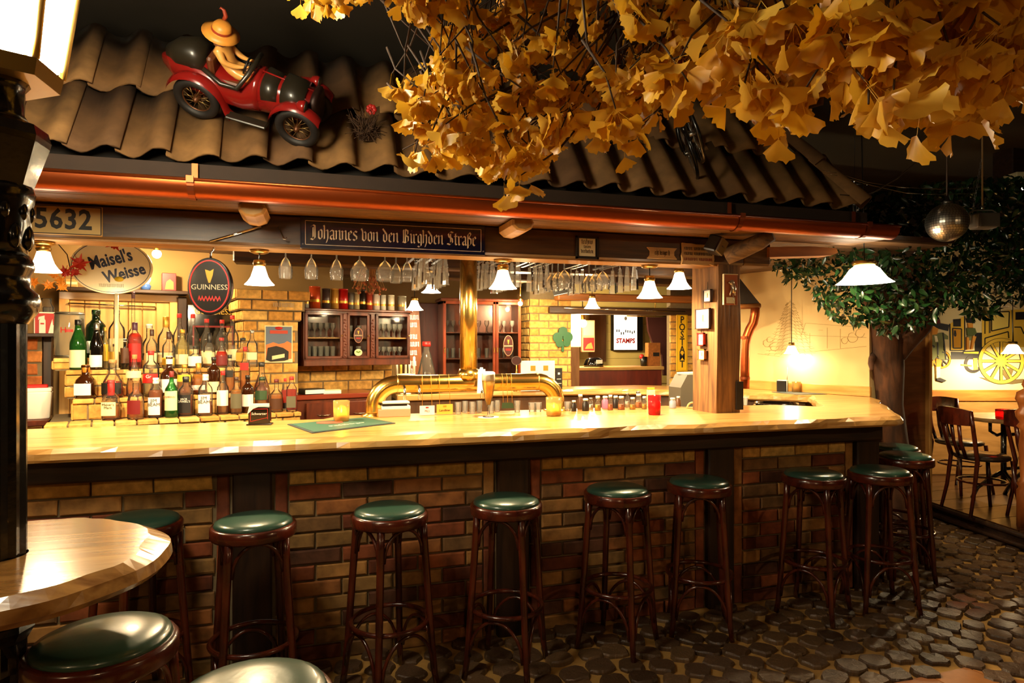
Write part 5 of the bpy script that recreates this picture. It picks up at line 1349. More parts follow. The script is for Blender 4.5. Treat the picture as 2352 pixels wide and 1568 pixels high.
A = [
 (180, 735, 35, 'wine', 'g', 'y', .4, 'k', 'c', (.05, .4), 'green bottle with cream label and black cap beside the glass keg', dict(cap0=.9)),
 (222, 743, 28, 'wine', 'k', None, 0, 's', 'w', (.06, .32), 'black liqueur bottle with silver neck and white label', dict(cap0=.86)),
 (242, 752, 15, 'std', 'y', None, 0, 'y' if False else 'g', 'y', (.2, .6), 'slim bottle with yellow label beside the black liqueur bottle', dict()),
 (264, 790, 25, 'squat', 'c', 'y', .4, 'n', 'G', (.35, .7), 'small clear bottle with gold label at the foot of the sign pole', dict()),
 (310, 741, 30, 'whi', 'c', 'r', .75, 'p', 'R', (.15, .55), 'bitters bottle with red label and dark plum cap, ' + B_, dict(cap0=.84)),
 (287, 778, 18, 'squat', 'k', None, 0, 'w', 'n', (.2, .7), 'small black bottle with pale cap beside the bitters bottle', dict()),
 (349, 757, 24, 'std', 'c', 'y', .4, 'n', 'c', (.1, .4), 'clear bottle with gold neck and brown cap, ' + B_, dict(cap0=.84)),
 (388, 762, 28, 'std', 'c', 'y', .25, 'n', 'y', (.1, .3), 'clear bottle with tall dark cap, ' + B_, dict(cap0=.8)),
 (419, 757, 29, 'std', 'y', None, 0, 'g', 'c', (.1, .36), 'pale yellow grappa bottle, ' + B_, dict()),
 (449, 795, 30, 'squat', 'c', 'w', .4, 'k', 'w', (.1, .55), 'clear rum bottle with broad white label, ' + B_, dict()),
 (481, 765, 26, 'std', 'c', 'o', .3, 'k', 'c', (.12, .45), 'clear bottle with long black cap and cream label, ' + B_, dict(cap0=.72)),
 (509, 776, 28, 'dec', 'c', 'r', .5, 'r', 'r', (.1, .4), 'tapered flask of ruby red liqueur, ' + B_, dict()),
 (558, 776, 33, 'squat', 'c', 'o', .55, 'k', 'G', (.2, .5), 'square amber decanter before the brick pier', dict(sq=.8)),
 (579, 758, 24, 'std', 'c', 'w', .3, 's', 'c', (.2, .4), 'clear vodka bottle nearest the brick pier', dict()),
]
for i, (px, ty, wd, kd, gl, lq, fi, cp_, lb, sp_, lab, kw) in enumerate(A): shelf_bottle(px, ty, wd, .305 if px == 264 else .27 if i % 2 else .325, ZC + .001, kd, gl, lq, fi, cp_, lb, sp_, lab, **kw)
A = [
 (221, 712, 46, 'whi', 'd', None, 0, 'f', 'w', (.1, .35), 'large dark green herbal liqueur bottle behind the black liqueur bottle', dict(sq=.5)),
 (306, 672, 26, 'tall', 'c', 'w', .3, 'p', None, (0, 0), 'tall necked clear bottle with plum and white cap before the pine door', dict()),
 (268, 712, 34, 'std', 'c', 'w', .3, 's', 'c', (.1, .4), 'broad clear bottle with cream label behind the sign pole', dict()),
 (343, 745, 36, 'squat', 'c', 'w', .3, 'w', None, (0, 0), 'broad clear gin bottle before the pine door', dict(sq=.6)),
 (381, 728, 35, 'std', 'c', 'w', .3, 'g', 'c', (.1, .3), 'clear bottle with gold stopper, rear row before the pine door', dict(cap0=.8)),
]
for i, (px, ty, wd, kd, gl, lq, fi, cp_, lb, sp_, lab, kw) in enumerate(A): shelf_bottle(px, ty, wd, .52 if px == 268 else .43 + .03*(i % 2), ZC + .001 if px > 330 else ZD + .001, kd, gl, lq, fi, cp_, lb, sp_, lab, **kw)
for px, ty in ((412, 721), (443, 722), (475, 733), (510, 735), (534, 725)):
    shelf_bottle(px, ty, 27, .44 if px % 2 else .50, ZC + .001, 'std', 'c', 'w', .4, 'r', 'c', (.12, .34), 'clear spirit bottle with white neck and red cap in the rear row', group='red capped clear bottles', cap0=.93)
# glass keg
p = LM @ Vector((Lx(160, .47), .47, ZD + .001)); kz = depth(p)/FPX
kg = thing('beer_keg', 'barrel shaped glass keg with red lettering beside the fire sign', 'keg', p, -YAW*.3)
KG = glass('smoky_glass', (.80, .78, .62), .8, 1.5, .35)
hh = 105*kz; rr = 31*kz
obj('barrel', MB().lathe([(rr*.86, 0), (rr*.94, .01), (rr, hh*.5), (rr*.94, hh-.01), (rr*.88, hh), (rr*.7, hh)], 28), KG, kg)
for z in (.012, hh-.012): obj('hoop', MB().tube([(rr*.95*cos(2*pi*k/24), rr*.95*sin(2*pi*k/24), z) for k in range(24)], .004, 6, closed=True), STEEL, kg)
lettering(kg, 'H', .05, REDP, .0, -rr*1.01, hh*.6, depth_=.001); obj('red_bar', patch(rr*1.005, rr*1.005, hh*.56, hh*.62, -pi/2 + .35, .25), REDP, kg)

# ================================================================== GLASS CABINET
x0, x1, z0, z1 = Lrect(697, 942, 712, 836, .60)
z1 = lf(697, 712, .6)[1]; z0 = lf(697, 841, .6)[1]; W = x1-x0; H_ = z1-z0; D_ = .20
cb = thing('glass_cabinet', 'mahogany wall cabinet with three glazed doors and carved pilasters', 'cabinet', LM @ Vector((x0 + W/2, .60, z0)), LR)
zb_ = .05
obj('carcass', MB().box((-W/2+.01, D_/2, H_/2), (.02, D_, H_)).box((W/2-.01, D_/2, H_/2), (.02, D_, H_)).box((0, D_-.008, H_/2), (W, .014, H_)).box((0, D_/2, .05), (W, D_, .018)).box((0, D_/2, H_-.01), (W, D_, .02)), CABW, cb)
obj('cornice', MB().rbox((0, D_/2-.01, H_+.008), (W+.03, D_+.03, .018), .005), CABW, cb); obj('valance', MB().rbox((0, .004, .022), (W, .02, .044), .003), CABW, cb)
obj('shelf', MB().box((0, D_/2+.01, .22), (W-.04, D_-.03, .010)), PINE, cb)
secs = [(-W/2+.01, -W/2+W*.345), (-W*.095+.02-.03, W*.095+.02+.01), (W/2-W*.345+.03, W/2-.01)]
secs = [(-.49*W, -.155*W), (-.115*W, .095*W), (.155*W, .49*W)]
for a, b in secs:
    m_ = (a+b)/2; d_ = thing('x', '', '') if False else None
    mb = MB(); za, zb2 = .055, H_-.012; fw = .022
    for c_, s_ in (((a+fw/2, (za+zb2)/2), (fw, zb2-za)), ((b-fw/2, (za+zb2)/2), (fw, zb2-za)), ((m_, za+fw/2), (b-a, fw)), ((m_, zb2-fw/2), (b-a, fw))): mb.rbox((c_[0], -.004, c_[1]), (s_[0], .018, s_[1]), .003)
    dd = obj('door', mb, CABW, cb)
    obj('pane', MB().box((m_, -.002, (za+zb2)/2), (b-a-2*fw, .003, zb2-za-2*fw)), GLASSP, dd)
    obj('knob', MB().sphere((b-.010, -.02, (za+zb2)/2), .006, 8, 6), BRASS, dd)
for xx in (-.135*W, .125*W):
    pp = obj('pilaster', MB().rbox((xx, -.004, H_/2+.02), (.034, .022, H_-.08), .003), CABW, cb)
    mb = MB()
    for k in range(13): mb.sphere((xx + .005*sin(k*2.1), -.015, .075 + k*(H_-.12)/13), .010, 7, 5, None, (1, .5, .8))
    cv = obj('carving', mb, CABW, pp); cv['kind'] = 'stuff'
em = bpy.data.objects.new('emblem', None); COL.objects.link(em); em.parent = cb; em.location = (-.01*W, -.006, H_*.55)
emb = MB(); obj('emblem_oval', MB().plate(oval(.075, .12), 0, -.002), mat('wine_enamel', '3a0f0c', .4), cb, (-.01*W, -.006, H_*.56)); bpy.data.objects.remove(em)
def small_emblem(cb, x, y, z, w, h):
    o = obj('emblem', MB().plate(oval(w, h), 0, -.002), MATS['wine_enamel'], cb, (x, y, z)); obj('rim', ring_plate(w, h, w*.04, -.002, -.003), mat('rose_print', 'c98a6a', .5), o)
    hp = [(-.10, .30), (.02, .27), (.10, .31), (.08, .2), (.02, .06), (-.02, .06), (-.06, .16), (-.09, .26)]; obj('harp', MB().plate([(a*w, b*h) for a, b in hp][::-1], -.002, -.003), GOLDP, o)
    lettering(o, 'GUINNESS', w*.18, CREAM, 0, -.0025, -.02*h, depth_=.0008)
    mb = MB()
    for k in range(14): mb.box((-.24*w + .48*w*k/13, -.0025, -.2*h + .03*h*sin(k*2)), (.05*w, .001, .05*h))
    s_ = obj('red_script', mb, REDP, o); s_['kind'] = 'stuff'
bpy.data.objects.remove([c for c in cb.children if c.name.startswith('emblem_oval')][0])
small_emblem(cb, -.01*W, -.0045, H_*.56, .075, .122)
o = obj('sticker', MB().plate(oval(.066, .055), 0, -.0015), CREAM, cb, (-.01*W, -.0045, H_*.24)); obj('sticker_leaf', MB().plate([(-.022, .004), (0, -.006), (.022, .004), (.012, .014), (0, .006), (-.012, .014)], -.0015, -.0025), mat('leaf_green', '5f8a2c', .5), o)
# glasses inside
def goblet(h, r, inv=False):
    pr = [(r*.7, 0), (r*.7, .003), (.006, .008), (.0045, h*.42), (r*.55, h*.52), (r*.95, h*.7), (r, h*.82), (r*.88, h)]
    if inv: pr = [(a, h-b) for a, b in pr][::-1]
    return MB().lathe(pr, 14, smooth=True, cap0=False, cap1=False)
def tumbler(h, r): return MB().lathe([(r*.8, 0), (r*.82, .008), (r, h), (r*.94, h), (r*.78, .012)], 10, smooth=False, cap1=False)
def flute(h, r): return MB().lathe([(r*.5, 0), (r*.55, .01), (r*.9, h*.55), (r, h)], 8, smooth=False, cap0=True, cap1=False)
gm1 = goblet(.115, .024).mesh('goblet'); gm2 = tumbler(.095, .022).mesh('tumbler'); gm3 = goblet(.09, .021).mesh('goblet_small')
SPARK = glass('cut_glass', (.95, .95, .92), 1.0, 1.38, .22)
for m_ in (gm1, gm2, gm3): m_.materials.append(SPARK)
CI = T(*cb.location) @ R(LR)
def cab_glass(me, x, y, z, lab, grp): tag(obj('drinking_glass', me, None, None, CI @ Vector((x, y, z)), RND.uniform(0, 3)), lab, 'glass', grp)
for (a, b), up, lo_ in zip(secs, (gm1, gm2, gm1), (gm2, gm2, gm3)):
    n = 5 if b - a > .25 else 2
    for i in range(n):
        for j in range(2):
            xx = a + .045 + (b-a-.09)*(i+.3*j)/(n-.7)
            cab_glass(up, xx, .06 + j*.07, .2255, 'drinking glass on the upper shelf of the glazed mahogany wall cabinet', 'glasses in the wall cabinet, upper shelf')
            cab_glass(lo_, xx, .06 + j*.07, .0595, 'drinking glass on the floor of the glazed mahogany wall cabinet', 'glasses in the wall cabinet, lower shelf')
# whisky tins on top
ztop = z0 + H_ + .017
TN = [(703, 14, 672, 'b9b2a4', 'cup', 'pale grey cup at the end of the cabinet top'), (723, 25, 658, 'b4431c', 'tin', 'orange red whisky tin'), (749, 18, 663, '4a3b38', 'tin', 'dark grey whisky tin with silver foot'), (769, 18, 663, 'b8863a', 'tin', 'golden brown whisky tin'), (788, 22, 664, 'a3120f', 'tin', 'bright red whisky tin'), (806, 13, 672, '6d6a62', 'tin', 'slim silver whisky tin'), (819, 14, 672, 'b09a72', 'tin', 'slim pale gold whisky tin'), (833, 14, 666, '241a14', 'tin', 'black whisky tin'), (848, 15, 672, '9a3a28', 'tin', 'rust red whisky tin'), (864, 17, 676, 'cdbcae', 'tin', 'pale pink whisky tin'), (880, 13, 678, 'd9d2c2', 'tin', 'slim white whisky tin'), (898, 16, 678, 'd5cbb2', 'tin', 'cream whisky tin'), (923, 20, 680, '8f8672', 'tin', 'grey beige whisky tin')]
for px, wp, ty, c_, kind, lab in TN:
    p = LM @ Vector((Lx(px, .68), .68, ztop)); kz = depth(p)/FPX; by = 790 - FPX*(ztop-EYE)/depth(p); h = (by-ty)*kz; r = wp*kz/2
    t = thing('whisky_tin' if kind == 'tin' else 'drinking_cup', lab + (' on top of the glazed wall cabinet' if kind == 'tin' else ''), 'tin' if kind == 'tin' else 'cup', p, 0, 'whisky tins on the cabinet' if kind == 'tin' else None)
    m_ = mat('tin_' + c_, c_, .3, .2)
    obj('can', MB().lathe([(r, 0), (r, h*.96)], 18), m_, t); obj('lid', MB().lathe([(r*1.03, h*.95), (r*1.03, h), (r*.9, h*1.01)], 18), STEEL if kind == 'cup' else m_, t); obj('band', MB().lathe([(r*1.015, h*.3), (r*1.015, h*.42)], 18, cap0=False, cap1=False), GOLDP, t)
# dried flowers over the cabinet
rg = random.Random(8)
p = LM @ Vector((Lx(848, .52), .52, 2.25)); df = thing('dried_flowers', 'bunch of dried brown flowers hanging from the ceiling over the wall cabinet', 'flowers', p)
mb = MB(); mb2 = MB()
for k in range(60):
    a = rg.uniform(0, 2*pi); L_ = rg.uniform(.14, .30); sp2 = rg.uniform(.02, .13)
    e = Vector((cos(a)*sp2, sin(a)*sp2*.7, -L_)); mb.tube([(0, 0, -.02), tuple(e*.5 + Vector((0, 0, .02))), tuple(e)], .0016, 4); mb2.sphere(tuple(e), rg.uniform(.006, .014), 6, 4)
o = obj('stems', mb, mat('dried_stem', 'a5713a', .9), df); o['kind'] = 'stuff'; o = obj('flower_heads', mb2, mat('dried_head', '8f4a22', .9, var=.4, scale=40), df); o['kind'] = 'stuff'; obj('tie', MB().lathe([(.012, 0), (.014, -.03)], 8), TWIG, df)
# brick wall below the cabinet and back shelf with drawers
x0, x1, z0, z1 = Lrect(684, 900, 840, 990, .86)
bw = struct('wall_brick_back', MB().box(((x0+x1)/2, .95, 1.0), (x1-x0, .16, 1.0)), MORTAR, LO, LR, label='yellow brick wall below the glass cabinet')
brickwork(bw, x0, x1, 1.16, 1.49, YBRICK, .87, bl=.2)
x0, x1, z0, z1 = Lrect(686, 838, 903, 990, .40); zt = lf(760, 905, .40)[1]
sb = thing('back_shelf', 'reddish mahogany sideboard with drawers below the glass cabinet', 'sideboard', LM @ Vector(((x0+x1)/2 + .05, .40, 0)), LR); w_ = x1-x0+.12
obj('body', MB().box((0, .22, zt/2 - .02), (w_, .42, zt-.04)), CABW, sb); obj('top', MB().rbox((0, .215, zt-.018), (w_+.03, .45, .036), .005), mat('red_brown_top', '7a2c16', .3, coat=.3), sb)
for k in range(2):
    dd = obj('drawer', MB().rbox((-.12 + k*.28, -.004, zt-.16), (.26, .02, .20), .005), CABW, sb); obj('handle', MB().tube([(-.17 + k*.28, -.014, zt-.15), (-.15 + k*.28, -.028, zt-.155), (-.09 + k*.28, -.028, zt-.155), (-.07 + k*.28, -.014, zt-.15)], .004, 6), CHROME, dd)
ZSB = zt
t = thing('menu_book', 'black ring binder lying on the sideboard below the cabinet', 'book', LM @ Vector((Lx(716, .5), .5, zt+.001)), LR + .1); obj('cover', MB().rbox((0, 0, .02), (.16, .14, .04), .004), BLACK, t); obj('pages', MB().box((.0, -.069, .02), (.15, .008, .03)), WHITE, t)
t = thing('paper_stack', 'stack of white papers on the sideboard beside the binder', 'paper', LM @ Vector((Lx(762, .48), .48, zt+.001)), LR - .2); obj('sheets', MB().rbox((0, 0, .012), (.13, .12, .024), .002), WHITE, t); obj('top_sheet', MB().box((.004, .004, .0255), (.125, .115, .002), None, .08), CREAM, t)
# ================================================================== REAR OF THE BAR
YB = 6.40
struct('wall_bar_back', MB().box((.95, 6.72, 1.15), (2.3, .1, 2.3)), OLIVE, label='tobacco brown rear wall of the bar')
# red brown panel door
a, b = at(958, 700, y=6.5), at(1024, 700, y=6.5)
d3 = struct('door_2', MB().rbox(((a.x+b.x)/2, 6.52, .98), (b.x-a.x, .05, 1.96), .006), wood('red_door', '3a0e08', '5a1a10', (8, 8, 1)), label='dark red panel door left of the tall glass cabinet')
obj('handle', MB().tube([(b.x-.05, 6.47, 1.1), (b.x-.05, 6.47, 1.2)], .008, 6), BRASS, d3)
# board with white script
a, b = at(938, 700, y=6.1), at(962, 700, y=6.1)
t = thing('script_board', 'upright brown board with white hand lettering beside the glass cabinet', 'sign', ((a.x+b.x)/2, 6.1, 1.35)); w_ = b.x-a.x
obj('board', MB().plate([(-w_/2, -.35), (w_/2+.06, -.35), (w_/2+.03, 0), (w_/2, .55), (-w_/2, .55)], .02, 0), wood('board_brown', '6e3d1c', '8a5226', (8, 8, 1)), t)
for i, z in enumerate((.45, .38, .27, .2, .12, .02, -.05)): o = obj('lettering', blackletter(('nuin', 'uni', 'inu', 'nuun', 'uni', 'nu', 'iu')[i], .042, .002, .22), WHITE, t, (.0, -.0005, z))
# tall glass cabinet
a = at(1017, 700, y=6.1); b = at(1196, 700, y=6.1); zt = at(1110, 692, y=6.1).z; zb_ = 1.11
tc_ = thing('display_cabinet', 'tall mahogany display cabinet with glazed doors behind the brass column', 'cabinet', ((a.x+b.x)/2, 6.1, zb_)); W = b.x-a.x; H_ = zt-zb_; D_ = .26
obj('carcass', MB().box((-W/2+.012, D_/2, H_/2), (.024, D_, H_)).box((W/2-.012, D_/2, H_/2), (.024, D_, H_)).box((0, D_-.008, H_/2), (W, .014, H_)).box((0, D_/2, .012), (W, D_, .024)).box((0, D_/2, H_-.012), (W, D_, .024)), CABW, tc_)
obj('cornice', MB().rbox((0, D_/2-.01, H_+.012), (W+.05, D_+.04, .03), .008), CABW, tc_)
for z in (.30, .55): obj('shelf', MB().box((0, D_/2, z), (W-.04, D_-.03, .01)), CABW, tc_)
for k in range(3):
    xa = -W/2 + W*k/3; xb = xa + W/3; mb = MB(); fw = .03
    for c_, s_ in (((xa+fw/2, H_/2), (fw, H_)), ((xb-fw/2, H_/2), (fw, H_)), (((xa+xb)/2, fw/2), (W/3, fw)), (((xa+xb)/2, H_-fw/2), (W/3, fw))): mb.rbox((c_[0], -.006, c_[1]), (s_[0]-.002, .022, s_[1]), .004)
    dd = obj('door', mb, wood('door_mahogany', '5a1f0c', '8a3a18', (8, 8, 1.5), rough=.3, coat=.3), tc_)
    obj('pane', MB().box(((xa+xb)/2, -.004, H_/2), (W/3-2*fw, .003, H_-2*fw)), GLASSP, dd); obj('key_plate', MB().rbox((xa+.015 if k != 1 else xb-.015, -.02, H_*.45), (.01, .006, .05), .002), BRASS, dd)
small_emblem(tc_, W*.333, -.007, H_*.50, .10, .20)
for k in range(3):
    for z, me, nm in ((.0245, gm2, 'floor'), (.3055, gm2, 'middle shelf'), (.5555, gm1, 'top shelf')):
        for i in range(3): tag(obj('drinking_glass', me, None, None, (tc_.location.x - W/2 + W*k/3 + .06 + i*(W/3-.12)/2, 6.1 + .10 + .05*(i % 2), zb_ + z)), 'drinking glass on the %s of the tall mahogany display cabinet' % nm, 'glass', 'glasses in the tall cabinet, ' + nm)
# cabinet stands on a low cupboard with a ledge
lc = thing('low_cupboard', 'low dark cupboard with pine ledge running behind the brass tap', 'cupboard', (1.12, 5.85, 0))
obj('body', MB().box((0, .32, .52), (.82, .62, 1.04)), wood('ledge_panel', '4c2f17', '6b4726'), lc); obj('top', MB().rbox((0, .30, 1.073), (.85, .68, .055), .008), PINE, lc)
# right brick pier with clover
a = at(1217, 790, y=YB); b = at(1311, 790, y=YB)
pr3 = struct('wall_pier_right', MB().box(((a.x+b.x)/2, YB + .17, 1.1), (b.x-a.x, .34, 2.2)), MORTAR, label='yellow brick pier with a green clover beside the post office hatch')
brickwork(pr3, a.x, b.x, 1.10, 2.02, YBRICK, YB, bl=.2, bh=.064); brickwork(pr3, -YB-.34, -YB, 1.10, 2.02, YBRICK, 0, bl=.2, bh=.064, M=T(a.x, 0, 0) @ R(radians(-90)), rz=radians(-90))
# clover leaf
p = at(1293, 777, y=YB-.02); kz = depth(p)/FPX
cl = thing('clover_board', 'green wooden four leaf clover hanging on the brick pier', 'decoration', p)
mb = MB(); 
def lobe(cx, cz, r, n=18): return [(cx + r*cos(2*pi*k/n)*(1 + .0), cz + r*sin(2*pi*k/n)) for k in range(n)]
for i, (cx, cz, r) in enumerate(((-.0, 16, 11), (-13, 2, 12), (12, 3, 12), (-9, -11, 9), (9, -10, 9))): obj('clover_leaf', MB().plate(lobe(cx*kz, cz*kz, r*kz), .004, -.006 - .0004*i), mat('clover_green', '17532c', .5), cl)
obj('stalk', MB().plate([(-3*kz, -10*kz), (-4*kz, -30*kz), (2*kz, -31*kz), (3*kz, -10*kz)], .004, -.0055), MATS['clover_green'], cl)
# little street sign on its top
p = at(1295, 663, y=6.0)
t = thing('street_sign', 'small black street sign tilted on the beam above the clover pier', 'sign', p, 0, rot=(0, radians(-11), radians(-30)))
obj('bracket', MB().tube([(0, .01, 0), (0, .01, 2.25 - p.z)], .006, 6), BLACK, t); kz = depth(p)/FPX; obj('panel', MB().rbox((0, 0, 0), (52*kz, .008, 25*kz), .002), BLKP, t); obj('border', MB().box((0, -.003, 11*kz), (50*kz, .004, 1*kz)).box((0, -.003, -11*kz), (50*kz, .004, 1*kz)), WHITE, t); lettering(t, 'Friedrichstraße', 8.2*kz, WHITE, 0, -.0045, 0, sx=.80)
# hatch to the post office: right pier, lintel, room beyond
a2 = at(1540, 790, y=YB); b2 = at(1605, 790, y=YB)
pr4 = struct('wall_pier_end', MB().box(((a2.x+b2.x)/2 + .1, YB + .04, 1.1), (b2.x-a2.x+.2, .08, 2.2)), MORTAR, label='yellow brick pier carrying the yellow upright sign')
brickwork(pr4, a2.x, b2.x + .2, 1.10, 1.95, YBRICK, YB, bl=.2, bh=.064)
zl = at(1420, 714, y=YB).z
tag(obj('lintel', MB().rbox(((b.x+a2.x)/2, YB + .04, zl), (a2.x-b.x+.5, .16, .075), .008), BEAMWOOD), 'dark lintel beam over the post office hatch', 'beam')
tag(obj('upper_beam', MB().rbox(((b.x+a2.x)/2 + .1, YB - .12, zl + .13), (a2.x-b.x+.62, .14, .075), .012), wood('orange_beam', '7a4a20', 'a8692f', (1, 9, 9), rough=.5)), 'orange brown rounded beam above the post office hatch', 'beam')
tag(obj('curtain_rail', MB().tube([(b.x - .1, YB - .05, zl + .02), (a2.x + .15, YB - .05, zl + .0)], .008, 8), CHROME), 'steel rail along the lintel of the post office hatch', 'rail')
struct('ceiling_niche', MB().box((3.6, 7.45, 2.44), (2.6, 1.9, .06)), DARKWOOD, label='dark ceiling of the post office niche')
# yellow upright sign
p0 = at(1565, 787, y=YB - .02); kz = depth(p0)/FPX
t = thing('post_sign', 'tall yellow sign reading POSTAMT downwards on the brick pier', 'sign', (p0.x, YB - .03, p0.z)); wS, hS = 29*kz, 131*kz
obj('board', MB().rbox((0, 0, 0), (wS, .012, hS), .003), mat('post_yellow', 'e3b718', .4), t)
mb = MB()
for x_, z_, ww, hh in ((0, hS/2-.012, wS-.02, .002), (0, -hS/2+.012, wS-.02, .002), (wS/2-.012, 0, .002, hS-.022), (-wS/2+.012, 0, .002, hS-.022)): mb.box((x_, -.0065, z_), (ww, .001, hh))
obj('border', mb, BLKP, t)
for i, ch_ in enumerate('POSTAMT'): lettering(t, ch_, .108, BLKP, 0, -.007, hS/2 - .065 - i*(hS-.11)/6.4, bold=.002, sx=.9)
# room beyond
GRN_W = mat('pale_green_boards', 'dcc474', .8, var=.08, scale=5)
pw2 = struct('wall_post_office', MB().box((4.0, 8.35, 1.2), (3.0, .1, 2.4)), GRN_W, label='pale yellow boarded wall of the post office niche')
for i in range(10): obj('board', MB().rbox((4.0, 8.29, 1.05 + i*.12), (3.0, .02, .117), .003), GRN_W, pw2)
zc = at(1430, 842, y=7.0).z
pc = thing('post_counter', 'dark red brown counter with pale top in the post office niche', 'counter', (3.15, 7.0, 0))
obj('front', MB().box((0, .06, zc/2-.02), (1.7, .10, zc-.04)), wood('post_front', '4a130a', '6e2412', (6, 6, 1), rough=.4), pc); obj('top', MB().rbox((0, .19, zc-.02), (1.74, .42, .04), .006), wood('post_top', '9a7038', 'c59a58', (1, 9, 9)), pc)
def atY(px0, py0, px1, py1, y): a = at(px0, py0, y=y); b = at(px1, py1, y=y); return (a.x+b.x)/2, (a.z+b.z)/2, b.x-a.x, a.z-b.z
x, z, w_, h_ = atY(1410, 718, 1463, 803, 8.14)
t = thing('stamp_screen', 'bright display reading STAMPS on the post office wall', 'screen', (x, 8.14, z)); obj('casing', MB().rbox((.05, .06, 0), (w_+.09, .12, h_+.02), .006), BLACK, t)
obj('lit_panel', MB().box((0, -.002, 0), (w_, .008, h_)), mat('lit_screen', (1, .95, .85), .4, emit=1.0), t); lettering(t, 'STAMPS', .088, REDP, 0, -.007, -h_*.26, sx=.92, bold=.0035); 
mb = MB(); rg = random.Random(2)
for k in range(9): mb.box((-w_*.38 + k*w_*.095, -.0065, -h_*.02 + rg.uniform(-.02, .02)), (.014, .001, .035))
o = obj('small_print', mb, BLKP, t); o['kind'] = 'stuff'; obj('round_mark', MB().plate(oval(.04, .05), -.006, -.0075), mat('grey_print', '9a948a', .5), t, (0, 0, h_*.35))
x, z, w_, h_ = atY(1310, 722, 1333, 795, 6.9); t = thing('light_panel', 'bright white lit panel at the edge of the post office hatch', 'lamp', (x, 6.9, z)); obj('panel', MB().box((0, 0, 0), (w_, .03, h_)), mat('lit_panel', (1, .88, .66), .4, emit=3.0), t); obj('frame', MB().box((0, .02, 0), (w_+.02, .03, h_+.02)), CREAM, t)
x, z, w_, h_ = atY(1310, 796, 1336, 862, 6.85); tag(obj('hatch_post', MB().rbox((x, 6.93, z/2 + h_/4), (w_, .04, z + h_/2), .005), wood('hatch_brown', '7a4f28', '94663a', (6, 6, 1))), 'brown board below the bright lit panel', 'board')
x, z, w_, h_ = atY(1337, 735, 1366, 808, 7.6); t = thing('wall_shelf_box', 'small pink framed picture box with warm glow beside the lit panel', 'picture', (x, 7.6, z)); obj('frame', MB().rbox((0, .02, 0), (w_, .05, h_), .004), mat('pink_frame', 'c9805a', .5), t); obj('upper_picture', MB().box((0, -.008, h_*.24), (w_*.85, .006, h_*.44)), mat('peach_print', 'e0a070', .5), t); obj('lower_picture', MB().box((0, -.008, -h_*.25), (w_*.85, .006, h_*.4)), DKREDP, t); obj('lower_scene', MB().plate([(-w_*.3, -h_*.4), (w_*.35, -h_*.4), (w_*.2, -h_*.2), (-w_*.1, -h_*.26)], -.011, -.013), mat('orange_print', 'd0652a', .6), t)
x, z, w_, h_ = atY(1366, 722, 1385, 830, 8.2); tag(obj('brown_board', MB().rbox((x, 8.25, z), (w_+.12, .05, h_), .005), wood('hatch_brown', '7a4f28', '94663a')), 'brown upright board behind the pink picture box', 'board')
x, z, w_, h_ = atY(1343, 832, 1387, 853, 7.1); t = thing('card_terminal', 'black card terminal with pale screen on the post office counter', 'terminal', (x, 7.12, zc)); obj('housing', MB().lathe([(w_*.5, 0), (w_*.52, .02), (w_*.42, h_*.8), (w_*.25, h_)], 16, S(1, .6, 1)), BLACKG, t); obj('display', MB().box((w_*.12, -.10, h_*.55), (w_*.3, .01, h_*.4)), WHITE, t)
x, z, w_, h_ = atY(1488, 802, 1516, 855, 7.15); t = thing('patterned_carton', 'tall brown patterned carton on the post office counter', 'box', (x, 7.15, zc)); obj('carton', MB().rbox((0, .03, h_/2), (w_, .08, h_), .003), mat('brown_pattern', 'a5642a', .6, var=.7, scale=38), t); obj('label', MB().box((w_*.15, -.011, h_*.5), (w_*.5, .003, h_*.16)), BLKP, t)
x, z, w_, h_ = atY(1470, 828, 1485, 855, 7.15); t = thing('pen_cup', 'black cup with a red lid on the post office counter', 'cup', (x, 7.14, zc)); obj('cup', MB().lathe([(w_*.4, 0), (w_*.5, h_*.8)], 14), BLACK, t); obj('lid', MB().sphere((-w_*.3, 0, h_*.8), w_*.35, 10, 6), REDP, t)
# curved dark red curtain
mb = MB(); pts = [(1486, 728), (1541, 728), (1541, 862), (1524, 862), (1520, 815), (1500, 790), (1489, 760)]
q = [at(px, py, y=7.45) for px, py in pts]; q = [(p.x, p.z) for p in q]
ar = sum(a_[0]*b_[1]-b_[0]*a_[1] for a_, b_ in zip(q, q[1:]+q[:1])); q = q if ar > 0 else q[::-1]
t = thing('theatre_curtain', 'dark red curtain gathered to the side of the post office niche', 'curtain', (0, 7.45, 0)); obj('cloth', MB().plate(q, .03, -.01), mat('maroon_cloth', '3f120c', .8), t); obj('rail', MB().tube([(q[0][0]-.3, -.0, at(1500, 726, y=7.45).z), (q[0][0]+.5, 0, at(1500, 726, y=7.45).z)], .008, 6).tube([(q[0][0]+.1, 0, at(1500, 726, y=7.45).z), (q[0][0]+.1, 0, 2.41)], .006, 6), BRASS, t)
p = at(1338, 742, y=7.2); bulb('spot_lamp', 'glaring bulb hanging inside the post office hatch', p, .05, LAMP['bell']*1.1); obj('stem', MB().tube([(0, 0, .09), (0, 0, 2.41 - p.z)], .006, 6), BLACK, bpy.data.objects['spot_lamp.002'])
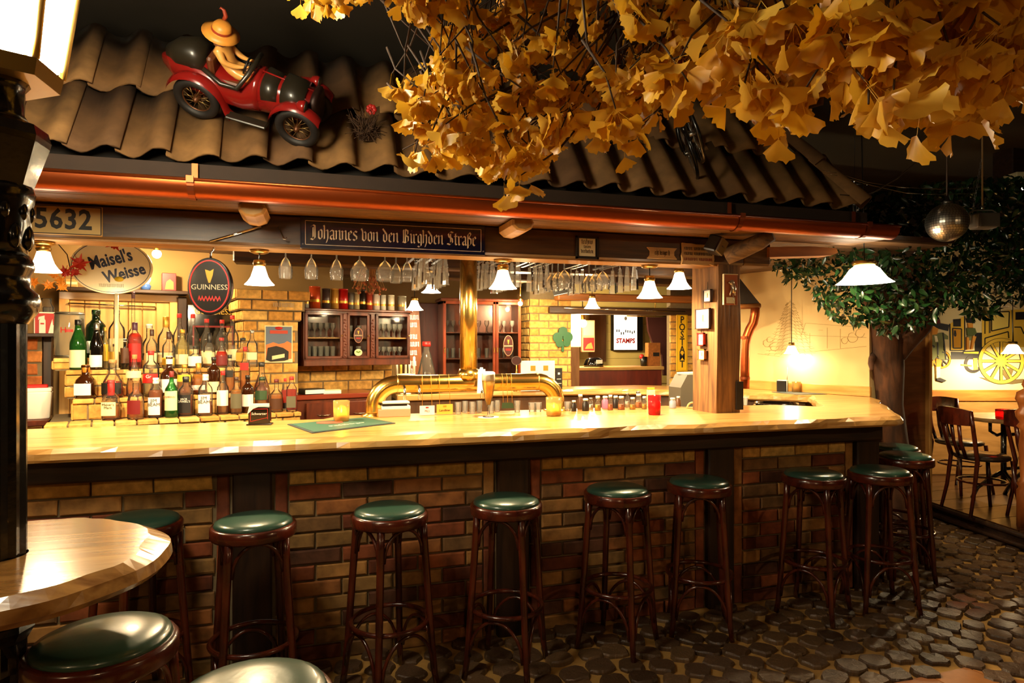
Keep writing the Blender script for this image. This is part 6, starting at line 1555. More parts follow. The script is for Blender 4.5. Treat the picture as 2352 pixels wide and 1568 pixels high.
# chalkboard, menu sheets, small badge behind the tap
x, z, w_, h_ = atY(1196, 828, 1274, 884, 5.95); t = thing('menu_sheets', 'white printed menu sheets standing on the ledge behind the tap', 'menu', (x, 5.95, 1.101)); h2 = at(1230, 828, y=5.95).z - 1.101
obj('sheet', MB().box((0, 0, h2/2), (w_, .006, h2)), WHITE, t); 
for i, (xx, zz2, c_) in enumerate(((-.05, .75, GOLDP), (.08, .75, GOLDP), (-.05, .35, REDP), (.09, .3, BLKP))): obj('print_block', MB().box((xx, -.0035, zz2*h2), (.05, .001, .05)), c_, t)
x, z, w_, h_ = atY(1276, 845, 1292, 885, 5.98); t = thing('chalk_board', 'small chalk board leaning by the menu sheets', 'sign', (x, 5.99, 1.101)); h2 = at(1284, 845, y=5.98).z - 1.101; obj('slate', MB().rbox((0, 0, h2/2), (w_, .012, h2), .002), BLKP, t); obj('chalk_lines', MB().box((0, -.0065, h2*.3), (w_*.7, .001, .006)).box((0, -.0065, h2*.5), (w_*.6, .001, .006)).box((0, -.0065, h2*.75), (w_*.3, .001, .02)), WHITE, t)
p = at(1186, 828, y=5.9); t = thing('tap_badge', 'small dark oval badge on a stand behind the brass tap', 'badge', (p.x, 5.9, 1.101)); zz3 = p.z - 1.101; obj('oval_plate', MB().plate([(a_, b_ + zz3) for a_, b_ in oval(.10, .085)], .006, -.006), MATS['wine_enamel'], t); obj('rim', MB().add([(v[0], v[1], v[2] + zz3) for v in ring_plate(.10, .085, .004, -.006, -.008).v], ring_plate(.10, .085, .004, -.006, -.008).f), STEEL, t); obj('stand', MB().tube([(0, 0, 0), (0, 0, zz3 - .04)], .008, 8).lathe([(.03, 0), (.03, .006)], 12), BRASS, t)
# candelabra and decanter on the ledge left of the column
p = at(932, 850, y=5.88); t = thing('candle_stand', 'white branched candle stand with five candles on the ledge', 'candle holder', (p.x, 5.9, 1.101)); kz = depth(p)/FPX
obj('stem', MB().lathe([(.05, 0), (.05, .008), (.012, .02), (.012, .16)], 14), mat('ivory', 'e9e2d0', .4), t); obj('tray', MB().lathe([(.03, .16), (.085, .165), (.09, .18), (.02, .185)], 18), MATS['ivory'], t)
for i, (xx, hh) in enumerate(((-.08, .12), (-.04, .11), (.0, .20), (.035, .12), (.075, .15))): cd = obj('candle', MB().lathe([(.011, .18), (.011, .18+hh), (.002, .19+hh)], 10, T(xx, .02*(i % 2)-.02, 0)), mat('candle_yellow', 'd9b84a', .5) if i == 1 else MATS['ivory'], t)
p = at(983, 846, y=5.9); t = thing('decanter', 'conical glass decanter with red stopper in a dark basket on the ledge', 'decanter', (p.x, 5.98, 1.101)); kz = depth(p)/FPX; h2 = at(983, 784, y=5.98).z - 1.101
obj('basket', MB().lathe([(.10, 0), (.125, .01), (.13, .05), (.12, .05)], 20), mat('dark_wicker', '2a1c12', .8, var=.4, scale=60, bump=.6), t); obj('glass_cone', MB().lathe([(.108, .02), (.112, .05), (.045, h2*.72), (.03, h2*.82), (.03, h2*.95)], 22, cap1=False), glass('grey_glass', (.88, .86, .76), .9, 1.3, .1), t); obj('stopper', MB().lathe([(.034, h2*.9), (.04, h2*.93), (.036, h2*1.0)], 14), REDP, t)

# ================================================================== BRASS TAP
tp_ = thing('beer_tap', 'polished brass beer font, a big pipe arch with a column to the ceiling', 'beer tap', (0, 4.08, CT))
yT = 4.08; xl = at(861, 950, y=yT).x; xr = at(1277, 930, y=yT).x; zc_ = 1.302 - CT; r_ = .056; R_ = .135
def arc(cx, cz, a0, a1, n=9): return [(cx + R_*cos(a0 + (a1-a0)*k/n), 0, cz + R_*sin(a0 + (a1-a0)*k/n)) for k in range(n+1)]
path = [(xl, 0, .004), (xl, 0, .03)] + arc(xl + R_, zc_ - R_, pi, pi/2) + [((xl+xr)/2, 0, zc_)] + arc(xr - R_, zc_ - R_, pi/2, 0) + [(xr, 0, .03), (xr, 0, .004)]
obj('pipe', MB().tube(path, r_, 20), BRASS, tp_)
for x in (xl, xr): obj('flange', MB().lathe([(r_*1.5, 0), (r_*1.5, .006), (r_*1.1, .014), (r_*1.1, .02)], 24, T(x, 0, 0)), BRASS, tp_)
for x in (xl + R_, xr - R_): obj('joint_ring', MB().lathe([(r_*1.03, -.004), (r_*1.05, 0), (r_*1.03, .004)], 24, T(x, 0, zc_) @ R(radians(90), 'Y')), BRASS, tp_)
xc_ = at(1076, 740, y=yT).x
obj('column', MB().tube([(xc_, 0, zc_ + .02), (xc_, 0, 2.245 - CT)], .055, 24), BRASS, tp_); obj('column_collar', MB().lathe([(.075, zc_ + .03), (.07, zc_ + .06), (.057, zc_ + .09)], 24, T(xc_, 0, 0)), BRASS, tp_)
for px in (925, 958, 1098): 
    x = at(px, 900, y=yT).x
    f = obj('faucet', MB().tube([(x, -.05, zc_-.01), (x, -.085, zc_-.015), (x, -.095, zc_-.05), (x, -.095, zc_-.09)], .009, 8), CHROME, tp_)
    if px == 1098:
        obj('badge', MB().plate([(x-.03, zc_-.06), (x+.03, zc_-.06), (x+.022, zc_+.09), (x-.022, zc_+.09)], -.09, -.10), WHITE, tp_); obj('handle', MB().tube([(x, -.08, zc_+.0), (x, -.09, zc_+.10)], .010, 8), WHITE, tp_)
def tapcard(px0, px1, py, col_, txt, lab):
    a = at(px0, py, y=yT - .075); b = at(px1, py, y=yT - .075); w_ = b.x-a.x; h_ = w_*.62
    t = thing('tap_card', lab, 'card', ((a.x+b.x)/2, yT - .075, CT + .004)); zt_ = zc_ - .05
    obj('card', MB().box((0, 0, h_/2), (w_, .003, h_)), col_, t); lettering(t, txt, w_*.2, DKREDP if col_ is WHITE else BLKP, 0, -.002, h_*.4, depth_=.0008); obj('print_mark', MB().box((0, -.0018, h_*.8), (w_*.2, .001, h_*.15)), REDP if col_ is WHITE else GOLDP, t)
    for sx in (-.33, .33): obj('chain', MB().tube([(sx*w_, 0, h_), (sx*w_*.9, .012, zt_ + .08), (sx*w_*.9, .03, zt_ + .106)], .0016, 5), GOLDP, t)
tapcard(964, 998, 950, WHITE, 'PILS', 'white card hanging on chains from the brass pipe'); tapcard(1003, 1040, 950, mat('ochre_card', 'd9a43a', .6), 'Landbier', 'ochre yellow card hanging on chains from the brass pipe')
t = thing('tap_card', 'dark green card hanging on chains from the brass pipe', 'card', (at(1166, 940, y=yT-.075).x, yT - .075, CT + .03)); obj('card', MB().plate([(-.04, 0), (.042, 0), (.036, .03), (.02, .036), (-.036, .036)], .0015, -.0015), mat('dark_green_card', '1d3a22', .5), t)
for sx in (-.03, .0, .03): obj('chain', MB().tube([(sx, 0, .034), (sx, .01, zc_ + .0), (sx, .03, zc_ + .03)], .0016, 5), GOLDP, t)

# ================================================================== THINGS ON THE COUNTER
# coaster holder
p = at(597, 975, z=CT); t = thing('coaster_holder', 'black coaster holder with red border holding white coasters on the counter', 'holder', (p.x, p.y, CT), radians(-6))
obj('box', MB().rbox((0, 0, .052), (.112, .05, .094), .004), BLACKG, t); obj('foot', MB().rbox((0, 0, .004), (.132, .065, .008), .003), BLACKG, t)
mb = MB()
for x_, z_, ww, hh in ((0, .088, .09, .002), (-.044, .055, .002, .066), (.044, .06, .002, .056)): mb.box((x_, -.0255, z_), (ww, .001, hh))
mb.plate([(-.045, .02), (.045, .04), (.045, .042), (-.045, .022)], -.025, -.026); obj('red_border', mb, REDP, t); lettering(t, 'Schwarzer', .019, WHITE, 0, -.0255, .062, shear=.1, depth_=.0006)
for i in range(4): obj('coaster', MB().box((.0, -.012 + i*.008, .10), (.095, .0015, .03), None), WHITE, t)
obj('bent_coaster', MB().plate([(-.06, .06), (-.05, .105), (.03, .112), (-.03, .09)], -.0262, -.0275), WHITE, t)
# bar mat
q = [at(px, py, z=CT + .001) for px, py in ((660, 975), (717, 995), (908, 972), (838, 959))]
t = thing('bar_mat', 'dark green bar mat with a dark rim lying on the counter', 'mat', (sum(p.x for p in q)/4, sum(p.y for p in q)/4, CT + .0005)); c = t.location
def qp(s, z0, z1): 
    pts = [((p.x - c.x)*s, (p.y - c.y)*s) for p in q]; 
    ar = sum(a_[0]*b_[1]-b_[0]*a_[1] for a_, b_ in zip(pts, pts[1:]+pts[:1])); return MB().prism(pts if ar > 0 else pts[::-1], z0, z1)
obj('rim', qp(1.0, 0, .004), mat('slate_rubber', '2b3a3c', .6), t); obj('face', qp(.93, .004, .0055), mat('mat_green', '2e5a4a', .6), t)
e = (q[2] - q[1]).normalized(); an = atan2(e.y, e.x)
o = obj('lettering', text_mesh('Radeberger', .042, depth_=.0006, sx=1.15), mat('mat_white', 'd8d8c8', .6), t, (.03, -.045, .006)); o.rotation_euler = (radians(-90), 0, an); 
def candle_glass(px, py, w, h, gm_, em_, lab, sq=.6, rz=.2, power=LAMP['candle']):
    p = at(px, py, z=CT); zb2 = CT + (.0062 if px < 850 else .0005)
    t = thing('candle_glass', lab, 'candle', (p.x, p.y, zb2), rz)
    obj('glass', MB().lathe([(w*.42, 0), (w*.46, .006), (w*.5, h), (w*.455, h), (w*.42, .012)], 20, sq=sq, cap1=False), gm_, t)
    obj('candle', MB().lathe([(w*.3, .012), (w*.3, h*.38)], 14), MATS['ivory'], t); obj('flame', MB().lathe([(.0005, h*.40), (.006, h*.46), (.005, h*.55), (.0005, h*.7)], 10), mat('flame', (1, .66, .25), .5, emit=120.0), t)
    lamp_light('flame_light', (0, 0, h*.6), power, .012, (1, .55, .2), t)
    return t
YG = glass('amber_frosted', (1.0, .72, .22), .6, 1.4, .55); RG = glass('red_ribbed', (.9, .05, .05), .7, 1.4, .5)
candle_glass(784, 969, .088, .115, YG, 'y', 'square amber candle glass glowing on the green bar mat')
candle_glass(1272, 955, .088, .115, YG, 'y', 'square amber candle glass glowing by the right leg of the brass pipe')
candle_glass(1503, 952, .082, .12, RG, 'r', 'ribbed red candle glass glowing near the weathered post', sq=0)
t = tag(obj('coaster', MB().lathe([(.055, 0), (.055, .0025)], 24, S(1.3, 1, 1)), mat('rose_coaster', 'b5543a', .7), None, (at(770, 971, z=CT).x - .03, at(770, 971, z=CT).y - .03, CT + .0060)), 'round reddish coaster under the amber candle on the bar mat', 'coaster')
# glass of beer
p = at(1122, 958, z=CT)
tag(obj('coaster', MB().lathe([(.062, 0), (.064, .0008), (.062, .0018)], 24), WHITE, None, (p.x, p.y, CT + .0005)), 'round white paper coaster under the glass of beer', 'coaster')
t = thing('beer_glass', 'tall stemmed glass of golden beer with white foam on the counter', 'glass', (p.x, p.y, CT + .0028))
hb = .262; pr_ = [(.034, 0), (.034, .003), (.008, .008), (.0065, .055), (.012, .07), (.026, .12), (.036, .18), (.041, .225), (.040, hb)]
obj('glass_body', MB().lathe(pr_, 24, cap1=False), CLEAR, t); obj('beer', MB().lathe([(.010, .072), (.0245, .12), (.0345, .18), (.039, .218)], 22), glass('golden_beer', (1.0, .70, .18), .3, 1.2, .4), t); obj('foam', MB().lathe([(.0392, .2185), (.0398, .24), (.0385, hb + .004), (.03, hb + .01), (.001, hb + .012)], 22), mat('beer_foam', 'f6ecd6', .8), t); obj('crest', MB().plate([(-.008, .15), (0, .14), (.008, .15), (.008, .165), (-.008, .165)], -.0335, -.0345), GOLDP, t)
# glasses and bottles along the inner edge
def counter_glass(px, w, h, lab, grp, y=4.06, py=None):
    x = at(px, 940, y=y).x; me = tumbler(h, w/2).mesh('tumbler'); me.materials.append(SPARK); tag(obj('drinking_glass', me, None, None, (x, y, CT + .0005)), lab, 'glass', grp)
for i, px in enumerate((1052, 1068, 1085, 1101, 1128, 1142, 1188)): counter_glass(px, .042, .075, 'small clear tumbler on the counter beside the hanging tap cards', 'tumblers at the tap', 4.1 if i % 2 else 4.02)
for i, px in enumerate((1222, 1236, 1304)): counter_glass(px, .05, .06, 'short clear tumbler beside the amber candle by the pipe leg', 'tumblers by the candle', 4.02)
t = thing('book_stack', 'stack of pale cards and boxes under the left bend of the brass pipe', 'box', (at(905, 940, y=4.02).x, 4.03, CT + .0005)); 
for i, (w_, h_, m_) in enumerate(((.19, .045, mat('salmon_card', 'cf9272', .7)), (.17, .02, WHITE), (.15, .014, BLACK), (.16, .012, WHITE))): obj('card_box', MB().rbox((.01*(i % 2), 0, sum((.045, .02, .014, .012)[:i]) + h_/2), (w_, .1, h_), .002), m_, t)
SY_ = [(1318, 'k', .07, 'grey glass shaker'), (1333, 'n', .10, 'dark patterned carton'), (1345, 'k', .08, 'dark pepper mill'), (1357, 'w', .075, 'white shaker bottle'), (1373, 'y', .095, 'amber syrup bottle with gold label'), (1390, 'p', .085, 'pink syrup bottle with white cap'), (1402, 'o', .10, 'slim brown syrup bottle'), (1414, 'k', .085, 'black spice jar with pale lid'), (1427, 'o', .09, 'orange syrup bottle with clear neck'), (1441, 'w', .10, 'tall clear juice bottle'), (1453, 'y', .08, 'yellow juice bottle'), (1467, 'o', .095, 'peach juice bottle'), (1480, 'y', .085, 'lemon juice bottle'), (1466, 'w', .11, 'clear juice bottle with grey cap'), (1545, 'b', .07, 'blue flecked glass'), (1558, 'n', .07, 'brown spotted glass')]
SC_ = {'k': '1c1714', 'n': '5a3a24', 'w': 'e2d9c8', 'y': 'd9a638', 'p': 'c9688a', 'o': 'c0703a', 'b': '8a94a5'}
for i, (px, c_, h, lab) in enumerate(SY_):
    y = 4.08 if i % 2 else 3.98; 
    if i in (9, 13): y = 4.12
    x = at(px, 935, y=y).x; t = thing('juice_bottle', lab + ' in the row behind the red candle', 'bottle', (x, y, CT + .0005)); r = .017 + .003*(i % 3)
    obj('body', MB().lathe([(r, 0), (r*1.02, .004), (r, h*.62), (r*.6, h*.78), (r*.6, h*.84)], 12), CLEAR if c_ in 'wyo' else mat('syrup_' + c_, SC_[c_], .3), t)
    obj('juice', MB().lathe([(r*.92, .003), (r*.92, h*.4)], 12), mat('juice_' + c_, SC_[c_], .3), t); obj('cap', MB().lathe([(r*.72, h*.84), (r*.72, h), (r*.6, h*1.01)], 12), WHITE if c_ != 'w' else STEEL, t)
t = thing('cream_carton', 'tall cream carton with yellow top behind the red candle', 'carton', (at(1490+5, 930, y=4.1).x, 4.1, CT + .0005)); obj('body', MB().rbox((0, 0, .06), (.045, .045, .12), .003), CREAM, t); obj('top', MB().rbox((0, 0, .128), (.047, .03, .016), .003), mat('yellow_label', 'd9b02e', .5), t)
t = thing('grey_till', 'grey angled till with pale papers beside the weathered post', 'till', (at(1588, 900, y=4.55).x, 4.6, 0)); p_ = at(1575, 860, y=4.55); obj('body', MB().prism([(0, .75), (.24, .75), (.24, p_.z), (.06, p_.z), (0, p_.z - .10)], -.09, .09, R(radians(90), 'X') @ R(0) if False else Matrix(((1,0,0,-.12),(0,0,1,0),(0,1,0,0),(0,0,0,1)))), mat('grey_enamel', '6a6252', .5), t); obj('papers', MB().box((.03, 0, p_.z + .008), (.18, .14, .014), None, .2), WHITE, t); obj('plinth', MB().box((0, 0, .375), (.26, .2, .75)), DARKWOOD, t)
t = thing('wicker_ring', 'small beige ring shaped basket beside the till', 'basket', (at(1578, 935, y=4.0).x, 3.93, CT + .001), radians(-20)); obj('ring', MB().tube([(.035*cos(pi*k/12), 0, .038*sin(pi*k/12)) for k in range(13)], .007, 7), mat('beige_wicker', 'c9a468', .7), t); obj('base', MB().rbox((0, 0, .004), (.085, .03, .008), .002), MATS['beige_wicker'], t)
# right of the post
t = thing('serving_tray', 'round black serving trays stacked on the shelf behind the counter', 'tray', at(1770, 930, z=1.08)); t.location.z = 1.03; t.location.x += .05
for i in range(3): obj('tray', MB().lathe([(.14, 0), (.155, .012), (.16, .03), (.155, .03), (.148, .014), (.13, .006)], 28, T(.02*(i-1), .01*i, .018*i)), BLACKG, t)
obj('support', MB().box((.04, .02, -.515), (.2, .24, 1.03)), DARKWOOD, t)
for i in range(6): tag(obj('stacked_cup', tumbler(.06, .026), MATS['ivory'] , None, (at(1694 + i*4, 930, y=4.35).x, 4.35 + .06*(i % 2), 1.075)), 'small pale cup in the row right of the weathered post', 'cup', 'cups behind the counter')
tag(obj('cup_shelf', MB().rbox((at(1704, 930, y=4.36).x, 4.38, 1.055), (.13, .2, .036), .004).box((at(1704, 930, y=4.36).x, 4.40, .52), (.10, .14, 1.04)), DARKWOOD), 'dark stand under the pale cups behind the counter', 'stand')
t = thing('candle_glass', 'brown amber candle glass unlit on the ledge by the drawn wall', 'candle', at(1829, 900, z=CT)); obj('glass', MB().lathe([(.036, 0), (.038, .004), (.04, .095), (.036, .095), (.034, .01)], 20, cap1=False), glass('brown_amber', (.8, .5, .14), .7, 1.4, .4), t); obj('candle', MB().lathe([(.026, .012), (.026, .05)], 14), MATS['ivory'], t)
t = thing('napkin_holder', 'dark napkin holder with a pen standing up on the ledge by the drawn wall', 'holder', at(1797, 899, z=CT), radians(-60)); obj('side_plate', MB().rbox((0, -.02, .05), (.09, .006, .10), .002), BLACK, t); obj('napkins', MB().box((0, 0, .055), (.08, .03, .105)), WHITE, t); obj('back_plate', MB().rbox((0, .02, .05), (.09, .006, .10), .002), BLACK, t); obj('pen', MB().tube([(.03, .028, .002), (.035, .03, .23)], .004, 6), STEEL, t)
tag(obj('ledge_mat', MB().prism([(p.x, p.y) for p in (at(1772, 900, z=CT), at(1830, 906, z=CT), at(1900, 905, z=CT), at(1845, 898, z=CT))], CT - .001, CT + .0015), mat('slate_rubber', '2b3a3c', .6)), 'dark mat on the ledge under the napkin holder', 'mat')
p = at(2303, 957, Z=5.62); p.z = .9055
t = thing('candle_glass', 'square red candle glass on the cafe table', 'candle', p); obj('glass', MB().lathe([(.042, 0), (.046, .004), (.048, .085), (.042, .085), (.04, .012)], 20, sq=.6, cap1=False), RG, t); obj('candle', MB().lathe([(.028, .012), (.028, .04)], 12), MATS['ivory'], t); lamp_light('flame_light', (0, 0, .06), LAMP['candle'], .01, (1, .5, .2), t)

# ================================================================== HANGING GLASSES
hgA = goblet(.21, .040, True).mesh('wine_glass'); hgB = goblet(.21, .056, True).mesh('brandy_glass'); hgC = flute(.17, .028); hgC.v = [(x, y, .17 - z) for x, y, z in hgC.v]; hgC.lathe([(.004, .17), (.004, .21)], 6).lathe([(.03, .207), (.03, .21)], 10); hgC = hgC.mesh('flute_glass')
for m_ in (hgA, hgB, hgC): m_.materials.append(SPARK)
ZR = 2.13
rk = thing('glass_rack', 'slim wooden rails under the bar ceiling holding stemmed glasses upside down', 'rack', (0, 3.95, ZR))
for y in (-.03, .03): obj('rail', MB().box((.75, y, .006), (2.3, .022, .012)), DARKWOOD, rk)
for x in (-.3, .75, 1.85): obj('hanger', MB().box((x, 0, .066), (.03, .1, .11)), DARKWOOD, rk)
for i, px in enumerate((656, 715, 773, 826, 884, 914, 935)):
    x = at(px, 610, y=3.95).x; me = (hgA, hgA, hgA, hgB, hgB, hgA, hgA)[i]
    tag(obj('wine_glass', me, None, None, (x, 3.95 if i != 5 else 4.05, ZR - .205)), ['wine glass hanging upside down beside the brick pier lamp', 'wine glass hanging second in the rail from the bell lamp by the oval sign', 'wine glass hanging third in the rail from the bell lamp by the oval sign', 'wide brandy glass hanging before the dried flowers', 'wide brandy glass hanging right of the dried flowers', 'wine glass hanging at the end of the rail, half hidden by its neighbour', 'wine glass hanging last in the front rail'][i], 'glass', 'stemmed glasses hanging in the front rail')
rk2 = thing('glass_rack', 'short ceiling rails running back from the beam with rows of hanging flutes', 'rack', (0, 4.0, ZR))
cols = [(985, 5, 'left of the brass column'), (1030, 5, 'beside the brass column'), (1140, 4, 'behind the bell lamp by the brass column'), (1200, 6, 'right of the bell lamp by the column'), (1268, 4, 'above the small street sign'), (1310, 6, 'behind the framed notice'), (1400, 6, 'right of the framed notice'), (1475, 4, 'behind the bell lamp close to the post')]
for px, n_, where in cols:
    x0_ = at(px, 610, y=3.98).x
    for s_ in (-1, 1): obj('rail', MB().box((x0_ + s_*.03, .37, .006), (.022, .7, .012)), DARKWOOD, rk2)
    obj('hanger', MB().box((x0_, .30, .066), (.03, .03, .11)), DARKWOOD, rk2)
    for j in range(n_):
        tag(obj('champagne_flute', hgB if px in (1310, 1400) and j < 3 else hgC, None, None, (x0_, 4.09 + j*.115, ZR - .205), .3*j), ('stemmed glass' if px in (1310, 1400) else 'champagne flute') + ' hanging in the short rail ' + where, 'glass', 'glasses hanging ' + where)

# ================================================================== ON AND AROUND THE OAK POST
def post_pic(px0, py0, px1, py1, m_frame, lab, fw=.008, y=3.586, side=True):
    # pictures hang on the left face of the post, facing -x
    xp = 2.418; a = at(px0, py0, x=xp); b = at(px1, py1, x=xp)
    w_ = abs(b.y - a.y); h_ = a.z - b.z
    t = thing('framed_picture', lab, 'picture', (xp - .006, (a.y+b.y)/2, (a.z+b.z)/2), radians(-90))
    mb = MB()
    for x_, z_, ww, hh in ((0, h_/2-fw/2, w_, fw), (0, -h_/2+fw/2, w_, fw), (w_/2-fw/2, 0, fw, h_), (-w_/2+fw/2, 0, fw, h_)): mb.box((x_, -.004, z_), (ww, .016, hh))
    obj('frame', mb, m_frame, t); obj('sheet', MB().box((0, .0, 0), (w_-.006, .006, h_-.006)), WHITE, t); obj('drawing', MB().box((0, -.0035, h_*.05), (w_*.12, .001, h_*.3)).box((0, -.0035, -h_*.12), (w_*.4, .001, h_*.03)), MATS['olive_print'], t)
    obj('cord', MB().tube([(-.0, -.002, h_/2), (0, -.001, h_/2 + .05)], .002, 5), BLACK, t)
    return t
post_pic(1619, 666, 1637, 693, MATS['brown_cap'], 'small framed card at the top of the weathered post', .006); post_pic(1601, 710, 1634, 755, MATS['brown_cap'], 'largest framed drawing on the weathered post', .006); post_pic(1606, 764, 1621, 794, REDP, 'small red framed card on the weathered post'); post_pic(1607, 801, 1623, 827, mat('copper_frame', 'a5642a', .4), 'small copper framed card lowest on the weathered post', .006)
# dog plaque on the right hand side of the post
a = at(1664, 629, y=3.56); b = at(1696, 700, y=3.56); w_ = b.x-a.x; h_ = a.z-b.z
t = thing('dog_plaque', 'copper plaque with a silver dog figure hanging on the weathered post', 'plaque', ((a.x+b.x)/2, 3.575, (a.z+b.z)/2)); obj('board', MB().rbox((0, 0, 0), (w_, .012, h_), .002), mat('copper_print', 'a5562a', .4, .3), t); obj('frame_edge', MB().box((-w_/2, -.004, 0), (.004, .016, h_)).box((0, -.004, h_/2), (w_, .016, .004)), CREAM, t)
mb = MB(); mb.sphere((.0, -.02, h_*.22), .016, 10, 8, None, (1, .8, 1.1)); mb.tube([(.004, -.02, h_*.2), (.012, -.022, h_*.02), (.012, -.02, -h_*.12)], [.012, .016, .013], 8); mb.tube([(.0, -.024, h_*.05), (-.012, -.026, -h_*.1), (-.016, -.022, -h_*.2)], [.006, .005, .004], 6); mb.tube([(.016, -.02, -h_*.1), (.026, -.02, -h_*.2)], .005, 6); mb.tube([(-.012, -.022, h_*.24), (-.024, -.024, h_*.21)], [.008, .005], 6); mb.tube([(.010, -.016, -h_*.16), (.016, -.016, -h_*.35), (.024, -.016, -h_*.5)], [.004, .003, .002], 6)
obj('dog_figure', mb, mat('silver', 'b5a890', .3, .8), t); obj('label_card', MB().box((.0, -.008, -h_*.35), (w_*.6, .003, h_*.2)), CREAM, t)
# loudspeaker under the eave
p = at(1657, 566, y=3.42); t = thing('loudspeaker', 'small black and beige loudspeaker tilted under the eaves by the post', 'speaker', p, 0, rot=(radians(18), radians(20), radians(28)))
obj('cabinet', MB().rbox((0, .045, 0), (.085, .09, .10), .008), BLACK, t); obj('grille', MB().rbox((0, -.005, 0), (.078, .012, .094), .004), mat('grille_cloth', '6b5a3e', .8), t); obj('name_badge', MB().box((0, -.012, .0), (.03, .003, .006)), CHROME, t); obj('bracket', MB().tube([(0, .09, .02), (0, .12, .09)], .008, 6), BLACK, t)
# carved brackets under the hip end
mb = MB(); P = [at(1668, 590, y=3.50), at(1700, 575, y=3.44), at(1745, 555, y=3.36), at(1775, 540, y=3.30)]
mb.tube(P, [.05, .055, .05, .035], 10); tag(obj('knee_brace', mb, OLDBEAM), 'rough timber knee brace under the roof corner', 'beam')
mb = MB(); a = at(1758, 585, y=3.60); b = at(1915, 572, y=3.60)
L_ = b.x - a.x; mb.plate([(0, -.03), (L_*.9, .0), (L_, .022), (L_*.97, .05), (L_*.6, .055), (0, .035)], .06, -.06)
tag(obj('rafter_tail', mb, wood('orange_beam', '7a4a20', 'a8692f'), None, (a.x, 3.62, a.z + .01)), 'pointed orange brown rafter tail beyond the beam end', 'beam')
# copper downpipe and little roof at the far corner
zP = 5.9
t = thing('downpipe', 'copper downpipe with swan neck beside the cream wall', 'pipe', (0, 0, 0))
obj('pipe', MB().tube([at(x, y, Z=zP) for x, y in ((1735, 704), (1734, 722), (1730, 742), (1722, 756), (1716, 772), (1712, 790), (1711, 850), (1711, 892))], .040, 14), COPPER, t)
for y in (775, 868): obj('pipe_clip', MB().lathe([(.044, -.012), (.044, .012)], 16, T(*at(1711, y, Z=zP)), cap0=False, cap1=False), MATS['dark_copper'], t)
a, b, c, d = at(1640, 640, Z=5.9), at(1700, 640, Z=5.9), at(1748, 700, Z=5.9), at(1640, 702, Z=5.9)
mb = MB(); off = Vector((SY, CY, 0)) * -.35
vs = [a, b, c, d] + [v + off * .0 + Vector((SY, CY, 0)) * .12 for v in (a, b, c, d)]
mb.add([tuple(v) for v in vs], [(3, 2, 1, 0), (4, 5, 6, 7), (0, 1, 5, 4), (1, 2, 6, 5), (2, 3, 7, 6), (3, 0, 4, 7)])
t = thing('canopy_roof', 'small dark canopy roof above the copper downpipe', 'roof', (0, 0, 0)); obj('slope', mb, mat('dark_slate', '2b2015', .8, var=.3, scale=20), t); e0, e1 = at(1640, 706, Z=5.88), at(1746, 702, Z=5.88); obj('fascia', MB().tube([e0, e1], .025, 6), wood('orange_beam', '7a4a20', 'a8692f'), t)
# ================================================================== ON THE ROOF
NRM = Vector((0, -SP_, CP_))
def on_roof(px, py, n):
    d = ray(px, py); P0 = roof_pt(0, 0, n); C0 = Vector((0, 0, EYE))
    t = (P0 - C0).dot(NRM) / d.dot(NRM); return C0 + d * t
RW = .104
w1 = on_roof(452, 226, .05 + RW); w2 = on_roof(683, 294, .05 + RW)
fw = (w2 - w1).normalized(); WB = (w2 - w1).length; lf_ = NRM.cross(fw)
TRK = .10
MC = Matrix.Translation(w1 + lf_ * TRK - NRM * RW) @ Matrix((fw, lf_, NRM)).transposed().to_4x4()
car = thing('toy_car', 'red vintage racing car model with black wheels parked on the roof tiles', 'model car'); car.matrix_world = MC
CRED = mat('car_red', '7a120e', .25, var=.15, scale=12, coat=.5); TYRE = mat('tyre_black', '17120e', .6); OLV = mat('olive_black', '1f1a10', .4, coat=.3)
def loft(secs, n=16, p=2.6):
    vs = []; fs = []
    for x, wd, zb, zt in secs:
        for k in range(n):
            a = 2*pi*k/n; c, s = cos(a), sin(a)
            vs.append((x, wd/2 * abs(c)**(2/p) * (1 if c >= 0 else -1), (zb+zt)/2 + (zt-zb)/2 * abs(s)**(2/p) * (1 if s >= 0 else -1)))
    for i in range(len(secs)-1):
        for k in range(n): j = (k+1) % n; fs.append((i*n+k, i*n+n+k, i*n+n+j, i*n+j))
    fs.append(tuple(range(n))); fs.append(tuple((len(secs)-1)*n + k for k in range(n-1, -1, -1)))
    return MB().add(vs, fs, True)
q = WB / .5
obj('body', loft([(-.19*q, .03, .17, .22), (-.13*q, .10, .12, .26), (-.03*q, .17, .09, .27), (.06*q, .19, .08, .24), (.22*q, .19, .08, .22), (.27*q, .18, .08, .28), (.30*q, .175, .085, .285)]), CRED, car)
obj('tonneau', loft([(-.16*q, .05, .20, .27), (-.10*q, .12, .20, .315), (-.02*q, .15, .2, .335), (.03*q, .13, .2, .315)]), OLV, car)
hood = obj('bonnet', loft([(.30*q, .172, .09, .275), (.42*q, .16, .09, .265), (.55*q, .145, .095, .25)]), CRED, car)
for a_, b_ in ((.315, .39), (.41, .52)):
    obj('bonnet_panel', loft([(a_*q, .178, .15, .281), (b_*q, .163, .15, .268)]), OLV, hood)
obj('bonnet_hinge', MB().tube([(.30*q, 0, .283), (.55*q, 0, .257)], .004, 6), CRED, hood)
obj('radiator', loft([(.55*q, .15, .09, .26), (.575*q, .15, .085, .265), (.585*q, .12, .10, .25)], 14, 3.5), mat('radiator_dark', '241008', .5, .4), car)
obj('seat', MB().rbox((.07*q, 0, .245), (.03, .13, .13), .01).rbox((.14*q, 0, .205), (.13, .14, .03), .008), mat('seat_brown', '5a2e12', .5), car)
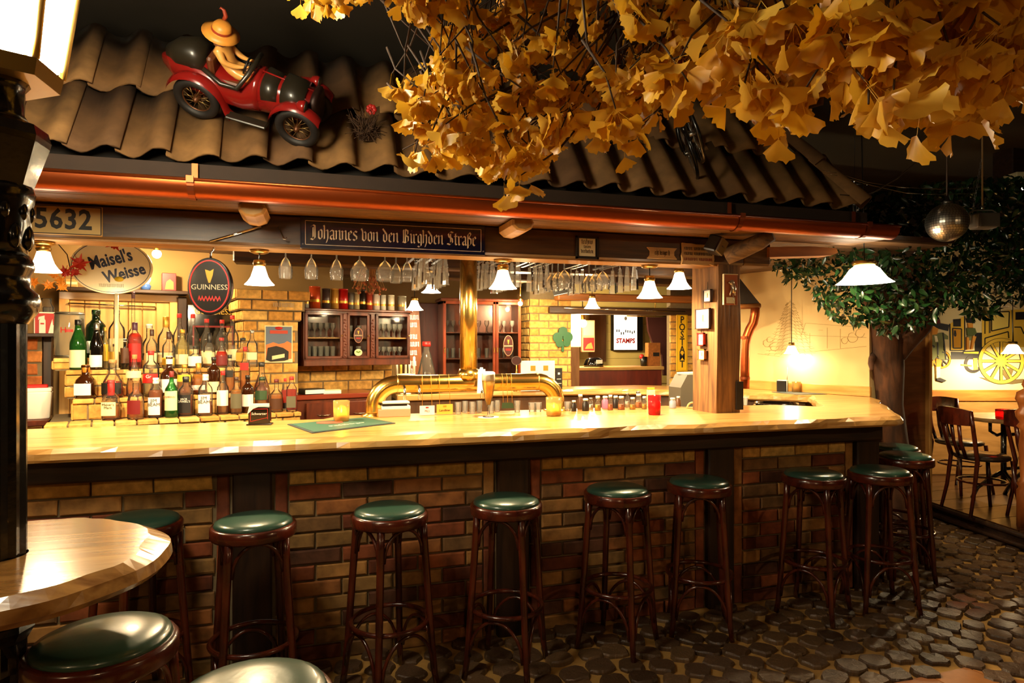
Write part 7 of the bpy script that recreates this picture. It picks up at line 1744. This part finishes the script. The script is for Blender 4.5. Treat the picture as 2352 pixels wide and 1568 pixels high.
obj('cockpit_rim', MB().tube([(.05*q, -.09, .27), (.13*q, -.10, .225), (.21*q, -.10, .225), (.26*q, -.085, .30), (.27*q, 0, .315), (.26*q, .085, .30), (.21*q, .10, .225), (.13*q, .10, .225), (.05*q, .09, .27)], .011, 8), OLV, car)
sw = obj('steering_wheel', MB().tube([(.225*q + .012*sin(g), .04*cos(g), .285 + .038*sin(g)) for g in [2*pi*k/18 for k in range(18)]], .005, 6, closed=True), BLACK, car); obj('steering_column', MB().tube([(.225*q, 0, .285), (.27*q, 0, .265)], .005, 6), BLACK, sw)
for sgn in (-1, 1): obj('running_board', MB().rbox((.25*q, sgn*.115, .075), (.2*q, .05, .014), .004), OLV, car)
def fender(x, sgn, a0, a1, tail):
    R_f = RW + .028; vs = []; fs = []; P = [(x + R_f*cos(a0 + (a1-a0)*k/14), RW + R_f*sin(a0 + (a1-a0)*k/14)) for k in range(15)] + tail
    for px_, pz in P:
        for yy, dz in ((.072, -.012), (.085, .0), (.115, .0), (.13, -.014)): vs.append((px_, sgn*yy, pz + dz))
    n = len(P)
    for i in range(n-1):
        for k in range(3): fs.append((4*i+k, 4*i+4+k, 4*i+5+k, 4*i+1+k))
    vs2 = [(v[0], v[1], v[2]-.006) for v in vs]
    return MB().add(vs, fs, True).add(vs2, [f[::-1] for f in fs], True)
for sgn in (-1, 1):
    obj('rear_wing', fender(0, sgn, radians(160), radians(25), [(.15*q, .09), (.17*q, .075)]), CRED, car)
    obj('front_wing', fender(WB, sgn, radians(150), radians(35), []).add(fender(WB, sgn, radians(175), radians(150), []).v, fender(WB, sgn, radians(175), radians(150), []).f, True), CRED, car)
    hl = obj('headlamp', MB().lathe([(.002, -.035), (.022, -.02), (.028, .0), (.028, .012)], 14, T(.53*q, sgn*.10, .235) @ R(radians(90), 'Y')), CRED, car); obj('lens', MB().lathe([(.026, 0), (.026, .003), (.01, .008)], 14, T(.53*q + .012, sgn*.10, .235) @ R(radians(90), 'Y')), OLV, hl)
    for x in (0, WB):
        wm = T(x, sgn*TRK, RW) @ R(radians(90), 'X')
        wo = obj('wheel', MB().tube([((RW-.02)*cos(2*pi*k/32), (RW-.02)*sin(2*pi*k/32), 0) for k in range(32)], .021, 10, wm, closed=True), TYRE, car)
        obj('rim', MB().tube([((RW-.038)*cos(2*pi*k/28), (RW-.038)*sin(2*pi*k/28), 0) for k in range(28)], .006, 6, wm, closed=True), mat('rim_brown', '5a3418', .4, .5), wo)
        mb = MB()
        for k in range(16): a_ = 2*pi*k/16; mb.tube([(.012*cos(a_+.3), .012*sin(a_+.3), .012 if k % 2 else -.012), ((RW-.04)*cos(a_), (RW-.04)*sin(a_), 0)], .0017, 4, wm)
        sp2 = obj('spokes', mb, mat('spoke_brass', '9a7a4a', .35, .8), wo); sp2['kind'] = 'stuff'
        obj('hub', MB().lathe([(.016, -.03), (.018, .0), (.012, .02), (.002, .026)], 12, T(x, sgn*(TRK), RW) @ R(radians(90*(1 if sgn < 0 else -1)), 'X')), MATS['rim_brown'], wo)
obj('axles', MB().tube([(0, -TRK, RW), (0, TRK, RW)], .008, 6).tube([(WB, -TRK, RW), (WB, TRK, RW)], .008, 6), BLACK, car)

# ---- the seated driver figure
def skinned(name, V, E, rad, m, parent, root=0, sub=2):
    me = bpy.data.meshes.new(name); me.from_pydata(V, E, []); me.update()
    o = bpy.data.objects.new(name, me); COL.objects.link(o)
    sk = o.modifiers.new('skin', 'SKIN'); sk.use_smooth_shade = True
    for i, r in enumerate(rad): me.skin_vertices[0].data[i].radius = r if isinstance(r, tuple) else (r, r)
    me.skin_vertices[0].data[root].use_root = True
    o.modifiers.new('sub', 'SUBSURF').levels = sub; o.modifiers['sub'].render_levels = sub
    dg = bpy.context.evaluated_depsgraph_get(); m2 = bpy.data.meshes.new_from_object(o.evaluated_get(dg))
    bpy.data.objects.remove(o)
    for p in m2.polygons: p.use_smooth = True
    m2.materials.clear(); return obj(name, m2, m, parent)
fg = thing('driver_figurine', 'cream and amber figurine in a wide feathered hat driving the red model car', 'figurine'); fg.matrix_world = MC @ T(0, 0, .245) @ S(.9, .9, .76) @ T(.015, 0, -.245)
bx = .135*q
V = [(bx, 0, .245), (bx-.005, 0, .285), (bx-.018, 0, .335), (bx-.03, 0, .385), (bx-.032, 0, .415), (bx-.022, 0, .455), (bx-.015, 0, .475),
     (bx-.028, -.045, .375), (bx-.0, -.062, .325), (bx+.05, -.045, .305), (bx+.085, -.034, .31), (bx+.095, -.03, .312),
     (bx-.028, .045, .375), (bx-.0, .062, .325), (bx+.05, .045, .305), (bx+.085, .034, .31), (bx+.095, .03, .312),
     (bx+.04, -.03, .24), (bx+.10, -.03, .245), (bx+.12, -.03, .2), (bx+.04, .03, .24), (bx+.10, .03, .245), (bx+.12, .03, .2)]
E = [(0,1),(1,2),(2,3),(3,4),(4,5),(5,6),(3,7),(7,8),(8,9),(9,10),(10,11),(3,12),(12,13),(13,14),(14,15),(15,16),(0,17),(17,18),(18,19),(0,20),(20,21),(21,22)]
rad = [(.045,.05), (.04,.045), (.04,.048), (.032,.04), .016, .026, .018, .024, .019, .015, .010, .009, .024, .019, .015, .010, .009, .032, .028, .02, .032, .028, .02]
FIGM = mat('figurine_cream', 'c98f45', .35, var=.35, scale=18, coat=.4)
skinned('body', V, E, rad, FIGM, fg)
hm = T(bx-.02, 0, .475) @ R(radians(14), 'Y')
mb = MB().lathe([(.022, -.012), (.05, -.012), (.082, -.022), (.088, -.016), (.055, .0), (.045, .004), (.045, .03), (.034, .05), (.012, .056), (.001, .057)], 24, hm, cap0=False)
ht = obj('hat', mb, mat('hat_straw', 'c8832f', .45, var=.2, scale=30), fg); obj('hat_band', MB().lathe([(.047, .004), (.048, .012), (.046, .02)], 20, hm, cap0=False, cap1=False), mat('band_rust', '8a2f14', .5), ht)
obj('feather', MB().tube([tuple(hm @ Vector(p)) for p in ((-.01, .03, .03), (-.005, .04, .07), (-.02, .042, .10), (-.035, .04, .105), (-.038, .04, .095))], [.009, .011, .009, .006, .003], 7), MATS['band_rust'], ht)
hd = T(bx-.022, 0, .447)
obj('hair', MB().sphere((-.012, 0, .0), .028, 12, 8, hd, (1, 1, 1.1)), mat('hair_brown', '3a1a0a', .5), fg)
mb = MB(); mb.sphere((.020, -.010, .004), .004, 8, 6, hd).sphere((.020, .010, .004), .004, 8, 6, hd); fe = obj('eyes', mb, BLKP, fg); fe['kind'] = 'stuff'
obj('nose', MB().sphere((.027, 0, -.004), .005, 8, 6, hd, (1.2, .8, 1.2)), FIGM, fg); obj('mouth', MB().sphere((.021, 0, -.014), .006, 8, 6, hd, (.6, 1.2, .4)), REDP, fg)
for sgn in (-1, 1): obj('ear', MB().sphere((-.002, sgn*.026, 0), .007, 8, 6, hd, (.7, .5, 1.2)), FIGM, fg)
obj('scarf', MB().tube([(bx-.03 + .024*cos(g), .03*sin(g), .40) for g in [2*pi*k/14 for k in range(14)]], .010, 7, closed=True), mat('scarf_brown', '6b3a1a', .6), fg)
for sgn in (-1, 1):
    mb = MB(); hx, hy, hz = bx+.098, sgn*.03, .313
    mb.sphere((hx, hy, hz), .009, 8, 6, None, (1.2, .8, .9))
    for k in range(4): mb.tube([(hx+.004, hy + (k-1.5)*.004, hz+.004), (hx+.012, hy + (k-1.5)*.004, hz+.006), (hx+.014, hy + (k-1.5)*.004, hz-.002)], .0024, 5)
    mb.tube([(hx-.002, hy - sgn*.008, hz), (hx+.006, hy - sgn*.012, hz+.004)], .0026, 5); obj('hand', mb, FIGM, fg)
# dried plant with a red blossom
p = on_roof(842, 325, .03); t = thing('roof_plant', 'dry brown plant tuft with one red blossom growing on the roof tiles', 'plant', p)
rg = random.Random(6); mb = MB()
for k in range(170):
    a = rg.uniform(0, 2*pi); e = Vector((cos(a)*rg.uniform(.02, .11), sin(a)*rg.uniform(.01, .06) - .03, rg.uniform(.01, .15)))
    mb.tube([(rg.uniform(-.04, .04), -.01, 0), tuple(e*.6 + Vector((rg.uniform(-.02, .02), 0, .02))), tuple(e + Vector((0, 0, rg.uniform(-.03, .02))))], .0016, 3)
o = obj('dry_stems', mb, mat('dry_moss', '4a3018', .9, var=.4, scale=40), t); o['kind'] = 'stuff'
bz = at(853, 252, y=p.y - .05) - p; obj('stem', MB().tube([(0, -.02, .02), tuple(bz)], .003, 5), TWIG, t); bl_ = obj('blossom', MB().sphere(tuple(bz), .012, 8, 6), REDP, t)
for k in range(7): a = 2*pi*k/7; obj('petal', MB().sphere((bz.x + .016*cos(a), bz.y - .006, bz.z + .016*sin(a)), .012, 8, 5, None, (1, .5, 1)), mat('petal_red', 'a81a10', .5), bl_)

# ---- little bicycles
BKM = mat('bike_black', '0d0b09', .3, coat=.4)
def bicycle(name, label, M, s=1.0):
    t = thing(name, label, 'bicycle'); t.matrix_world = M @ S(s, s, s)
    for x in (0, .36):
        wo = obj('wheel', MB().tube([(x + .155*cos(2*pi*k/36), 0, .165 + .155*sin(2*pi*k/36)) for k in range(36)], .010, 7, closed=True), BKM, t); mb = MB()
        for k in range(14): a = 2*pi*k/14; mb.tube([(x, 0, .165), (x + .15*cos(a), 0, .165 + .15*sin(a))], .0013, 4)
        o = obj('spokes', mb, STEEL, wo); o['kind'] = 'stuff'; obj('hub', MB().tube([(x, -.02, .165), (x, .02, .165)], .012, 8), STEEL, wo)
    obj('frame', MB().tube([(0, 0, .165), (.13, 0, .17), (.30, 0, .34), (.10, 0, .33), (.13, 0, .17)], .009, 7).tube([(0, 0, .165), (.10, 0, .33)], .007, 6), BKM, t)
    obj('fork', MB().tube([(.36, -.02, .165), (.33, -.02, .27), (.295, 0, .37), (.285, 0, .42)], .007, 6).tube([(.36, .02, .165), (.33, .02, .27), (.295, 0, .37)], .007, 6), BKM, t)
    obj('saddle_post', MB().tube([(.10, 0, .33), (.085, 0, .40)], .007, 6), CHROME, t); obj('saddle', MB().sphere((.08, 0, .415), .04, 12, 8, None, (1.5, .8, .4)), CHROME if s < .9 else BKM, t)
    obj('handlebar', MB().tube([(.24, -.11, .40), (.29, -.10, .43), (.285, 0, .43), (.29, .10, .43), (.24, .11, .40)], .007, 7), CHROME, t)
    obj('mudguard', MB().tube([(.36 + .175*cos(g), 0, .165 + .175*sin(g)) for g in [radians(20 + k*12) for k in range(12)]], .010, 6, sx=2.0), BKM, t)
    return t
pb = on_roof(1602, 408, .055)
bicycle('bicycle', 'small black bicycle standing on the dark roof tiles among the ginkgo leaves', Matrix.Translation(pb) @ R(radians(62)) @ R(radians(-20), 'X') @ T(-.36, 0, -.01))
pb = at(1962, 442, Z=4.35)
t = bicycle('bicycle', 'small black bicycle with bright saddle hanging from the ceiling beside the roof hip', Matrix.Translation(pb) @ R(radians(40)) @ T(-.07, 0, -.19), .62); obj('hanging_wire', MB().tube([(.15, 0, .33), (.15, 0, (3.42 - pb.z)/.62 + .19)], .003, 5), BLACK, t)
# ---- cables
for i, (pts, m_, r, lab) in enumerate((([(1886, 392), (1925, 398), (1990, 418), (2070, 430), (2160, 434), (2240, 432)], CHROME, .0028, 'upper bright cable sagging from the roof hip towards the tree'), ([(1890, 397), (1930, 405), (2000, 425), (2080, 443), (2160, 447), (2240, 444)], CHROME, .0028, 'lower bright cable sagging from the roof hip towards the tree'), ([(1930, 447), (1975, 450), (2010, 440), (2060, 410), (2130, 350), (2200, 280)], mat('brown_cable', '3a2614', .6), .004, 'brown cable rising from the roof hip to the ceiling'))):
    tag(obj('cable', MB().tube([at(x, y, Z=4.0 + .1*k) for k, (x, y) in enumerate(pts)], r, 5), m_), lab, 'cable')
# ---- mirror ball
p = at(2175, 511, Z=4.4); r = .128; t = thing('mirror_ball', 'mirror ball hanging on a rod in front of the evergreen tree', 'mirror ball', p)
mb = MB(); nr, ns = 24, 46
for i in range(nr):
    a0 = -pi/2 + pi*i/nr; a1 = a0 + pi/nr; nn = max(6, int(ns*cos((a0+a1)/2)))
    for k in range(nn):
        g0 = 2*pi*(k+.05)/nn; g1 = 2*pi*(k+.95)/nn; b0 = a0 + .05*(a1-a0); b1 = a1 - .05*(a1-a0)
        mb.add([(r*cos(b)*cos(g), r*cos(b)*sin(g), r*sin(b)) for b, g in ((b0, g0), (b0, g1), (b1, g1), (b1, g0))], [(0, 1, 2, 3)])
o = obj('mirror_tiles', mb, mat('mirror_tile', 'e8e2d6', .28, 1.0), t); o['kind'] = 'stuff'; obj('core', MB().sphere((0, 0, 0), r*.985, 28, 16), mat('ball_core', '2a241c', .5), t)
obj('cap', MB().lathe([(.03, r*.97), (.035, r + .012), (.012, r + .02), (.01, r + .05)], 14), STEEL, t); obj('rod', MB().tube([(0, 0, r + .04), (0, 0, 3.42 - p.z)], .005, 6), mat('brown_cable', '3a2614', .6), t); obj('motor', MB().lathe([(.03, 3.36 - p.z), (.045, 3.37 - p.z), (.045, 3.42 - p.z)], 14), BLACK, t)
# ---- spotlight housing
p = at(2258, 508, Z=4.5); t = thing('spotlight', 'grey box spotlight hanging on a rod and chain beside the mirror ball', 'spotlight', p, radians(-20))
obj('housing', MB().rbox((0, 0, 0), (.15, .10, .105), .012), mat('grey_paint', '6a6256', .5), t); obj('front_frame', MB().rbox((.01, -.055, 0), (.13, .012, .095), .005), mat('grey_dark', '3d372f', .5), t); obj('yoke', MB().tube([(-.09, 0, -.02), (-.09, 0, .06), (-.06, 0, .075), (.06, 0, .075), (.085, 0, .06), (.085, 0, -.02)], .006, 6), MATS['grey_paint'], t); obj('rod', MB().tube([(-.005, 0, .075), (-.005, 0, 3.42 - p.z)], .006, 6), mat('tan_rod', '8a6a3a', .5), t); obj('coupling', MB().lathe([(.006, .075), (.014, .085), (.014, .10), (.006, .11)], 10, T(-.005, 0, 0)), CHROME, t)
mb = MB(); e0 = Vector((-.07, 0, .07)); e1 = Vector((-.01, 0, .42))
for k in range(17):
    c_ = e0.lerp(e1, k/16); mb.tube([(c_.x + (.006*cos(g) if k % 2 else 0), (0 if k % 2 else .006*cos(g)), c_.z + .013*sin(g)) for g in [2*pi*j/8 for j in range(8)]], .0016, 4, closed=True)
o = obj('chain', mb, STEEL, t); o['kind'] = 'stuff'
# ---- wall lantern at the right edge
p = at(2338, 415, Z=5.6); t = thing('box_lamp', 'cream box shaped ceiling lamp above the evergreen tree', 'lamp', p, -YAW); obj('shade_box', MB().rbox((.06, 0, 0), (.28, .18, .11), .006), CREAM, t); obj('diffuser', MB().lathe([(.001, 0), (.08, 0), (.085, .01)], 18, T(.08, -.0, -.06)), MATS['lit_glass_shade'], t); obj('drop_rod', MB().tube([(.06, 0, .05), (.06, 0, 3.42 - p.z)], .008, 6), BLACK, t)
a = at(2293, 300, Z=6.3); tag(obj('dark_column', MB().rbox((a.x + .25, a.y, 2.8), (.4, .2, 1.3), .01, None), DARKWOOD), 'dark timber hanging down from the ceiling beyond the evergreen tree', 'column')
